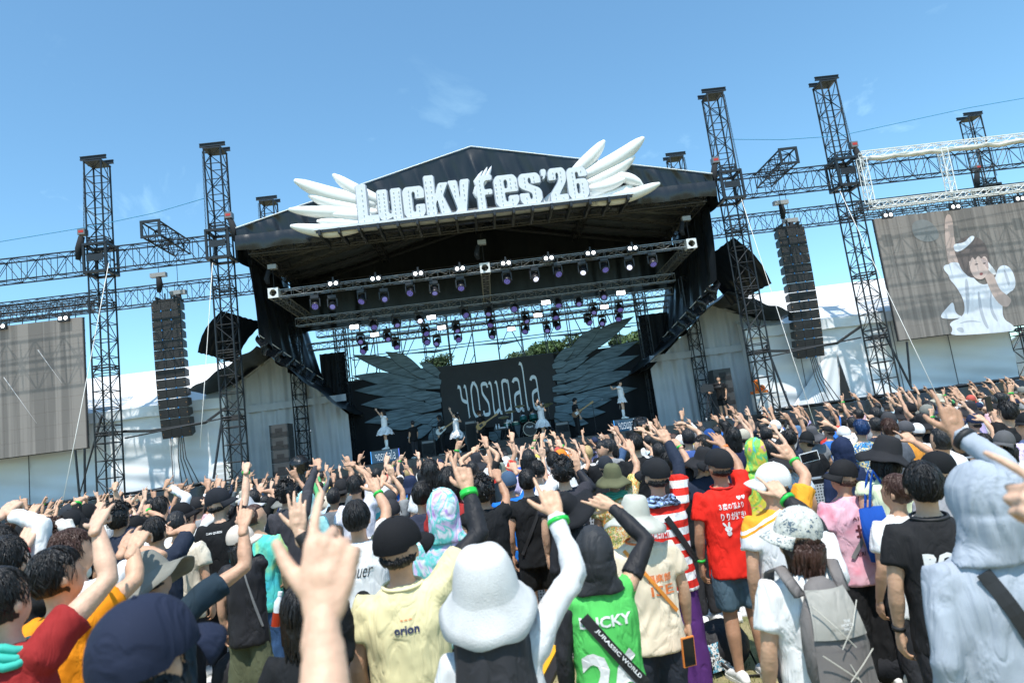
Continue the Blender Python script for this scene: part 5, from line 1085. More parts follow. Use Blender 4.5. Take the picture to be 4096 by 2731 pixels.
def person(u, v, Y, label, hat=None, hatc=(0.02, 0.02, 0.024), hair='short', hc='black', top=(.8, .8, .8), sleeve=.42, topm=None, legs='long', legc=(0.03, 0.03, 0.035), rh=None, lh=None, yaw=0, tilt=13, roll=0, hyaw=0, skin=0,
           female=False, lod=None, base=0.0, H=None, world=None, group='people in the festival crowd', capyaw=0, shoe=(.75, .74, .72), band=None, hatm=None, fat=1.0, hood=None, hatroll=0, hattilt=0, brim=.085, lowsleeve=None, hscale=1.0, skirt=None, cat='person', cuff=None, hatdrop=.045, legm=None):
    seed = int(u*7+v*13+Y*31) % 99991; rs = random.Random(seed)
    hthick = {None: .006, 'cap': .028, 'bucket': .032, 'hood': .03}.get(hat, .02)
    P0 = at(u, v, Y) if world is None else Vector(world); 
    if lod is None: lod = 0 if Y < 5.6 else (1 if Y < 9.2 else 2)
    if H is None:
        H = P0.z-base-hthick
        if not (1.42 < H < 1.92): LOG.append((label[:40], round(H, 2), Y)); H = min(1.9, max(1.42, H))
    s = H/1.70; x0 = P0.x; y0 = P0.y if world is not None else Y
    face = math.atan2(-(XC-x0), 27-y0)*.8+rad(yaw)
    t = empty('person', (x0, y0, base), face, label=label, cat=cat, group=group)
    Mw = Matrix.Translation((x0, y0, base)) @ Matrix.Rotation(face, 4, 'Z'); Mi = Mw.inverted()
    wf = (.88 if female else 1.0)*fat; V = Vector
    sk = SKINS[skin % 5]
    mb = MB()
    # torso, neck, head
    for zz in (0,): mb.tube([(0, 0, .84*s), (0, 0, .95*s), (0, 0, 1.05*s), (0, 0, 1.2*s), (0, 0, 1.32*s), (0, -.005*s, 1.395*s), (0, -.01*s, 1.44*s)], [(.16*s*wf, .10*s), (.16*s*wf, .105*s), (.135*s*wf, .09*s), (.155*s*wf, .10*s), (.165*s*wf, .095*s), (.125*s*wf, .075*s), (.06*s, .06*s)], 14, ref=(1, 0, 0))
    piv = V((0, -.012, 1.47))*s
    Mh = Matrix.Translation(piv) @ Matrix.Rotation(rad(hyaw), 4, 'Z') @ Matrix.Rotation(rad(tilt), 4, 'X') @ Matrix.Rotation(rad(roll), 4, 'Y') @ Matrix.Translation(-piv)
    mb.tube([V((0, -.012, 1.38))*s, piv, Mh @ (V((0, -.008, 1.53))*s)], [.06*s, .053*s, .055*s], 12)
    mb.ell((0, 0, 0), (.078*s, .097*s, .108*s), 16, 12, Mh @ Matrix.Translation(V((0, .003, 1.597))*s)); mb.ell((0, 0, 0), (.058*s, .068*s, .075*s), 12, 10, Mh @ Matrix.Translation(V((0, .032, 1.545))*s))
    mb.ell((0, 0, 0), (.012*s, .02*s, .022*s), 8, 6, Mh @ Matrix.Translation(V((0, .102, 1.568))*s))
    for sx in (-1, 1): mb.ell((0, 0, 0), (.010*s, .020*s, .032*s), 10, 8, Mh @ Matrix.Translation(V((sx*.083, -.004, 1.572))*s) @ Matrix.Rotation(rad(sx*-18), 4, 'Z'))
    # legs
    for sx in ((-1, 1) if (legs == 'short' or skirt) else ()):
        fx = .10*s*sx; mb.tube([(.085*s*sx, 0, .90*s), (.09*s*sx, .0, .70*s), (.092*s*sx, .01*s, .48*s), (fx, -.014*s, .34*s), (fx, -.012*s, .18*s), (fx, -.01*s, .06*s)], [.088*s*wf, .078*s*wf, .056*s, .057*s, .042*s, .036*s], 12)
    # arms
    hands = []; arms = {}
    for sx, spec in ((1, rh), (-1, lh)):
        J = V((sx*.172*s*wf, -.005*s, 1.375*s)); l1, l2 = .280*s, .245*s; hp = 'relax'
        up = spec is not None
        if up:
            J += V((-sx*.012, .01, .035))*s
            wu, wv, tu, tv = spec[:4]; hp = spec[4] if len(spec) > 4 else 'gun'
            dy = spec[6] if len(spec) > 6 else None
            o, d = ray_local(Mi, wu, wv); fwd = Mi.to_3x3() @ V((0, 1, 0))
            if dy is None: Wp, st = solve_arm(J, o, d, l1, l2, fwd, maxf=.24*s)
            else: Wp = Mi @ at(wu, wv, y0+dy); st = max(1, (Wp-J).length/((l1+l2)*.985)); st = min(st, 1.3)
            l1 *= st*1.0; l2 *= st*1.0
            D = Wp-J; dl = D.length
            if dl > (l1+l2)*.995: D *= (l1+l2)*.995/dl; Wp = J+D; dl = D.length
            if len(spec) > 5 and spec[5]:
                o2, d2 = ray_local(Mi, *spec[5]); mid = J.lerp(Wp, .5); E = o2+d2*(mid-o2).dot(d2); 
                k1 = (E-J).length; k2 = (Wp-E).length
                if k1 > l1*1.25 or k2 > l2*1.25: E = J+(E-J).normalized()*min(k1, l1*1.2)
            else:
                ca = (l1*l1+dl*dl-l2*l2)/(2*l1*dl); ca = max(-1, min(1, ca)); h_ = l1*math.sqrt(1-ca*ca); dn = D.normalized(); pole = V((sx*1.0, -.15, -.25)); pole = (pole-dn*pole.dot(dn)).normalized(); E = J+dn*l1*ca+pole*h_
            Ww = Mw @ Wp; A = at(wu, wv, Ww.y); B = at(tu, tv, Ww.y); dd = B-A; hl = .19*s
            if dd.length > hl*1.02: pass
            else: dd = dd+V((0, math.sqrt(max(0, hl*hl-dd.length_squared)), 0))
            hz = (Mi.to_3x3() @ dd).normalized(); hpn = Mi.to_3x3() @ V((0, 1, -.1))
            if abs(hz.dot(hpn)) > .8: hpn = V((0, .3, -1))
        else:
            E = J+V((sx*.055, -.02+rs.uniform(-.02, .02), -.272))*s; Wp = E+V((sx*.005, .07+rs.uniform(-.03, .05), -.232))*s; hz = V((0, .18, -1)).normalized(); hpn = V((-sx, 0, 0))
        arms[sx] = (J, E, Wp, hz)
        fa = E.lerp(Wp, .3)
        th = .84 if (sleeve or 0) > .7 else 1.0
        mb.tube([V((sx*.09*s, 0, J.z-.05*s)), J-V((0, 0, .012))*s, J.lerp(E, .35), J.lerp(E, .75), E, fa, E.lerp(Wp, .7), Wp+(Wp-E).normalized()*.012], [.06*s*th, .052*s*th, .048*s*th, .042*s*th, .038*s*th, .042*s*th, .032*s*th, (.027*s, .022*s)], 12)
        hs = 1.0*s*(.94 if female else 1.03)
        hands.append(hand_mb(Wp, hz, hpn, sx if up or True else sx, hs, hp, rs))
    body = mb.build('body', sk, t, smooth=True)
    ho = []
    for hm in hands: ho.append(hm.build('hand', sk, t, smooth=True))
    JOBS.append((body, {0: .0145, 1: .024, 2: .032}[lod], 2, None, ho, {0: .0048, 1: .0074, 2: .0092}[lod] if (rh or lh) else .0088))
    # shirt
    tm = topm or cloth(top)
    sb = MB(); w2 = wf
    sb.tube([(0, 0, .76*s), (0, 0, .86*s), (0, 0, 1.0*s), (0, -.004*s, 1.15*s), (0, -.006*s, 1.28*s), (0, -.008*s, 1.355*s), (0, -.012*s, 1.405*s), (0, -.014*s, 1.438*s)], [(.196*s*w2, .146*s), (.190*s*w2, .138*s), (.178*s*w2, .128*s), (.182*s*w2, .13*s), (.192*s*w2, .13*s), (.172*s*w2, .110*s), (.125*s*w2, .088*s), (.070*s, .070*s)], 20, ref=(1, 0, 0))
    for sx in (-1, 1):
        J, E, Wp, hz = arms[sx]
        f = sleeve if sleeve is not None else 0
        if f > .05:
            loose = 1.0 if f < .7 else .82
            if f <= .5:
                e1 = J.lerp(E, min(1, f*1.55)); sb.tube([V((sx*.07*s, 0, J.z-.065*s)), J-V((0, 0, .022))*s, J.lerp(E, min(1, f*.8)), e1], [.080*s, .074*s, .071*s, .073*s], 14)
            else:
                sb.tube([V((sx*.07*s, 0, J.z-.06*s)), J-V((0, 0, .018))*s, J.lerp(E, .5), E, E.lerp(Wp, .5), E.lerp(Wp, (f-.5)*2*.97)], [.088*s, .074*s*loose, .066*s*loose, .060*s*loose, .051*s*loose, .040*s], 14)
        else: sb.ell(J-V((sx*.02, 0, .02))*s, (.06*s, .065*s, .07*s))
    shirt = sb.build('shirt', tm, t, smooth=True)
    JOBS.append((shirt, {0: .0145, 1: .023, 2: .036}[lod], 3, ('fold', seed, {0: .0065, 1: .009, 2: .0}[lod]*s, s), [], 0))
    if lowsleeve:      # separate undersleeve in another colour down to the wrist
        cl, sides = lowsleeve; 
        for sx in sides:
            J, E, Wp, hz = arms[sx]; ub = MB(); ub.tube([J.lerp(E, .15), J.lerp(E, .6), E, E.lerp(Wp, .35), E.lerp(Wp, .7), E.lerp(Wp, .96)], [.060*s, .052*s, .047*s, .049*s, .040*s, .034*s], 14)
            uo = ub.build('undersleeve', cloth(cl, .6), t, smooth=True); JOBS.append((uo, .010 if lod == 0 else .016, 2, ('fold', seed+5, .003*s, s), [], 0))
    # legs
    if skirt is None:
        lb = MB(); zend = .10 if legs == 'long' else (.52 if legs == 'short' else .3); lw = 1.0 if legs != 'wide' else 1.35; zend = .08 if legs == 'wide' else zend
        lb.tube([(0, 0, .94*s), (0, -.005*s, .90*s), (0, -.008*s, .80*s)], [(.150*s*wf, .105*s), (.165*s*wf, .122*s), (.160*s*wf, .108*s)], 16, ref=(1, 0, 0))
        for sx in (-1, 1):
            pts = [(.085*s*sx, 0, .86*s), (.092*s*sx, 0, .70*s), (.097*s*sx, .008*s, .52*s)]; rr = [.100*s*wf, .098*s*wf, (.090 if legs == 'short' else .078)*s*lw]
            if legs != 'short': pts += [(.10*s*sx, .0, .30*s), (.10*s*sx, -.005*s, zend*s)]; rr += [.070*s*lw, .064*s*lw*1.05]
            lb.tube(pts, rr, 14)
        lo = lb.build('trousers' if legs != 'short' else 'shorts', legm or cloth(legc), t, smooth=True)
        JOBS.append((lo, {0: .024, 1: .034, 2: .045}[lod], 3, ('fold', seed+9, {0: .008, 1: .008, 2: 0}[lod]*s, s), [], 0))
    # shoes
    for sx in (-1, 1): shoe_obj(t, .10*s*sx, -.01*s, s, cloth(shoe), sx*-8)
    # hair and hats
    hm = HAIRS[hc]; hst = hair
    if hst and hat != 'hood':
        st = hst
        if hat and hst in ('short', 'curly'): st = 'under'
        hb_ = hair_mb(Mh, s, st, seed, lod)
        if hat:     # keep hair inside the hat
            Mhi = Mh.inverted(); nv = []
            for p in hb_.v:
                q = Mhi @ V(p)
                if q.z > 1.57*s: q = V((q.x*.80, q.y*.80, 1.57*s+(q.z-1.57*s)*.45)); p = Mh @ q
                nv.append(tuple(p))
            hb_.v = nv
        hb_.build('hair', hm, t, smooth=True)
    Mhat = Mh @ Matrix.Translation(V((0, 0, 1.60))*s) @ Matrix.Rotation(rad(hattilt), 4, 'X') @ Matrix.Rotation(rad(hatroll), 4, 'Y') @ Matrix.Scale(hscale, 4) @ Matrix.Translation(V((0, 0, -1.60))*s)
    if hat == 'cap':
        a, b = cap_hat(Mhat, s, None, capyaw); co = a.build('cap', hatm or felt(hatc), t, smooth=True); bo = b.build('brim', hatm or felt(hatc), co, smooth=True); solid(bo, .004)
    elif hat == 'bucket':
        bucket_hat(Mhat, s, brim, .012, hatdrop, seed=seed).build('bucket_hat', hatm or felt(hatc), t, smooth=True)
    elif hat == 'hood':
        hb_ = MB(); hb_.ell((0, 0, 0), (.104*s, .124*s, .138*s), 20, 14, Mh @ Matrix.Translation(V((0, -.008, 1.60))*s)); hb_.tube([Mh @ (V((0, -.03, 1.56))*s), V((0, -.04, 1.46))*s, V((0, -.035, 1.395))*s], [(.10*s, .11*s), (.105*s, .10*s), (.15*s, .095*s)], 18, ref=(1, 0, 0))
        ob = hb_.build('hood', hood or tm, t, smooth=True); JOBS.append((ob, .010 if lod == 0 else .018, 2, ('fold', seed+3, .0055*s, s), [], 0))
    for sx, spec in ((1, rh), (-1, lh)):
        J, E, Wp, hz = arms[sx]
        if spec is not None and (band if isinstance(band, bool) else rs.random() < .22) and band is not False:
            d = (Wp-E).normalized(); q = Wp-d*.035*s; 
            MB().tube([q-d*.008, q+d*.008], [.0345*s+.003]*2 if not (lowsleeve or sleeve > .6) else [.043*s]*2, 16).build('wristband', GREENBAND, t, smooth=True)
    t['_s'] = s
    P = dict(root=t, shirt=shirt, Mw=Mw, s=s, arms=arms, Mh=Mh, tm=tm, lod=lod, body=body, wf=wf)
    PEOPLE.append(P)
    return P
def get_np(me):
    n = len(me.vertices); co = np.empty(n*3, dtype=np.float32); me.vertices.foreach_get('co', co); return co.reshape(-1, 3)
def finalize():
    allj = []
    for body, vox, sm, post, hands, hv in JOBS:
        allj.append((body, vox, sm)); allj += [(h, hv, 1) for h in hands]
    for o, vox, sm in allj:
        m_ = o.modifiers.new('r', 'REMESH'); m_.mode = 'VOXEL'; m_.voxel_size = vox; m_.use_smooth_shade = True
        q = o.modifiers.new('s', 'SMOOTH'); q.iterations = sm; q.factor = .5
    bpy.context.view_layer.update(); dg = bpy.context.evaluated_depsgraph_get()
    new = {}
    for o, vox, sm in allj: new[o.name] = bpy.data.meshes.new_from_object(o.evaluated_get(dg))
    for body, vox, sm, post, hands, hv in JOBS:
        me = new[body.name]
        if post and post[2] > 0:
            co = get_np(me).astype(float); no = np.empty(len(co)*3, dtype=np.float32); me.vertices.foreach_get('normal', no); no = no.reshape(-1, 3); _, seed, amp, s = post
            w = co+0.05*np.stack([noisev(co*6/s, seed+1, 1), noisev(co*6/s, seed+2, 1), noisev(co*6/s, seed+3, 1)], 1)
            a = noisev(w*np.array([24, 24, 6.5])/s, seed, 2); b = noisev(w*np.array([9, 9, 19])/s, seed+7, 2)
            r = (1-np.abs(a)*3.4)*.6+(1-np.abs(b)*2.8)*.22+.12*noisev(w*7/s, seed+11, 1)
            co += no*(amp*np.clip(r, -1.2, 1.4))[:, None]; me.vertices.foreach_set('co', co.astype(np.float32).ravel())
        if hands:
            vs = [get_np(me)]; fs = []; off = 0
            ms = [me]+[new[h.name] for h in hands]; V_ = []; lv = []; ls = []; lt = []; vo = 0; lo = 0
            for m_ in ms:
                V_.append(get_np(m_)); nl = len(m_.loops); a = np.empty(nl, dtype=np.int32); m_.loops.foreach_get('vertex_index', a); lv.append(a+vo); npg = len(m_.polygons); b = np.empty(npg, dtype=np.int32); m_.polygons.foreach_get('loop_start', b); ls.append(b+lo); vo += len(V_[-1]); lo += nl
            mm = bpy.data.meshes.new('body'); mm.vertices.add(vo); mm.vertices.foreach_set('co', np.concatenate(V_).ravel()); mm.loops.add(lo); mm.loops.foreach_set('vertex_index', np.concatenate(lv)); lsa = np.concatenate(ls); mm.polygons.add(len(lsa)); mm.polygons.foreach_set('loop_start', lsa)
            mm.polygons.foreach_set('use_smooth', np.ones(len(lsa), dtype=bool)); mm.materials.append(body.data.materials[0]); mm.update(calc_edges=True); mm.validate(); me = mm
        body.modifiers.clear(); body.data = me; me.name = body.name
        me.polygons.foreach_set('use_smooth', [True]*len(me.polygons)); me.update()
        for h in hands: bpy.data.objects.remove(h)
    JOBS.clear()
def on_back(P, name, local_polys, mt, x, z, parent=None, off=.004, front=False, yback=None):
    """lay flat print (verts in metres, x right z up as seen from behind) on the back of the shirt"""
    me = P['shirt'].data; bv = BVHTree.FromPolygons([v.co for v in me.vertices], [p.vertices[:] for p in me.polygons]); s = P['s']; vs, fs = local_polys; out = []; last = -.14*s
    for vx, vz in vs:
        h = bv.ray_cast(Vector((x*s+vx, -1, z*s+vz)), Vector((0, 1, 0)))
        if h[0] is not None: last = h[0].y
        out.append((x*s+vx, last-off, z*s+vz))
    if name in ('bag_strap', 'neck_lanyard'):
        for _ in range(3):
            ys = [o_[1] for o_ in out]; out = [(o_[0], min((ys[max(0, i-3)]+ys[i]*1.0+ys[min(len(ys)-1, i+3)])/3, ys[i]+.002), o_[2]) for i, o_ in enumerate(out)]
    return MB().add(out, fs).build(name, mt, parent or P['root'])
def text_polys(txt, w, h, offset=0.0, slant=0.0, rot=0.0):
    me = text_mesh(txt, 1.0, offset, 0.0, res=2); me = fit(me, w, h)
    bm = bmesh.new(); bm.from_mesh(me); bmesh.ops.triangulate(bm, faces=bm.faces); 
    long_ = [e for e in bm.edges if e.calc_length() > .03]
    if long_: bmesh.ops.subdivide_edges(bm, edges=long_, cuts=2)
    bmesh.ops.triangulate(bm, faces=bm.faces)
    c, s_ = math.cos(rot), math.sin(rot)
    vs = [(v.co.x*c-v.co.y*s_+slant*v.co.y, v.co.x*s_+v.co.y*c) for v in bm.verts]; bm.verts.index_update(); fs = [tuple(v.index for v in f.verts) for f in bm.faces]; bm.free(); return vs, fs
def strap(P, x0, z0, x1, z1, w, mt, name='bag_strap', front=False):
    """band lying over the back from (x0,z0) to (x1,z1)"""
    n = 16; vs = []; fs = []; dx, dz = x1-x0, z1-z0; L_ = math.hypot(dx, dz); nx, nz = -dz/L_*w/2, dx/L_*w/2
    for i in range(n+1):
        f = i/n
        for k in (-1, 0, 1): vs.append(((x0+dx*f+nx*k)*P['s'], (z0+dz*f+nz*k)*P['s']))
    for i in range(n):
        for k in range(2): fs.append((i*3+k, i*3+k+1, i*3+k+4, i*3+k+3))
    o = on_back(P, name, (vs, fs), mt, 0, 0, off=.012); solid(o, .005, 1); return o

# ================================================================== THE CROWD (places read off the photograph at each person's own distance)
def zz(ox, oy, k): return lambda x, y: (ox+x/k, oy+y/k)
ZA_, ZB_, ZC_, ZD_ = zz(0, 1850, 1.7803), zz(1000, 1800, 1.6846), zz(2000, 1700, 1.5205), zz(3000, 1500, 1.2737)
c1, c2, c3, c4, c5 = [zz(ox, oy, 3.1357) for ox, oy in ((0, 1850), (600, 1800), (1200, 1750), (1800, 1700), (2400, 1600))]
c6, c7 = zz(3000, 1550, 2.852), zz(3500, 1500, 2.614)
def arm(f, wx, wy, tx, ty, pose='gun', e=None, dy=None): return (*f(wx, wy), *f(tx, ty), pose, f(*e) if e else None, dy)
WHT, BLK, NVY, CRM = (.78, .78, .78), (.011, .012, .014), (.02, .028, .05), (.82, .74, .50)
GRY, BEI = (.25, .26, .27), (.62, .55, .45)
# ---- nearest people
p_maroon = person(*ZA_(45, 742), 2.75, 'dark haired person in a maroon T-shirt with a teal scarf, bottom left corner', hair='pony', top=(.30, .022, .022), rh=arm(ZA_, 690, 440, 600, 285, 'three', (775, 830)), female=True, sleeve=.30, yaw=-12, skin=3, band=False, fat=1.12)
p_orange = person(*ZA_(440, 602), 3.25, 'black haired person in an orange T-shirt, right arm up behind the maroon shirt', hair='short', top=(.85, .28, .01), rh=arm(ZA_, 955, 600, 925, 440, 'loose', (960, 840)), yaw=-18, hyaw=-15, skin=0, sleeve=.36, band=False)
p_bucket = person(*ZA_(1120, 600), 3.7, 'person in a grey floppy sun hat and dark teal T-shirt with a brown strap', hair='short', hat='bucket', hatc=(.21, .21, .185), brim=.10, roll=-14, tilt=12, hatroll=-15, hattilt=0, top=(.018, .035, .052), rh=arm(ZA_, 1735, 440, 1705, 262, 'point', (1745, 740)), yaw=-16, sleeve=.40, skin=1, band=False)
p_navy = person(*ZA_(1050, 985), 1.72, 'person in a big navy cap with neck flap, large at the bottom', hair='bob', hscale=1.12, hat='cap', hatc=(.014, .02, .042), top=(.03, .05, .075), tilt=10, capyaw=-12, hyaw=-12, hatm=cloth((.016, .022, .046)), skin=1, fat=1.0)
p_fore = person(0, 0, 0, 'person beside the photographer whose large blurred forearm and pointing hand fill the lower middle', world=(-.46, .74, 0), H=1.60, hair='short', top=(.5, .08, .03), rh=(*ZB_(495, 1080), *ZB_(545, 250), 'gun', (1345, 2790), .27), skin=3, yaw=20, lod=0, band=False, sleeve=.35)
p_cream = person(*ZB_(985, 440), 3.15, 'person in a black cap and pale yellow T-shirt with small lettering on the back', hair='short', hat='cap', hatc=(.012, .012, .014), capyaw=-38, hyaw=-8, top=(.74, .66, .38), rh=arm(ZB_, 1465, 255, 1390, 10, 'point', (1545, 560)), lowsleeve=((.022, .022, .026), (1,)), sleeve=.36, skin=1, band=True)
p_white = person(*ZB_(1560, 665), 2.35, 'person in a white towelling bucket hat and white long sleeved shirt, right arm up', hair='short', hat='bucket', hatc=(.60, .60, .595), brim=.044, hatdrop=.050, tilt=16, hscale=1.2, top=(.66, .66, .665), sleeve=1.0, rh=arm(ZC_, 340, 540, 250, 275, 'gun', (455, 900)), skin=0, band=True, female=True)
p_jersey = person(*ZC_(545, 602), 3.35, 'person in a black hood and a green basketball jersey with the number 26', hat='hood', hood=cloth((.035, .037, .042), .6), top=(.10, .55, .12), sleeve=0, lowsleeve=((.022, .022, .026), (1, -1)), rh=arm(ZC_, 675, 490, 505, 425, 'loose', (890, 700)), skin=0, band=False)
p_khaki = person(*ZC_(800, 412), 4.15, 'person in a pale khaki sun hat and a cream baseball shirt with orange trim', hair='short', hat='bucket', hatc=(.50, .50, .44), brim=.10, tilt=4, hatroll=8, top=(.80, .68, .52), sleeve=.40, legs='long', legc=(.03, .035, .05), skin=0, fat=1.08)
p_hoodie = person(*ZD_(1100, 437), 2.4, 'person in a pale grey hoodie with the hood up and a black shoulder strap', hat='hood', top=(.36, .40, .46), sleeve=1.0, rh=arm(c7, 850, 610, 775, 120, 'point', (1340, 920)), skin=2, band=True, fat=1.12)
p_black = person(*ZD_(850, 442), 3.4, 'black haired person in a black T-shirt with white letters RO, left arm hanging', hair='short', top=(.018, .018, .02), skin=0, sleeve=.40, yaw=-14)
p_pack = person(*ZD_(200, 662), 3.0, 'person in a patterned white cap, white T-shirt and grey hiking backpack', hair='bob', hc='brown', hat='cap', hatm=pattern_mat('camo_cap_cloth', 'floral', [(.6, .6, .55), (.45, .46, .42), (.62, .62, .58), (.08, .12, .16), (.6, .58, .5)], 30), capyaw=60, hyaw=35, top=(.80, .80, .80), sleeve=.45, rh=arm(ZD_, 165, 612, 95, 485, 'gun', (330, 760)), lowsleeve=((.02, .02, .022), (1,)), skin=0, female=True, band=True, fat=1.1, legs='wide', legc=(.75, .75, .75))
p_ear = person(0, 0, 0, 'person at the right picture edge whose blurred hand reaches in', world=(1.28, .92, 0), H=1.56, hair='short', top=(.5, .5, .5), lh=(4330, 2120, 4015, 1850, 'gun', None, .22), skin=3, lod=0, band=False)
# ---- second rank
p_bandarm = person(*c1(130, 930), 3.7, 'person in black behind the raised arm with red and white wristbands', hair='short', top=BLK, rh=arm(ZA_, 165, 600, 142, 400, 'three', (140, 830)), skin=3, band=False)
person(*ZA_(530, 475), 4.0, 'brown haired person with glasses looking right in a white T-shirt', hair='short', hc='brown', top=WHT, hyaw=-50, rh=arm(ZA_, 885, 610, 880, 465, 'loose'), skin=1)
person(*ZA_(385, 418), 4.7, 'person with wavy brown hair in a cream jacket with its hood down', hair='curly', hc='brown', top=(.75, .70, .58), topm=pattern_mat('cream_pattern_cloth', 'dye', [(.8, .74, .6), (.78, .74, .7), (.7, .62, .45)], 5), sleeve=1.0, rh=arm(c1, 430, 820, 560, 600, 'gun'), skin=0)
person(*c1(15, 800), 3.9, 'person in a loose white long sleeved shirt cut by the left picture edge', hair='short', top=WHT, sleeve=.9, rh=arm(c1, 60, 620, 20, 430, 'point'), skin=3)
person(*c1(1710, 655), 7.6, 'person in a black cap with a dark wristband on the raised right hand, white shirt', hair='short', hat='cap', hatc=BLK, top=WHT, rh=arm(c1, 1830, 600, 1760, 500, 'gun'), skin=1)
person(*c1(1965, 678), 6.0, 'black haired person in a navy T-shirt with a grey bag strap', hair='short', top=NVY, rh=arm(c1, 2050, 930, 2090, 730, 'gun'), skin=1)
person(*c2(350, 755), 6.6, 'buzz cut person in a beige T-shirt', hair='buzz', top=(.72, .64, .52), sleeve=.42, skin=1, fat=1.12)
p_clan = person(*c2(870, 468), 7.0, 'person in a black cap and black shirt with small white lettering, right arm straight up', hair='curly', hat='cap', hatc=(.016, .018, .024), capyaw=-60, hyaw=-30, top=BLK, rh=arm(c2, 1205, 240, 1130, 112, 'point', (1200, 590)), skin=3, sleeve=.38, band=True)
person(*c2(140, 580), 8.0, 'black haired person in a white hooded jacket', hair='short', top=(.8, .8, .82), sleeve=1.0, rh=arm(c2, 270, 480, 235, 420, 'gun'), skin=0)
person(*c2(425, 648), 7.5, 'person in a glossy black cap and white shirt looking right', hair='bob', hat='cap', hatc=(.01, .01, .012), capyaw=-50, hyaw=-45, top=WHT, skin=0, rh=arm(c2, 700, 640, 690, 560, 'gun'))
p_beige = person(*c2(1150, 920), 5.6, 'person in a beige cap, black sleeveless top and olive cargo trousers', hair='long', hat='cap', hatc=(.70, .60, .52), capyaw=-55, hyaw=-30, top=(.02, .02, .024), sleeve=0.2, female=True, legs='wide', legc=(.10, .11, .065), skin=1, lh=None, yaw=0, rh=arm(c2, 1170, 940, 1115, 610, 'point', (1180, 1400)))
person(*c2(1330, 668), 6.5, 'person with a short shaved mohawk in a bright blue shirt', hair='buzz', hc='brown', top=(.02, .42, .72), topm=pattern_mat('cyan_yellow_dye', 'dye', [(.02, .38, .7), (.1, .6, .5), (.6, .7, .1)], 3), hyaw=-45, skin=1, legs='long', legc=(.04, .09, .2))
person(*c2(1710, 383), 7.6, 'person with wavy black hair and long black arm covers', hair='curly', top=(.05, .05, .06), sleeve=1.0, rh=arm(c2, 2110, 190, 2025, 62, 'gun', (1980, 480)), skin=1)
person(*c2(1960, 490), 8.2, 'person in a light cyan hood', hat='hood', top=(.35, .72, .74), rh=None, skin=1, sleeve=1)
person(*c2(1240, 560), 9.0, 'person in a wide light grey hat with a big brim', hat='bucket', hatc=(.50, .51, .54), brim=.12, top=GRY, roll=-12, tilt=12, hair='bob')
person(*c2(1310, 492), 9.6, 'black haired person in a dark shirt beside the grey hat', hair='short', top=BLK, skin=1, rh=arm(c2, 1380, 520, 1360, 450, 'fist'))
person(1215, 2330, 2.9, 'person in black hidden behind the large blurred hand, three fingers raised', hair='bob', top=BLK, rh=(1198, 2125, 1180, 1955, 'open', None, None), lowsleeve=((.02, .02, .022), (1,)), skin=3, female=True, band=False)
p_nou = person(*c3(705, 788), 4.85, 'black haired person in a white T-shirt with a drawing and handwriting on the back', hair='short', top=WHT, rh=arm(c3, 960, 660, 815, 405, 'gun', (1085, 900)), skin=1, sleeve=.40, band=True)
p_pastel = person(*ZB_(1290, 250), 4.6, 'person in a pastel lilac and mint hooded top with a black bag strap', hat='hood', topm=pattern_mat('pastel_dye_cloth', 'dye', [(.46, .26, .66), (.66, .52, .76), (.14, .58, .54), (.74, .72, .78), (.46, .28, .68)], 7), sleeve=1.0, rh=None, skin=0)
person(*c3(1520, 548), 6.3, 'black haired person in a dark top with a grey neck towel', hair='short', top=(.03, .035, .06), skin=1, rh=arm(c3, 1560, 560, 1540, 420, 'point') if False else None)
person(*c3(1850, 380), 6.2, 'person with glossy black bobbed hair and a red collar', hair='bob', top=(.35, .03, .03), skin=1, female=True, rh=None)
person(*c3(1620, 282), 8.0, 'person with layered black hair in a white T-shirt with small letters', hair='bob', top=WHT, skin=1, rh=arm(c3, 1750, 400, 1755, 250, 'point'))
person(*c3(1380, 465), 9.0, 'person in a navy bucket hat and navy jacket', hat='bucket', hatc=(.02, .03, .07), top=(.03, .03, .04), brim=.07, hatdrop=.06, hair='short')
person(*c3(1120, 652), 8.4, 'person in a black cap tied with a paisley bandana', hat='cap', hatc=(.05, .05, .055), hair='short', top=GRY, sleeve=.4, rh=arm(c3, 1160, 480, 1110, 300, 'fist'))
person(*c3(520, 515), 9.3, 'person in a black cap with a red orange brim turned backwards', hat='cap', hatc=(.02, .02, .022), hair='short', top=BLK, skin=2, capyaw=200, hatm=None)
person(*c3(690, 475), 8.2, 'black haired person in a white shirt with a lilac sleeve', hair='short', top=(.75, .74, .82), skin=1, rh=arm(c3, 660, 335, 600, 295, 'gun'))
person(*c3(850, 590), 8.4, 'person in a colourful block print shirt looking up', hair='short', topm=pattern_mat('block_print', 'blocks', [(.8, .2, .05), (.8, .8, .78), (.1, .5, .5), (.8, .6, .1)], 14), rh=arm(c3, 1035, 560, 1060, 400, 'gun'))
person(*c4(390, 640), 6.0, 'person with tight black curls in a black sleeveless vest, bracelet on the bent arm', hair='curly', top=BLK, sleeve=.12, rh=arm(c4, 600, 650, 555, 500, 'relax', (715, 905)), skin=2, band=False)
person(*c4(720, 572), 7.5, 'person in a faded denim cap and royal blue T-shirt', hair='short', hat='cap', hatc=(.055, .10, .17), capyaw=0, top=(.015, .17, .62), sleeve=.4, skin=1, legc=(.03, .04, .06), rh=arm(c4, 815, 560, 755, 400, 'gun'))
p_vest = person(*c4(950, 553), 6.95, 'black haired person in a black shirt and black shorts with a crossbody bag', hair='short', top=BLK, legs='short', legc=BLK, skin=1, sleeve=.3, shoe=(.1, .1, .1), rh=arm(c4, 1165, 420, 1140, 200, 'point') if False else None)
person(*c4(1080, 445), 8.2, 'black haired person between the vest and the curly head, arm straight up', hair='short', top=WHT, rh=arm(c4, 1165, 400, 1135, 190, 'point', (1210, 730)), skin=3)
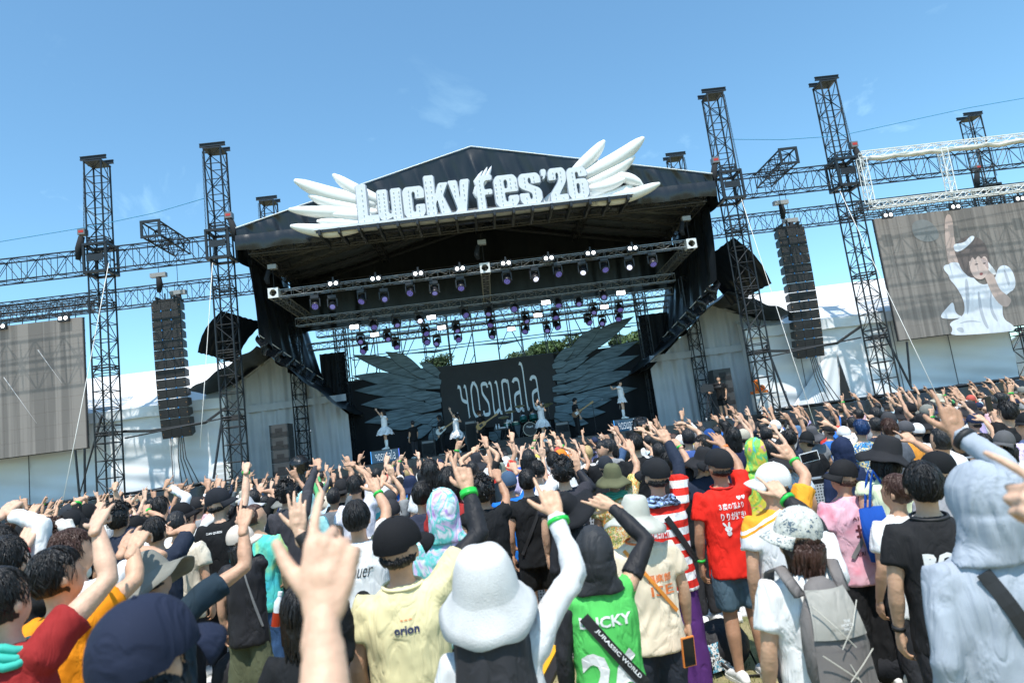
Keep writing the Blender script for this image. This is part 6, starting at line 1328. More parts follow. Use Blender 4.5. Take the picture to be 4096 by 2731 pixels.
person(*c4(1390, 412), 6.5, 'person with thick black curly hair in a charcoal T-shirt', hair='curly', top=(.035, .035, .045), sleeve=.4, lowsleeve=((.02, .022, .03), (1,)), rh=arm(c4, 1600, 560, 1530, 275, 'open', (1780, 790)), skin=0)
person(*c4(1280, 335), 9.0, 'black haired person in a plain white T-shirt in front of the drums', hair='short', top=WHT, skin=1)
p_olive = person(*c4(2010, 468), 6.7, 'person in an olive sun hat and a yellow floral shirt', hat='bucket', hatc=(.12, .125, .07), brim=.085, topm=pattern_mat('yellow_floral', 'floral', [(.75, .6, .2), (.8, .75, .55), (.25, .35, .1), (.75, .3, .08), (.8, .7, .3)], 26), hair='short', skin=1, rh=arm(c5, 400, 640, 370, 460, 'open', (470, 830)))
person(*c4(1930, 380), 8.3, 'person in a plain dark navy cap behind the olive hat', hat='cap', hatc=(.025, .03, .04), hair='short', top=BLK)
person(*c4(1560, 785) if False else ZC_(440, 380), 5.2, 'person in a wide brimmed black hat and black jacket', hat='bucket', hatc=(.014, .015, .018), brim=.115, roll=-22, tilt=10, hattilt=8, hatroll=-16, top=(.02, .021, .026), sleeve=1.0, hair='short', legc=(.03, .03, .035))
p_face = person(*c4(1895, 200), 9.6, 'laughing black haired person in a black T-shirt turned towards the camera', hair='short', top=BLK, yaw=150, tilt=0, skin=1, rh=None)
person(*c4(1710, 257), 11, 'blond person in a white shirt right of the stage middle', hair='short', hc='blond', top=WHT)
person(*c4(1390, 300), 10.6, 'person in an orange bandana with glasses', hair='short', hat='cap', hatc=(.75, .22, .03), top=GRY, hyaw=-60, rh=arm(c4, 1390, 260, 1370, 210, 'gun'))
person(*c4(970, 312), 9.2, 'person with long black hair and a lilac print scarf', hair='long', top=(.5, .45, .65), female=True)
person(*c4(692, 392), 12, 'person in a white cap worn backwards and a blue shirt', hat='cap', hatc=(.78, .78, .78), capyaw=180, hair='short', top=(.03, .12, .5), rh=arm(c4, 760, 520, 735, 420, 'gun'))
p_yogal = person(*c4(340, 332), 10.5, 'person in dark bucket hat and white printed black T-shirt below the bass player', hat='bucket', hatc=(.03, .032, .04), top=BLK, hair='short', rh=arm(c4, 450, 250, 435, 165, 'point'), lh=arm(c4, 300, 320, 310, 240, 'point'))
person(*c4(620, 462), 10.8, 'person in a grey green sun hat', hat='bucket', hatc=(.22, .24, .2), top=GRY, hair='short')
p_stripe = person(*c5(655, 718), 5.2, 'person in black cap, blue neck towel, red and white stripes and purple trousers', hair='short', hat='cap', hatc=(.016, .017, .02), capyaw=28, hyaw=10, topm=pattern_mat('red_white_stripes', 'stripes', [(.80, .80, .80), (.72, .03, .02)], 2.9), sleeve=.40, lowsleeve=((.02, .03, .05), (1,)), rh=arm(c5, 850, 515, 730, 262, 'gun', (985, 800)), skin=1, legc=(.10, .03, .17), legs='wide', band=False)
p_red = person(*c5(1440, 605), 5.4, 'person in a black cap, bright red T-shirt with white print and grey blue shorts', hair='short', hat='cap', hatc=(.016, .018, .022), capyaw=25, hyaw=15, top=(.78, .025, .015), sleeve=.42, legs='short', legc=(.09, .15, .2), rh=arm(c5, 1530, 555, 1490, 375, 'open', (1730, 800)), skin=2, band=False, fat=1.05)
p_orj = person(*c6(190, 852), 4.3, 'person in a white cap and a white jersey with orange shoulders', hair='short', hat='cap', hatc=(.76, .75, .72), capyaw=50, hyaw=35, topm=pattern_mat('orange_shouldered_jersey', 'zsplit', [(.8, .8, .82), (.85, .33, .02), (.8, .8, .8), (.85, .36, .03)], 1.36), sleeve=.42, rh=arm(c6, 480, 800, 305, 545, 'gun', (640, 1010)), skin=1, legs='long', legc=(.05, .05, .06), band=True)
p_pink = person(*c6(1000, 815), 5.0, 'ponytailed person in black cap and pink tie dye T-shirt beside a blue tote', hair='pony', hc='brown', hat='cap', hatc=(.016, .016, .018), capyaw=55, hyaw=40, topm=pattern_mat('pink_dye_cloth', 'dye', [(.74, .22, .30), (.78, .46, .54), (.74, .26, .34)], 3), sleeve=.45, female=True, fat=1.2, legs='wide', legc=(.015, .015, .017), skin=1)
person(*c6(1440, 532), 4.9, 'person in a black sun hat with a neck flap and a pale green sleeveless top', hat='bucket', hatc=(.022, .022, .025), brim=.09, roll=18, tilt=10, top=(.70, .76, .52), sleeve=.15, hair='bob', skin=1)
person(*ZD_(715, 505), 4.2, 'person with long brown tied hair, white T-shirt and black backpack strap', hair='pony', hc='brown', top=WHT, female=True, hyaw=35, skin=1)
person(*ZD_(925, 385), 4.4, 'person in a plain black cap with a blue patch behind the black T-shirt', hat='cap', hatc=BLK, hair='short', top=(.3, .3, .32), capyaw=60)
p_rain = person(*c5(1895, 468), 7.0, 'person in a rainbow striped hood', hat='hood', topm=pattern_mat('rainbow_cloth', 'dye', [(.08, .45, .75), (.20, .58, .12), (.80, .66, .08), (.78, .25, .45)], 7), sleeve=.8)
person(*c5(1235, 572), 6.9, 'person in a wide black sun hat and navy top left of the red shirt', hat='bucket', hatc=(.02, .021, .025), brim=.11, top=NVY, hair='short', roll=10)
person(*c5(840, 632), 6.9, 'black haired person in a black and white basketball vest', hair='short', top=BLK, sleeve=.3, rh=arm(c5, 980, 560, 900, 450, 'fist', (1100, 760)), skin=1)
person(*c5(420, 422), 9.0, 'black haired person in a black T-shirt below the right riser', hair='short', top=BLK, rh=arm(c5, 390, 630, 330, 450, 'loose', (470, 860)) if False else None)
person(*c5(690, 432), 9.8, 'person with flat black hair in a dark shirt left of the navy sleeve', hair='short', top=BLK, rh=arm(c5, 540, 380, 500, 315, 'open'))
person(*c5(712, 540), 9.2, 'person with slick wet black hair', hair='short', top=WHT, skin=1)
person(*c5(1080, 362), 9.6, 'black haired person with a blue collar left of the black hat', hair='short', top=(.05, .1, .3), rh=arm(c5, 1040, 290, 1005, 260, 'gun'))
person(*c5(1250, 442), 8.5, 'smiling black haired person in profile facing left', hair='short', top=BLK, hyaw=75)
person(*c5(1640, 350), 9.0, 'person with long permed black hair in a navy football shirt', hair='long', top=(.015, .02, .06))
person(*c5(1215, 380), 10.6, 'person in a grey cap behind the profile face', hat='cap', hatc=(.15, .15, .16), hair='short', top=GRY)
person(*c5(1345, 360), 11.5, 'person in a blue hood in front of the right wing', hat='hood', top=(.02, .07, .25))
person(*c5(2050, 332), 9.8, 'black haired person in black with a green band on the raised arm', hair='short', top=BLK, sleeve=.45, rh=arm(c5, 2090, 440, 2030, 330, 'gun'))
person(*c6(370, 662), 7.0, 'person in a huge brimmed black sun hat over a light blue print shirt', hat='bucket', hatc=(.022, .022, .026), brim=.13, topm=pattern_mat('blue_print', 'floral', [(.45, .6, .75), (.7, .75, .8), (.7, .35, .15)], 20), hair='short', roll=6)
person(*c6(265, 372), 12.2, 'person in a white cap with arms up by the right tower foot', hat='cap', hatc=WHT, hair='short', top=WHT, rh=arm(c6, 200, 395, 110, 330, 'gun'))
person(*c6(690, 428), 10.5, 'person in a dark grey bucket hat near the tent door', hat='bucket', hatc=(.09, .09, .10), brim=.09, top=GRY, hair='short', roll=-10)
person(*c6(515, 428), 11.6, 'person in a washed denim bucket hat', hat='bucket', hatc=(.09, .17, .3), brim=.06, top=WHT, hair='short')
person(*c6(610, 495), 8.6, 'person in a black cap looking left, black T-shirt', hat='cap', hatc=BLK, capyaw=80, hyaw=60, top=BLK, hair='short', sleeve=.42)
person(*c6(1000, 556), 6.5, 'person in a dark navy waterproof hood', hat='hood', top=(.015, .025, .065), sleeve=1.0)
person(*c6(1040, 440), 9.6, 'person in a white cap worn backwards with curls showing', hat='cap', hatc=WHT, capyaw=180, hair='curly', top=WHT, rh=arm(c6, 900, 420, 800, 350, 'gun'))
person(*c6(1230, 366), 8.5, 'person with dyed blue hair in a blue and yellow aloha shirt', hair='short', hc='blue', topm=pattern_mat('aloha_print', 'floral', [(.02, .10, .3), (.05, .25, .5), (.75, .6, .2), (.8, .76, .6)], 22), sleeve=.42)
person(*c6(1135, 335), 11.5, 'black haired person in white left of the blue hair', hair='short', top=WHT, rh=None)
person(*c6(1545, 356), 8.0, 'person with short brown hair in a slate grey T-shirt', hair='short', hc='brown', top=(.10, .11, .13), sleeve=.42, skin=1)
person(*c6(1400, 340), 9.4, 'black haired person pointing with a navy sleeve', hair='short', top=NVY, sleeve=1.0, rh=arm(c6, 1420, 385, 1310, 245, 'gun', (1530, 560)))
person(*c6(1530, 270), 11, 'person in a black cap in front of the right outer tower', hat='cap', hatc=(.03, .03, .035), hair='short', top=GRY)
person(*c7(640, 545), 5.6, 'buzz cut person in a white T-shirt with an orange cap beyond', hair='buzz', top=WHT, sleeve=.42, skin=1, rh=arm(c7, 400, 690, 300, 540, 'gun', (560, 790)))
person(*c7(1340, 280), 7.3, 'black haired person in a black T-shirt filming with a phone on the right', hair='short', top=BLK, sleeve=.45, rh=None, lh=arm(c7, 1230, 370, 1190, 300, 'grip', (1290, 480)))
person(*c7(1290, 577), 6.0, 'person in a faded grey cap and white hooded shirt', hat='cap', hatc=(.10, .10, .105), capyaw=75, hyaw=55, top=(.76, .75, .78), sleeve=.5, hair='bob')
person(*c7(950, 268), 10, 'person in a black bucket hat and plain white T-shirt right of the raised grey sleeve', hat='bucket', hatc=(.03, .03, .035), top=WHT, sleeve=.42, hair='short')
person(*c7(1095, 612), 7.2, 'black haired head beside the faded grey cap', hair='short', top=GRY, rh=arm(c7, 1140, 470, 1075, 370, 'gun', (1240, 590)))
person(*c7(1530, 385), 6.8, 'person in a black cap and purple print shirt at the right edge', hat='cap', hatc=BLK, capyaw=70, hyaw=50, topm=pattern_mat('purple_print', 'dye', [(.35, .15, .5), (.7, .6, .75), (.2, .1, .3)], 10), hair='short')
person(*c7(280, 475), 8.6, 'person in a charcoal cap and orange shirt', hat='cap', hatc=(.08, .08, .09), hair='short', top=(.8, .32, .05), capyaw=60)
person(*c7(480, 390), 9.4, 'person in a black sun hat with glasses, black T-shirt', hat='bucket', hatc=(.022, .022, .025), top=BLK, hair='short', brim=.10, roll=-8)
person(*c7(330, 290), 11, 'person in a black cap and pale pink shirt', hat='cap', hatc=BLK, top=(.75, .5, .5), hair='short')
person(*c7(410, 500), 9.2, 'person in a white cap with black cord', hat='cap', hatc=WHT, top=WHT, hair='short')
person(*c7(110, 385), 9.8, 'person in a broad black cap next to the brown hair', hat='cap', hatc=(.05, .05, .055), top=GRY, hair='short')
person(*c1(275, 545), 9.0, 'person with short brown curls on the left', hair='curly', hc='brown', top=BLK, hyaw=-50)
person(*c1(910, 590), 6.9, 'person in a big plain black cap on the left with green strap', hat='cap', hatc=(.018, .018, .02), hair='short', top=BLK, sleeve=1.0, rh=arm(c1, 960, 490, 930, 420, 'fist', (960, 640)))
person(*c1(900, 512), 8.8, 'person in a dark navy cap left of the raised black sleeve', hat='cap', hatc=(.03, .035, .045), hair='short', top=WHT)
person(*c1(405, 688), 6.4, 'person in a black cap with a small white emblem', hat='cap', hatc=(.014, .014, .016), hair='short', top=BLK, rh=arm(c1, 375, 670, 340, 500, 'open'))
person(*c1(1110, 512), 7.6, 'person in a black cap with a raised hand in front of the left tower', hat='cap', hatc=BLK, hair='short', top=WHT, rh=arm(c1, 1220, 600, 1205, 430, 'gun'))
person(*c1(1510, 508), 6.8, 'person with wavy black hair and a raised tanned arm', hair='curly', top=NVY, rh=arm(c1, 1560, 690, 1525, 515, 'point', (1500, 880)), skin=2)
person(*c1(1580, 442), 10, 'person in a wide dark grey cap', hat='cap', hatc=(.04, .04, .045), hair='short', top=(.7, .5, .6), rh=arm(c1, 1440, 310, 1365, 215, 'gun', (1460, 480)))
person(*c1(700, 705), 5.6, 'person in a cream hood on the left', hat='hood', top=(.76, .70, .58), sleeve=1.0)
person(*ZB_(290, 545) if False else c3(1130, 760), 6.4, 'person in a crumpled black cap behind the white T-shirt', hat='cap', hatc=(.03, .03, .034), hair='short', top=(.06, .07, .05))
person(*c4(1010, 440) if False else c4(560, 310), 13, 'small dark haired person far forward by the stage camera', hair='short', top=BLK)
# shoulders of an out of frame neighbour at the very bottom
person(*ZB_(235, 1455), 2.25, 'person in a red shirt mostly below the picture beside the large forearm', H=1.36, hair=None, top=(.75, .10, .03)) if False else None
P_SPECIAL = dict(globals())

# ================================================================== PEOPLE ON STAGE
def stage_person(hu, hv, Y, fu, fv, label, base, H, **k):
    p = at(fu, fv, Y); return person(0, 0, 0, label, world=(p.x, Y, base), base=base, H=H, group=None, lod=1, **k)
SING = dict(top=(.78, .78, .80), sleeve=.3, female=True, skin=3, shoe=(.8, .8, .8), yaw=180, skirt=1, hair='bob', band=False, tilt=-2)
def skirt_on(P, r=.42, z0=.98, z1=.62, layers=3, name='ruffled_skirt'):
    s = P['s']
    for k in range(layers):
        f = k/max(1, layers-1); zt = z0-.06*k; zb = z0-(z0-z1)*(0.55+.45*f); rr = r*(.82+.18*f)
        def fn(u, v):
            a = u*6.2832; R_ = .13+(rr-.13)*v**.8+.022*v*math.sin(a*17+k*2)+.012*v*math.sin(a*31+k); return (R_*s*math.cos(a), R_*.9*s*math.sin(a), (zt+(zb-zt)*v+.02*v*math.sin(a*9+k))*s)
        o = MB().grid(fn, 72, 5).build('skirt_ruffle', cloth((.80, .80, .82)), P['root'], smooth=True)
    for sx in (-1, 1):    # puffed sleeves and white socks
        J, E, Wp, hz = P['arms'][sx]; MB().ell(J.lerp(E, .25), (.085*s, .085*s, .075*s)).build('puff_sleeve', cloth((.80, .80, .82)), P['root'], smooth=True)
        MB().tube([(.10*sx*s, -.012*s, .05*s), (.10*sx*s, -.014*s, .16*s), (.10*sx*s, -.014*s, .40*s)], [.050*s, .046*s, .064*s], 12).build('sock', cloth((.78, .78, .78)), P['root'], smooth=True)
def mic_in_hand(P, sx, label):
    J, E, Wp, hz = P['arms'][sx]; M = P['Mw']; a = M @ (Wp+hz*.05); b = M @ (Wp+hz*.05+Vector((0, .0, .15))); t = empty('microphone', a, label=label, cat='microphone', group='microphones held by the singers')
    MB().tube([(0, 0, -.06), (b-a)*.8], [.015, .02], 10).build('handle', CASE, t, smooth=True); MB().ell((b-a), (.03, .03, .035)).build('head', MIC, t, smooth=True)
s1 = stage_person(0, 0, 27.0, *z4(715, 780, 0)[:2] if False else (1547, 1797), 'singer in a white ruffled dress on the left riser, right arm up', DECKZ+.5, 1.53, rh=(*[1000+660/1.3067], 1200+575/1.3067, 1000+652/1.3067, 1200+558/1.3067, 'point'), lh=(1000+702/1.3067, 1200+605/1.3067, 1000+700/1.3067, 1200+592/1.3067, 'grip', (1000+720/1.3067, 1200+625/1.3067)), **SING); skirt_on(s1)
s2 = stage_person(0, 0, 27.6, 1836, 1812, 'singer in a white frilly dress, second from the left, right arm straight up', DECKZ, 1.60, rh=(1000+1045/1.3067, 1200+575/1.3067, 1000+1043/1.3067, 1200+548/1.3067, 'point'), lh=(1000+1088/1.3067, 1200+612/1.3067, 1000+1084/1.3067, 1200+600/1.3067, 'grip', (1000+1102/1.3067, 1200+635/1.3067)), **{**SING, 'hair': 'pony'}); skirt_on(s2, .37, layers=5)
s3 = stage_person(0, 0, 27.0, 2179, 1766, 'singer in a short white dress standing in front of the drums, arm over the head', DECKZ, 1.58, rh=(1000+1503/1.3067, 1200+535/1.3067, 1000+1512/1.3067, 1200+502/1.3067, 'point'), lh=(1000+1535/1.3067, 1200+565/1.3067, 1000+1530/1.3067, 1200+550/1.3067, 'grip', (1000+1545/1.3067, 1200+580/1.3067)), **SING); skirt_on(s3, .37, layers=4)
s4 = stage_person(0, 0, 27.0, 2498, 1672, 'singer in white shorts and knee socks on the right riser, right arm out', DECKZ+.5, 1.50, rh=(1000+1892/1.3067, 1200+462/1.3067, 1000+1885/1.3067, 1200+438/1.3067, 'point'), lh=(1000+1950/1.3067, 1200+495/1.3067, 1000+1944/1.3067, 1200+480/1.3067, 'grip', (1000+1962/1.3067, 1200+505/1.3067)), **{**SING, 'hair': 'short'}); skirt_on(s4, .23, z1=.72, layers=2)
MB().grid(lambda u, v: (-(.05+.20*u+.05*v), -.10-.05*v, (1.0-.55*v+.05*math.sin(u*9))*s4['s']), 10, 8).build('dress_train', cloth((.80, .80, .82)), s4['root'], smooth=True)
mic_in_hand(s1, -1, 'microphone held by the singer on the left riser'); mic_in_hand(s2, -1, 'microphone held by the second singer from the left'); mic_in_hand(s3, -1, 'microphone held by the singer before the drums'); mic_in_hand(s4, -1, 'microphone held by the singer on the right riser')
MUS = dict(top=(.02, .02, .022), sleeve=.42, yaw=180, legc=(.02, .02, .022), shoe=(.05, .05, .05), band=False, tilt=-12, skin=3)
def guitarist(Y, fu, fv, label, glabel, col, H=1.68, base=DECKZ, **k):
    p = at(fu, fv, Y); X = p.x
    P = person(0, 0, 0, label, world=(X, Y, base), base=base, H=H, group='musicians on stage', lod=1, rh=None, lh=None, **{**MUS, **k})
    g = empty('electric_guitar', (X+.0, Y-.22, base+1.02*P['s']), label=glabel, cat='guitar', group='guitars on stage'); g.rotation_euler = (0, rad(-28), 0)
    n = 26; vs = []; 
    for i in range(n):
        a = 2*math.pi*i/n; r = .17+.045*math.cos(2*a)+.02*math.cos(3*a); vs.append((r*math.cos(a)*1.15, r*math.sin(a)*.9))
    MB().add([(x, -.02, z) for x, z in vs]+[(x, .025, z) for x, z in vs], [tuple(range(n)), tuple(range(n, 2*n))[::-1]]+[(i, n+i, n+(i+1) % n, (i+1) % n) for i in range(n)]).build('guitar_body', mat('guitar_'+str(int(col[0]*99)), col, .25), g)
    MB().box((.12, -.035, -.028), (.72, -.01, .028)).build('neck', mat('maple', (.45, .28, .12), .4), g); MB().box((.72, -.035, -.04), (.88, -.012, .045)).build('headstock', mat('maple', (.45, .28, .12), .4), g); MB().box((-.06, -.028, -.06), (.1, -.0205, .06)).build('pickguard', PIPE if col[0] < .5 else CASE, g)
    return P
g1 = guitarist(29.5, *(1773, 1797), 'guitarist with long hair in a black jacket over white, left of the middle', 'white electric guitar played at the left', (.75, .75, .73), hair='long')
g2 = guitarist(29.6, *(1934, 1789), 'bass player in black with reddish hair', 'natural wood bass guitar held upright', (.5, .28, .09), hair='short', hc='brown')
g3 = guitarist(29.6, *(2316, 1740), 'guitarist in black on the right in front of the right wing', 'dark sunburst guitar played at the right', (.14, .05, .02), hair='short')
person(0, 0, 0, 'drummer in black seated behind the drum kit', world=(1.75, 30.4, DECKZ-.05), base=DECKZ-.05, H=1.55, group='musicians on stage', lod=1, **MUS, hair='short')
p_cam = person(0, 0, 0, 'cameraman in a black T-shirt and black shorts on the right side platform', world=(8.98, 26.5, DECKZ), base=DECKZ, H=1.66, group=None, lod=1, top=BLK, legs='short', legc=BLK, hair='short', yaw=70, skin=1, shoe=(.5, .5, .5), rh=(2600+385/1.5722, 1100+740/1.5722, 2600+345/1.5722, 1100+740/1.5722, 'grip'), band=False)
person(0, 0, 0, 'person in black with headphones standing in the dark tent doorway', world=(11.3, 28.2, DECKZ), base=DECKZ, H=1.62, group=None, lod=2, top=BLK, hair='short', yaw=180)
person(0, 0, 0, 'crew member in black crouching by the left riser', world=(-3.2, 27.6, DECKZ), base=DECKZ, H=1.5, group=None, lod=2, top=BLK, hair='short', yaw=120)

# ================================================================== FAR CROWD built from a few bodies, each copied with its own clothes
NEARN = len([p for p in PEOPLE])
proto = []
rf = random.Random(11)
TOPS = [WHT, WHT, WHT, BLK, BLK, BLK, BLK, NVY, GRY, (.70, .62, .5), (.03, .15, .5), (.6, .05, .04), (.1, .4, .15), (.7, .45, .5), (.35, .3, .5), (.5, .65, .75), (.75, .6, .15), (.12, .14, .16), (.05, .1, .2)]
TN = {WHT: 'white', BLK: 'black', NVY: 'navy', GRY: 'grey', TOPS[9]: 'beige', TOPS[10]: 'blue', TOPS[11]: 'red', TOPS[12]: 'green', TOPS[13]: 'pink', TOPS[14]: 'lilac', TOPS[15]: 'pale blue', TOPS[16]: 'yellow', TOPS[17]: 'charcoal', TOPS[18]: 'dark blue'}
PD = [dict(hair='short', up='R'), dict(hair='short', up='R', hat='cap'), dict(hair='bob', up='R'), dict(hair='short', up='L'), dict(hair='curly', up='R'), dict(hair='short', up='R', hat='bucket'), dict(hair='long', up='R'), dict(hair='short', up='RL'), dict(hair='short', up='R', hat='cap', sl=1.0), dict(hair='short', up='', hat=None), dict(hair='buzz', up='R'), dict(hair='short', up='R', hat='bucket', hc=1), dict(hair='short', up='L', hat='cap'), dict(hair='pony', up='R', sl=1.0)]
for i, d in enumerate(PD):
    Y0 = 14.0; X0 = -3+i*.4; q = Vector((X0, Y0, 0)); k = {}
    def pxof(p):
        e = Vector(p)-Vector((0, 0, CAM_Z)); z = e.dot(fw); return (2048+FPX*e.dot(cr)/z, 1365.5-FPX*e.dot(cu)/z)
    for ch in d['up']:
        sx = 1 if ch == 'R' else -1; hx = X0+sx*rf.uniform(.10, .34); hz_ = rf.uniform(1.80, 1.97); w_ = (hx, Y0+.15, hz_); tt = (hx-sx*rf.uniform(-.02, .10), Y0+.2, hz_+.17)
        k['rh' if ch == 'R' else 'lh'] = (*pxof(w_), *pxof(tt), rf.choice(['point', 'point', 'gun', 'point']))
    proto.append(person(0, 0, 0, 'proto', world=(X0, Y0, 0), H=1.70, hair=d['hair'], hat=d.get('hat'), sleeve=d.get('sl', .42), lod=2, group='people in the festival crowd', tilt=rf.uniform(2, 16), skin=i, brim=.08, female=d['hair'] in ('bob', 'long', 'pony'), **k))
finalize()
# prints, straps and small things on the nearest people
WP, KP = mat('white_print', (.78, .78, .78), .7), mat('black_print', (.02, .02, .022), .7)
def txt(P, s_, w, h, x, z, m_, off=.01, slant=0, name='shirt_print', rot=0): 
    return on_back(P, name, text_polys(s_, w, h, off, slant, rot), m_, x, z)
txt(p_cream, 'orion', .105, .034, .02, 1.255, mat('navy_print', (.02, .03, .10), .7), .03)
for k in (-1, 0, 1): txt(p_cream, '*', .014, .014, .02+k*.018, 1.30, mat('orange_print', (.8, .2, .05), .7), .05)
txt(p_jersey, '26', .27, .24, .0, .86, WP, .03); txt(p_jersey, 'LUCKY', .24, .05, .0, 1.24, WP, .03)
txt(p_red, '３度の飯より', .20, .048, .01, 1.27, WP, .02); txt(p_red, 'りりが好き!', .20, .06, .015, 1.19, WP, .02); txt(p_red, '!LIFE!', .06, .018, .10, 1.155, WP, .02); txt(p_red, '♥♥', .08, .03, .1, 1.33, WP)
def rabbit(P):
    vs = []; fs = []
    def disc(cx, cz, rx, rz, a=0):
        o = len(vs); n = 12
        for i in range(n):
            t_ = 6.283*i/n; x, z = rx*math.cos(t_), rz*math.sin(t_); vs.append((cx+x*math.cos(a)-z*math.sin(a), cz+x*math.sin(a)+z*math.cos(a)))
        fs.append(tuple(range(o, o+n)))
    disc(0, 0, .025, .020); disc(-.022, .032, .008, .02, .6); disc(.008, .034, .008, .02, -.1); disc(.003, -.032, .018, .02); on_back(P, 'shirt_print', (vs, fs), WP, -.045, 1.13)
rabbit(p_red)
txt(p_black, 'RO', .15, .08, -.03, 1.19, WP, .06); txt(p_black, 'IN J', .13, .045, -.03, 1.125, mat('aqua_print', (.1, .5, .6), .7), .03)
txt(p_clan, 'CLAN QUEEN', .17, .024, -.02, 1.33, WP, .02, rot=.04)
txt(p_nou, 'nouer', .17, .06, .0, 1.22, KP, -.005, .3)
def sketch(P):      # plain generic drawn head on the shirt
    vs = []; fs = []
    def blob(cx, cz, rx, rz): 
        o = len(vs); [vs.append((cx+rx*math.cos(6.283*i/14), cz+rz*math.sin(6.283*i/14))) for i in range(14)]; fs.append(tuple(range(o, o+14)))
    blob(0, 0, .055, .06); blob(-.055, -.05, .015, .05); blob(.055, -.05, .018, .055); on_back(P, 'shirt_print', (vs, fs), KP, .02, 1.08)
    vs.clear(); fs.clear(); blob(0, 0, .035, .032); on_back(P, 'shirt_print', (vs, fs), WP, .015, 1.06, off=.007)
sketch(p_nou)
txt(p_pink, '推', .13, .13, .03, 1.08, mat('wine_print', (.10, .02, .03), .7), .02); txt(p_pink, 'AIRI', .10, .025, .0, 1.26, mat('wine_print', (.10, .02, .03), .7)); txt(p_pink, 'AIRI MANIA', .2, .028, .04, 1.0, mat('wine_print', (.10, .02, .03), .7), .02, rot=.12)
txt(p_yogal, 'YOSU', .16, .06, .0, 1.22, WP, .04); txt(p_yogal, 'GALA', .16, .06, .0, 1.14, WP, .04)
txt(p_khaki, '倶楽部', .15, .045, .07, 1.19, mat('orange_print', (.8, .2, .05), .7), .02); txt(p_khaki, 'ISE', .14, .055, .08, 1.11, mat('orange_print', (.8, .2, .05), .7), .01)
txt(p_stripe, 'ICHIMI', .12, .04, -.06, 1.16, mat('red_print', (.6, .03, .03), .7))
txt(p_maroon, 'me that', .26, .035, .0, .95, mat('dark_maroon_print', (.08, .01, .012), .7), 0, rot=.2)
BSTR = mat('black_webbing', (.016, .016, .018), .6); GSTR = mat('brown_leather', (.13, .045, .025), .5); OST = mat('orange_webbing', (.8, .28, .04), .6); GRS = mat('grey_webbing', (.2, .2, .2), .6)
strap(p_bucket, .17, 1.39, .30 if False else .13, .95, .022, GSTR); strap(p_hoodie, -.10, 1.38, .12, .85, .05, BSTR); strap(p_jersey, -.11, 1.30, .17, .92, .055, BSTR, 'neck_lanyard')
strap(p_khaki, -.12, 1.40, .16, 1.0, .022, OST); strap(p_stripe, .0, 1.30, .20, .95, .045, BSTR); strap(p_pastel, .13, 1.38, -.14, .98, .06, BSTR); strap(p_vest, .12, 1.38, -.14, .90, .03, BSTR); strap(p_pink, .13, 1.30, -.10, .98, .03, GRS); strap(p_beige, .05, 1.36, .15, .90, .012, GRS)
w_ = text_polys('JURASSIC WORLD', .30, .022, .03, rot=-math.atan2(.38, .28)); on_back(p_jersey, 'lanyard_print', w_, WP, .03, 1.10, off=.022)
def trim(P, z, r, m_, name='collar_trim'):
    s = P['s']; MB().tube([(r*s*math.cos(a)*1.05, (-.012+r*.95*math.sin(a))*s, (z+.012*math.sin(a))*s) for a in [i*6.2832/20 for i in range(21)]], .008*s, 6, cap=False).build(name, m_, P['root'], smooth=True)
for P, m_ in ((p_jersey, OST), (p_khaki, mat('orange_print', (.8, .2, .05), .7)), (p_black, BSTR), (p_red, mat('red_rib', (.6, .02, .012), .8)), (p_cream, mat('cream_rib', (.8, .72, .42), .8))): trim(P, 1.435, .082, m_)
def towel(P, m_, r=.095, z=1.425, name='neck_towel'):
    s = P['s']; rs = random.Random(4); mb = MB()
    for k in range(3): mb.tube([((r+.012*k)*s*math.cos(a)*1.15, (-.01+(r+.012*k)*math.sin(a))*s, (z-.022*k+.01*math.sin(a*5+k)-.012*math.sin(a))*s) for a in [i*6.2832/24 for i in range(25)]], [(.022*s, .016*s)]*25, 8, cap=False)
    mb.build(name, m_, P['root'], smooth=True)
towel(p_stripe, pattern_mat('blue_towel', 'dye', [(.3, .45, .75), (.02, .02, .03), (.35, .5, .8), (.7, .75, .8)], 12)); towel(p_maroon, mat('teal_scarf', (.04, .45, .36), .8)); towel(p_bucket, mat('blue_scarf', (.02, .14, .4), .8)); towel(p_olive, mat('green_towel', (.05, .3, .2), .8))
# neck flap below the white bucket hat and the navy cap
def flap(P, m_, w=.165, z0=1.55, z1=1.24, y=-.11, name='neck_flap'):
    s = P['s']
    def fn(u, v):
        a = math.pi*(1.08+.84*u); q = Vector((w*math.cos(a)*(1+.12*v)*.66, w*math.sin(a)*.78*(1+.16*v), z0+(z1-z0)*v+.006*math.sin(u*22)*v)); return (q.x*s+.006*math.sin(u*17+v*3), q.y*s-.01+.010*math.sin(u*26+v*2)*v, q.z*s)
    o = MB().grid(fn, 50, 14).build(name, m_, P['root'], smooth=True); solid(o, .003)
flap(p_white, cloth((.035, .035, .04), .6), w=.20, z0=1.54, z1=1.22); 
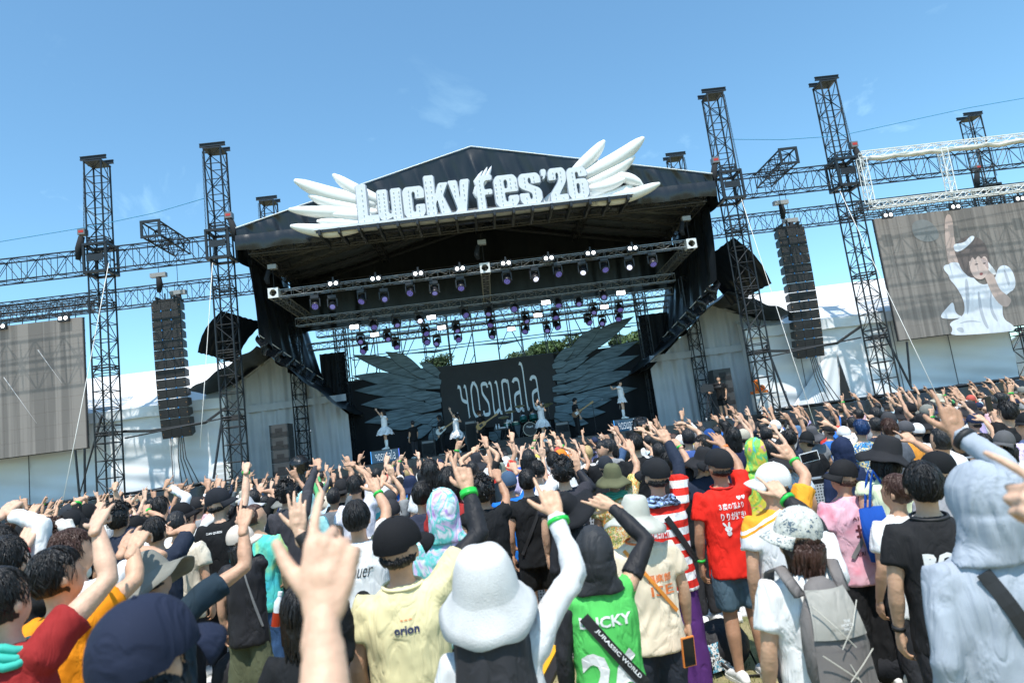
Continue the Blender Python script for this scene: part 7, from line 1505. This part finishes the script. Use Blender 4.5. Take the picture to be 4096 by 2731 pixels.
# backpack
def backpack(P):
    s = P['s']; t = empty('backpack', P['root'].location, P['root'].rotation_euler.z, label='grey hiking backpack on the back of the white T-shirt, with pale cords', cat='backpack')
    G1, G2 = cloth((.17, .155, .15), .6), cloth((.33, .32, .29), .6); mb = MB()
    mb.tube([(0, -.19*s, .99*s), (0, -.205*s, 1.04*s), (0, -.21*s, 1.15*s), (0, -.195*s, 1.27*s), (0, -.17*s, 1.35*s)], [(.125*s, .065*s), (.140*s, .085*s), (.145*s, .09*s), (.13*s, .075*s), (.085*s, .045*s)], 20, round_=True, ref=(1, 0, 0))
    mb.build('pack_body', G1, t, smooth=True)
    MB().grid(lambda u, v: ((u-.5)*.235*s*(1-.25*v), (-.305+.035*(2*abs(u-.5))**2+.075*v*v)*s, (1.20+.19*v)*s), 12, 8).build('pack_lid', G2, t, smooth=True)
    MB().grid(lambda u, v: ((u-.5)*.26*s*(1-.1*v), (-.318+.045*(2*abs(u-.5))**2+.01*v)*s, (.97+.18*v)*s), 12, 8).build('front_pocket', G1, t, smooth=True)
    mb = MB()
    for a, b in (((-.10, 1.34), (.03, 1.17)), ((.10, 1.34), (-.03, 1.17)), ((-.11, 1.15), (.02, 1.04)), ((.11, 1.15), (-.02, 1.04)), ((0, 1.10), (.05, .96))): mb.tube([Vector((a[0], -.312 if a[1] < 1.3 else -.27, a[1]))*s, Vector(((a[0]+b[0])/2, -.325, (a[1]+b[1])/2))*s, Vector((b[0], -.33, b[1]))*s], .0025*s, 5)
    mb.build('elastic_cord', mat('pale_cord', (.5, .48, .42), .7), t)
    for sx in (-1, 1): MB().tube([(sx*.10*s, -.17*s, 1.36*s), (sx*.125*s, -.06*s, 1.47*s), (sx*.13*s, .06*s, 1.43*s), (sx*.13*s, .14*s, 1.25*s)], [(.030*s, .008*s)]*4, 6, ref=(1, 0, 0)).build('shoulder_strap', G1, t, smooth=True)
    me = fit(text_mesh('THE\nNORTH\nFACE', 1, .03), .055*s, .045*s); me.materials.clear(); me.materials.append(WP); o = bpy.data.objects.new('pack_lettering', me); COL.objects.link(o); o.parent = t; o.rotation_euler = (rad(90), 0, 0); o.location = (.02*s, -.312*s, 1.235*s)
backpack(p_pack)
# striped shoulders on the jersey
def shoulder_patch(P, m_, a0=.0, a1=.9):
    for sx in (-1, 1):
        J, E, Wp, hz = P['arms'][sx]; s = P['s']; MB().tube([J.lerp(E, -.1), J.lerp(E, .2), J.lerp(E, .5)], [(.066*s, .066*s), .0775*s, .0765*s], 16).build('sleeve_panel', m_, P['root'], smooth=True)
# tote bag, phones, bottle, ground bags
def tote(p, rz, label, m_, w=.34, h=.36):
    t = empty('tote_bag', p, rz, label=label, cat='bag'); MB().tube([(0, 0, -h), (0, 0, -h*.5), (0, 0, 0)], [(w*.42, .05), (w*.5, .06), (w*.5, .03)], 16, ref=(1, 0, 0)).build('bag_body', m_, t, smooth=True)
    for y in (-.02, .02): MB().tube([(-.09, y, 0), (-.04, y, .16), (.0, y, .24), (.05, y, .16), (.09, y, 0)], [(.012, .003)]*5, 4, ref=(1, 0, 0)).build('bag_handle', m_, t)
q = at(3500, 2020, 4.85); tote((q.x, 4.82, q.z), .3, 'royal blue tote bag hanging right of the pink T-shirt', cloth((.01, .07, .36)))
def phone(p, rz, rx, label, ccol, w=.078, h=.158):
    t = empty('phone', p, rz, label=label, cat='phone', group='phones'); t.rotation_euler = (rx, 0, rz); mb = MB().box((-w/2, -.006, -h/2), (w/2, .006, h/2)); o = mb.build('phone_case', mat('phone_case_%d' % int(ccol[0]*99+ccol[2]*9), ccol, .4), t); MB().box((-w/2+.005, -.0085, -h/2+.006), (w/2-.005, -.0062, h/2-.006)).build('phone_screen', mat('phone_glass', (.01, .012, .015), .08), t)
    return t
q = at(2750, 2600, 3.95); phone((q.x, 3.93, q.z), .3, .1, 'phone in an orange case hanging from the cream baseball shirt', (.85, .25, .05))
q = at(3237, 1827, 5.6); t = phone((q.x, 5.6, q.z), 0, 0, 'phone held sideways in a white case in the right half', (.8, .8, .8)); t.rotation_euler = (0, rad(83), 0)
q = at(3955, 1615, 7.1); phone((q.x, 7.1, q.z), .2, 0, 'dark phone held up by the person in black on the right', (.03, .03, .03))
q = at(1108, 2440, 5.2); t = empty('drink_bottle', (q.x, 5.15, q.z-.1), label='half full bottle of red tea hanging beside the olive trousers', cat='bottle'); t.rotation_euler = (0, rad(12), 0)
MB().lathe([(0, 0), (.032, .004), (.034, .06), (.030, .10), (.034, .13), (.033, .17), (.014, .205), (.014, .22)], 14).build('bottle_body', mat('clear_plastic', (.7, .75, .8), .1), t, smooth=True); MB().lathe([(.0345, .006), (.0347, .10)], 14).build('tea', mat('red_tea', (.35, .03, .01), .15), t, smooth=True); MB().lathe([(.0165, .215), (.0165, .24), (0, .241)], 12).build('cap', PIPE, t)
def ground_bag(p, rz, label, m_, sx=.26, sy=.2, sz=.17):
    t = empty('shoulder_bag' if sz < .2 else 'backpack', p, rz, label=label, cat='bag', group='bags lying on the grass'); mb = MB().ell((0, 0, sz*.8), (sx, sy, sz), 24, 16); co = np.array([list(v) for v in mb.v]); co += (noisev(co*14, 5)*.02)[:, None]; co[:, 2] = np.maximum(co[:, 2], .005); mb.v = [tuple(c) for c in co]; mb.build('bag_body', m_, t, smooth=True)
    MB().tube([(-sx*.8, -.05, sz), (-sx*.2, -sy-.1, .02), (sx*.5, -sy-.16, .015), (sx*.9, -.05, sz*.6)], [(.016, .004)]*4, 5, ref=(0, 0, 1)).build('strap', BSTR, t, smooth=True); return t
q = at(2870, 2560, 5.8); t = ground_bag((q.x, 5.75, 0), .2, 'black and white printed backpack lying on the grass left of the running shoes', cloth((.02, .02, .024)), .24, .2, .2)
MB().grid(lambda u, v: (-.20+.20*u, -.215+.05*u+.03*v*v, .05+.2*v), 6, 6).build('printed_front', pattern_mat('bw_scribble', 'floral', [(.75, .75, .75), (.03, .03, .03), (.8, .8, .8), (.1, .35, .5)], 22), t, smooth=True)
ground_bag((at(3500, 2600, 5.2).x, 5.1, 0), -.2, 'black bag lying on the grass between the pink shirt and the black shirt', cloth((.015, .016, .02)), .34, .2, .13)
ground_bag((at(915, 2580, 6.6).x, 6.6, 0), .4, 'dark backpack standing beside the olive trousers', cloth((.02, .02, .024)), .16, .14, .24)
# crowd barriers with perforated plates
PERF = pattern_mat('perforated_steel', 'dots', [(.02, .02, .022), (.33, .35, .37)], 30); STEEL = mat('barrier_steel', (.35, .36, .37), .4, .7)
bx = list(np.arange(-6.2, 9.2, 1.12))
for i, x in enumerate(bx):
    y = 7.95+.0*i; t = empty('crowd_barrier', (x, y, 0), label='perforated grey crowd barrier panel, %s' % ('%s from the left' % ORD[i] if i < 7 else '%s from the right' % ORD[len(bx)-1-i]), cat='barrier', group='crowd barriers across the lawn')
    MB().box((.03, 0, .12), (1.07, .02, 1.05)).build('perforated_plate', PERF, t); mb = MB(); mb.tube([(.02, .01, 0), (.02, .01, 1.12), (1.08, .01, 1.12), (1.08, .01, 0)], .022, 8); mb.build('tube_frame', STEEL, t); MB().box((.0, -.95, .0), (1.1, .0, .012)).build('floor_plate', mat('floor_plate_steel', (.6, .6, .6), .5), t); mb = MB(); mb.bar((.05, .0, .9), (.05, .85, .02), .018); mb.bar((1.05, .0, .9), (1.05, .85, .02), .018); mb.build('brace', STEEL, t)
# yellow cable ramp
t = empty('cable_ramp', (at(2135, 2500, 6.3).x, 6.3, 0), rad(75), label='yellow and black cable ramp on the grass behind the white sleeve', cat='cable ramp'); MB().box((-.5, -.18, 0), (.5, .18, .04)).build('ramp_base', RUBBER, t); MB().box((-.5, -.10, .041), (.5, .10, .055)).build('ramp_lid', mat('yellow_plastic', (.8, .42, .02), .5), t)
# wrist things
def wband(P, sx, m_, name, off=.06, w=.014, r=.033):
    J, E, Wp, hz = P['arms'][sx]; d = (Wp-E).normalized(); s = P['s']; q = Wp-d*off*s; MB().tube([q-d*w*s, q+d*w*s], [r*s]*2, 18).build(name, m_, P['root'], smooth=True)
wband(p_hoodie, 1, BSTR, 'black_watch_band', .04, .012, .047); wband(p_cream, 1, GREENBAND, 'wristband', .03, .016, .042); wband(p_black, -1, BSTR, 'watch', .02, .012, .032); wband(p_red, -1, GREENBAND, 'wristband', .03, .010, .034)
wband(p_bandarm, 1, mat('red_band', (.4, .03, .03), .7), 'wristband', .03, .010, .033); wband(p_bandarm, 1, mat('white_band', (.6, .6, .6), .7), 'wristband', .055, .010, .035)
wband(p_red, 1, mat('orange_print', (.8, .2, .05), .7), 'beaded_band', .04, .01, .034); wband(p_jersey, -1, GREENBAND, 'wristband', .05, .01, .046)

# ---- place the copies
used = [(p['root'].location.x, p['root'].location.y) for p in PEOPLE[:NEARN]]
def landmark(x, y):
    k = x/y
    for a, n_ in ((-.62, 'under left screen'), (-.50, 'at left outer tower'), (-.37, 'at left line array'), (-.27, 'at left inner tower'), (-.15, 'at left riser'), (-.02, 'below logo left half'), (.10, 'below logo right half'), (.20, 'at right riser'), (.30, 'at right wing'), (.42, 'at right inner tower'), (.55, 'at right line array'), (.66, 'at right outer tower')):
        if k < a: return n_
    return 'under right screen'
placed = []; spots = []
rows_y = [8.7, 9.5, 10.4, 11.3, 12.3, 13.3, 14.4, 15.6, 16.9, 18.3, 19.8, 21.3]
NFAR = 300-(NEARN-12)
cand = []
for y in rows_y:
    xl, xr = -.70*y, .86*y; n_ = int((xr-xl)/(.62+.035*(y-8)))
    for i in range(n_):
        x = xl+(i+.5+rf.uniform(-.32, .32))*(xr-xl)/n_; cand.append((x, y+rf.uniform(-.35, .35)))
rf.shuffle(cand); cand.sort(key=lambda c: c[1]+rf.uniform(0, 5))
extra = []
for x, y in cand:
    if any((x-a)**2+(y-b)**2 < .42**2 for a, b in used): continue
    if abs(y-7.95) < .3 or y > 23.4: continue
    used.append((x, y))
    (spots if len(spots) < NFAR else extra).append((x, y))
HC = [(.02, .02, .024), (.02, .02, .024), (.75, .75, .73), (.02, .03, .07), (.2, .2, .18), (.5, .1, .08), (.45, .42, .34)]
HN = {HC[0]: 'black', HC[2]: 'white', HC[3]: 'navy', HC[4]: 'olive', HC[5]: 'red', HC[6]: 'khaki'}
bylab = {}
for x, y in spots:
    k = rf.randrange(len(proto)); P = proto[k]; d = PD[k]; r = P['root']; c = copy_tree(r); c.location = (x, y, 0); H = rf.gauss(1.65, .085); H = max(1.46, min(1.82, H)); sc = H/1.70; c.scale = (sc*rf.uniform(.96, 1.06), sc, sc)
    c.rotation_euler = (0, 0, math.atan2(-(XC-x), 27-y)*.8+rf.uniform(-.3, .3))
    tp = rf.choice(TOPS); hcx = rf.choice(HC); hr = rf.choices(['black', 'brown', 'blond'], [8, 2, .4])[0]; skn = rf.choice(SKINS)
    for ch in c.children:
        b = ch.name.split('.')[0]; m_ = None
        if b == 'shirt': m_ = cloth(tp)
        elif b == 'body': m_ = skn
        elif b == 'hair': m_ = HAIRS[hr]
        elif b in ('cap', 'bucket_hat'): m_ = felt(hcx)
        elif b in ('trousers', 'shorts'): m_ = cloth(rf.choice([(.03, .03, .035), (.05, .08, .14), (.10, .10, .07), (.25, .23, .2)]))
        if m_: ch.material_slots[0].link = 'OBJECT'; ch.material_slots[0].material = m_
        for g_ in ch.children:
            if b == 'cap': g_.material_slots[0].link = 'OBJECT'; g_.material_slots[0].material = felt(hcx)
    hd = {'cap': HN[hcx]+' cap', 'bucket': HN[hcx]+' sun hat'}.get(d.get('hat'), {'short': 'short %s hair', 'bob': 'bobbed %s hair', 'curly': 'curly %s hair', 'long': 'long %s hair', 'buzz': 'cropped %s hair', 'pony': 'tied %s hair'}[d['hair']] % hr)
    arms_ = {'R': 'right arm up', 'L': 'left arm up', 'RL': 'both arms up', '': 'arms down'}[d['up']]
    dep = 'nearby' if y < 12 else ('midway' if y < 16.5 else 'near stage')
    lb = 'person: %s, %s shirt, %s, %s, %s' % (hd, TN[tp], arms_, dep, landmark(x, y)); bylab.setdefault(lb, []).append((x/y, c))
for lb, L_ in bylab.items():
    L_.sort(key=lambda a: a[0])
    for i, (_, c) in enumerate(L_): c['label'] = lb if len(L_) == 1 else lb+[', left', ', right', ', rightmost'][min(i, 2)]
# the farthest rest of the crowd reads as one mass
if extra:
    vs, fs, mi, mats, off = [], [], [], [], 0
    def midx(m_):
        if m_ not in mats: mats.append(m_)
        return mats.index(m_)
    VV = []; LI = []; LS = []; MI = []; vo = lo = 0
    for x, y in extra[:45]:
        P = rf.choice(proto); H = max(1.5, min(1.8, rf.gauss(1.66, .07))); sc = H/1.70; M = np.array(Matrix.Translation((x, y, 0)) @ Matrix.Rotation(rf.uniform(-.3, .3)+math.atan2(-(XC-x), 27-y)*.8, 4, 'Z') @ Matrix.Scale(sc, 4))
        tp = rf.choice(TOPS); hcx = rf.choice(HC); skn = rf.choice(SKINS)
        for ch in P['root'].children:
            b = ch.name.split('.')[0]; m_ = {'shirt': cloth(tp), 'body': skn, 'hair': HAIRS['black'], 'cap': cloth(hcx), 'bucket_hat': cloth(hcx)}.get(b)
            if m_ is None: continue
            me = ch.data; co = get_np(me).astype(float); VV.append(co@M[:3, :3].T+M[:3, 3]); a = np.empty(len(me.loops), dtype=np.int32); me.loops.foreach_get('vertex_index', a); LI.append(a+vo); b_ = np.empty(len(me.polygons), dtype=np.int32); me.polygons.foreach_get('loop_start', b_); LS.append(b_+lo); MI.append(np.full(len(b_), midx(m_), dtype=np.int32)); vo += len(co); lo += len(a)
    me = bpy.data.meshes.new('crowd'); me.vertices.add(vo); me.vertices.foreach_set('co', np.concatenate(VV).astype(np.float32).ravel()); me.loops.add(lo); me.loops.foreach_set('vertex_index', np.concatenate(LI)); lsa = np.concatenate(LS); me.polygons.add(len(lsa)); me.polygons.foreach_set('loop_start', lsa)
    for m_ in mats: me.materials.append(m_)
    me.polygons.foreach_set('material_index', np.concatenate(MI)); me.polygons.foreach_set('use_smooth', np.ones(len(lsa), dtype=bool)); me.update(calc_edges=True)
    o = bpy.data.objects.new('crowd', me); COL.objects.link(o); tag(o, 'farthest part of the festival crowd packed below the stage', 'crowd', kind='stuff')
# the master bodies themselves are not part of the place
for P in proto:
    for ch in list(P['root'].children_recursive): bpy.data.objects.remove(ch)
    bpy.data.objects.remove(P['root'])
for o in S.objects:
    if '_s' in o: del o['_s']
print('LOG', LOG); print('people', NEARN, 'far', len(spots), 'extra', len(extra)); print('tris', sum(sum(len(p.vertices)-2 for p in me.polygons) for me in bpy.data.meshes if len(me.polygons) < 200000))
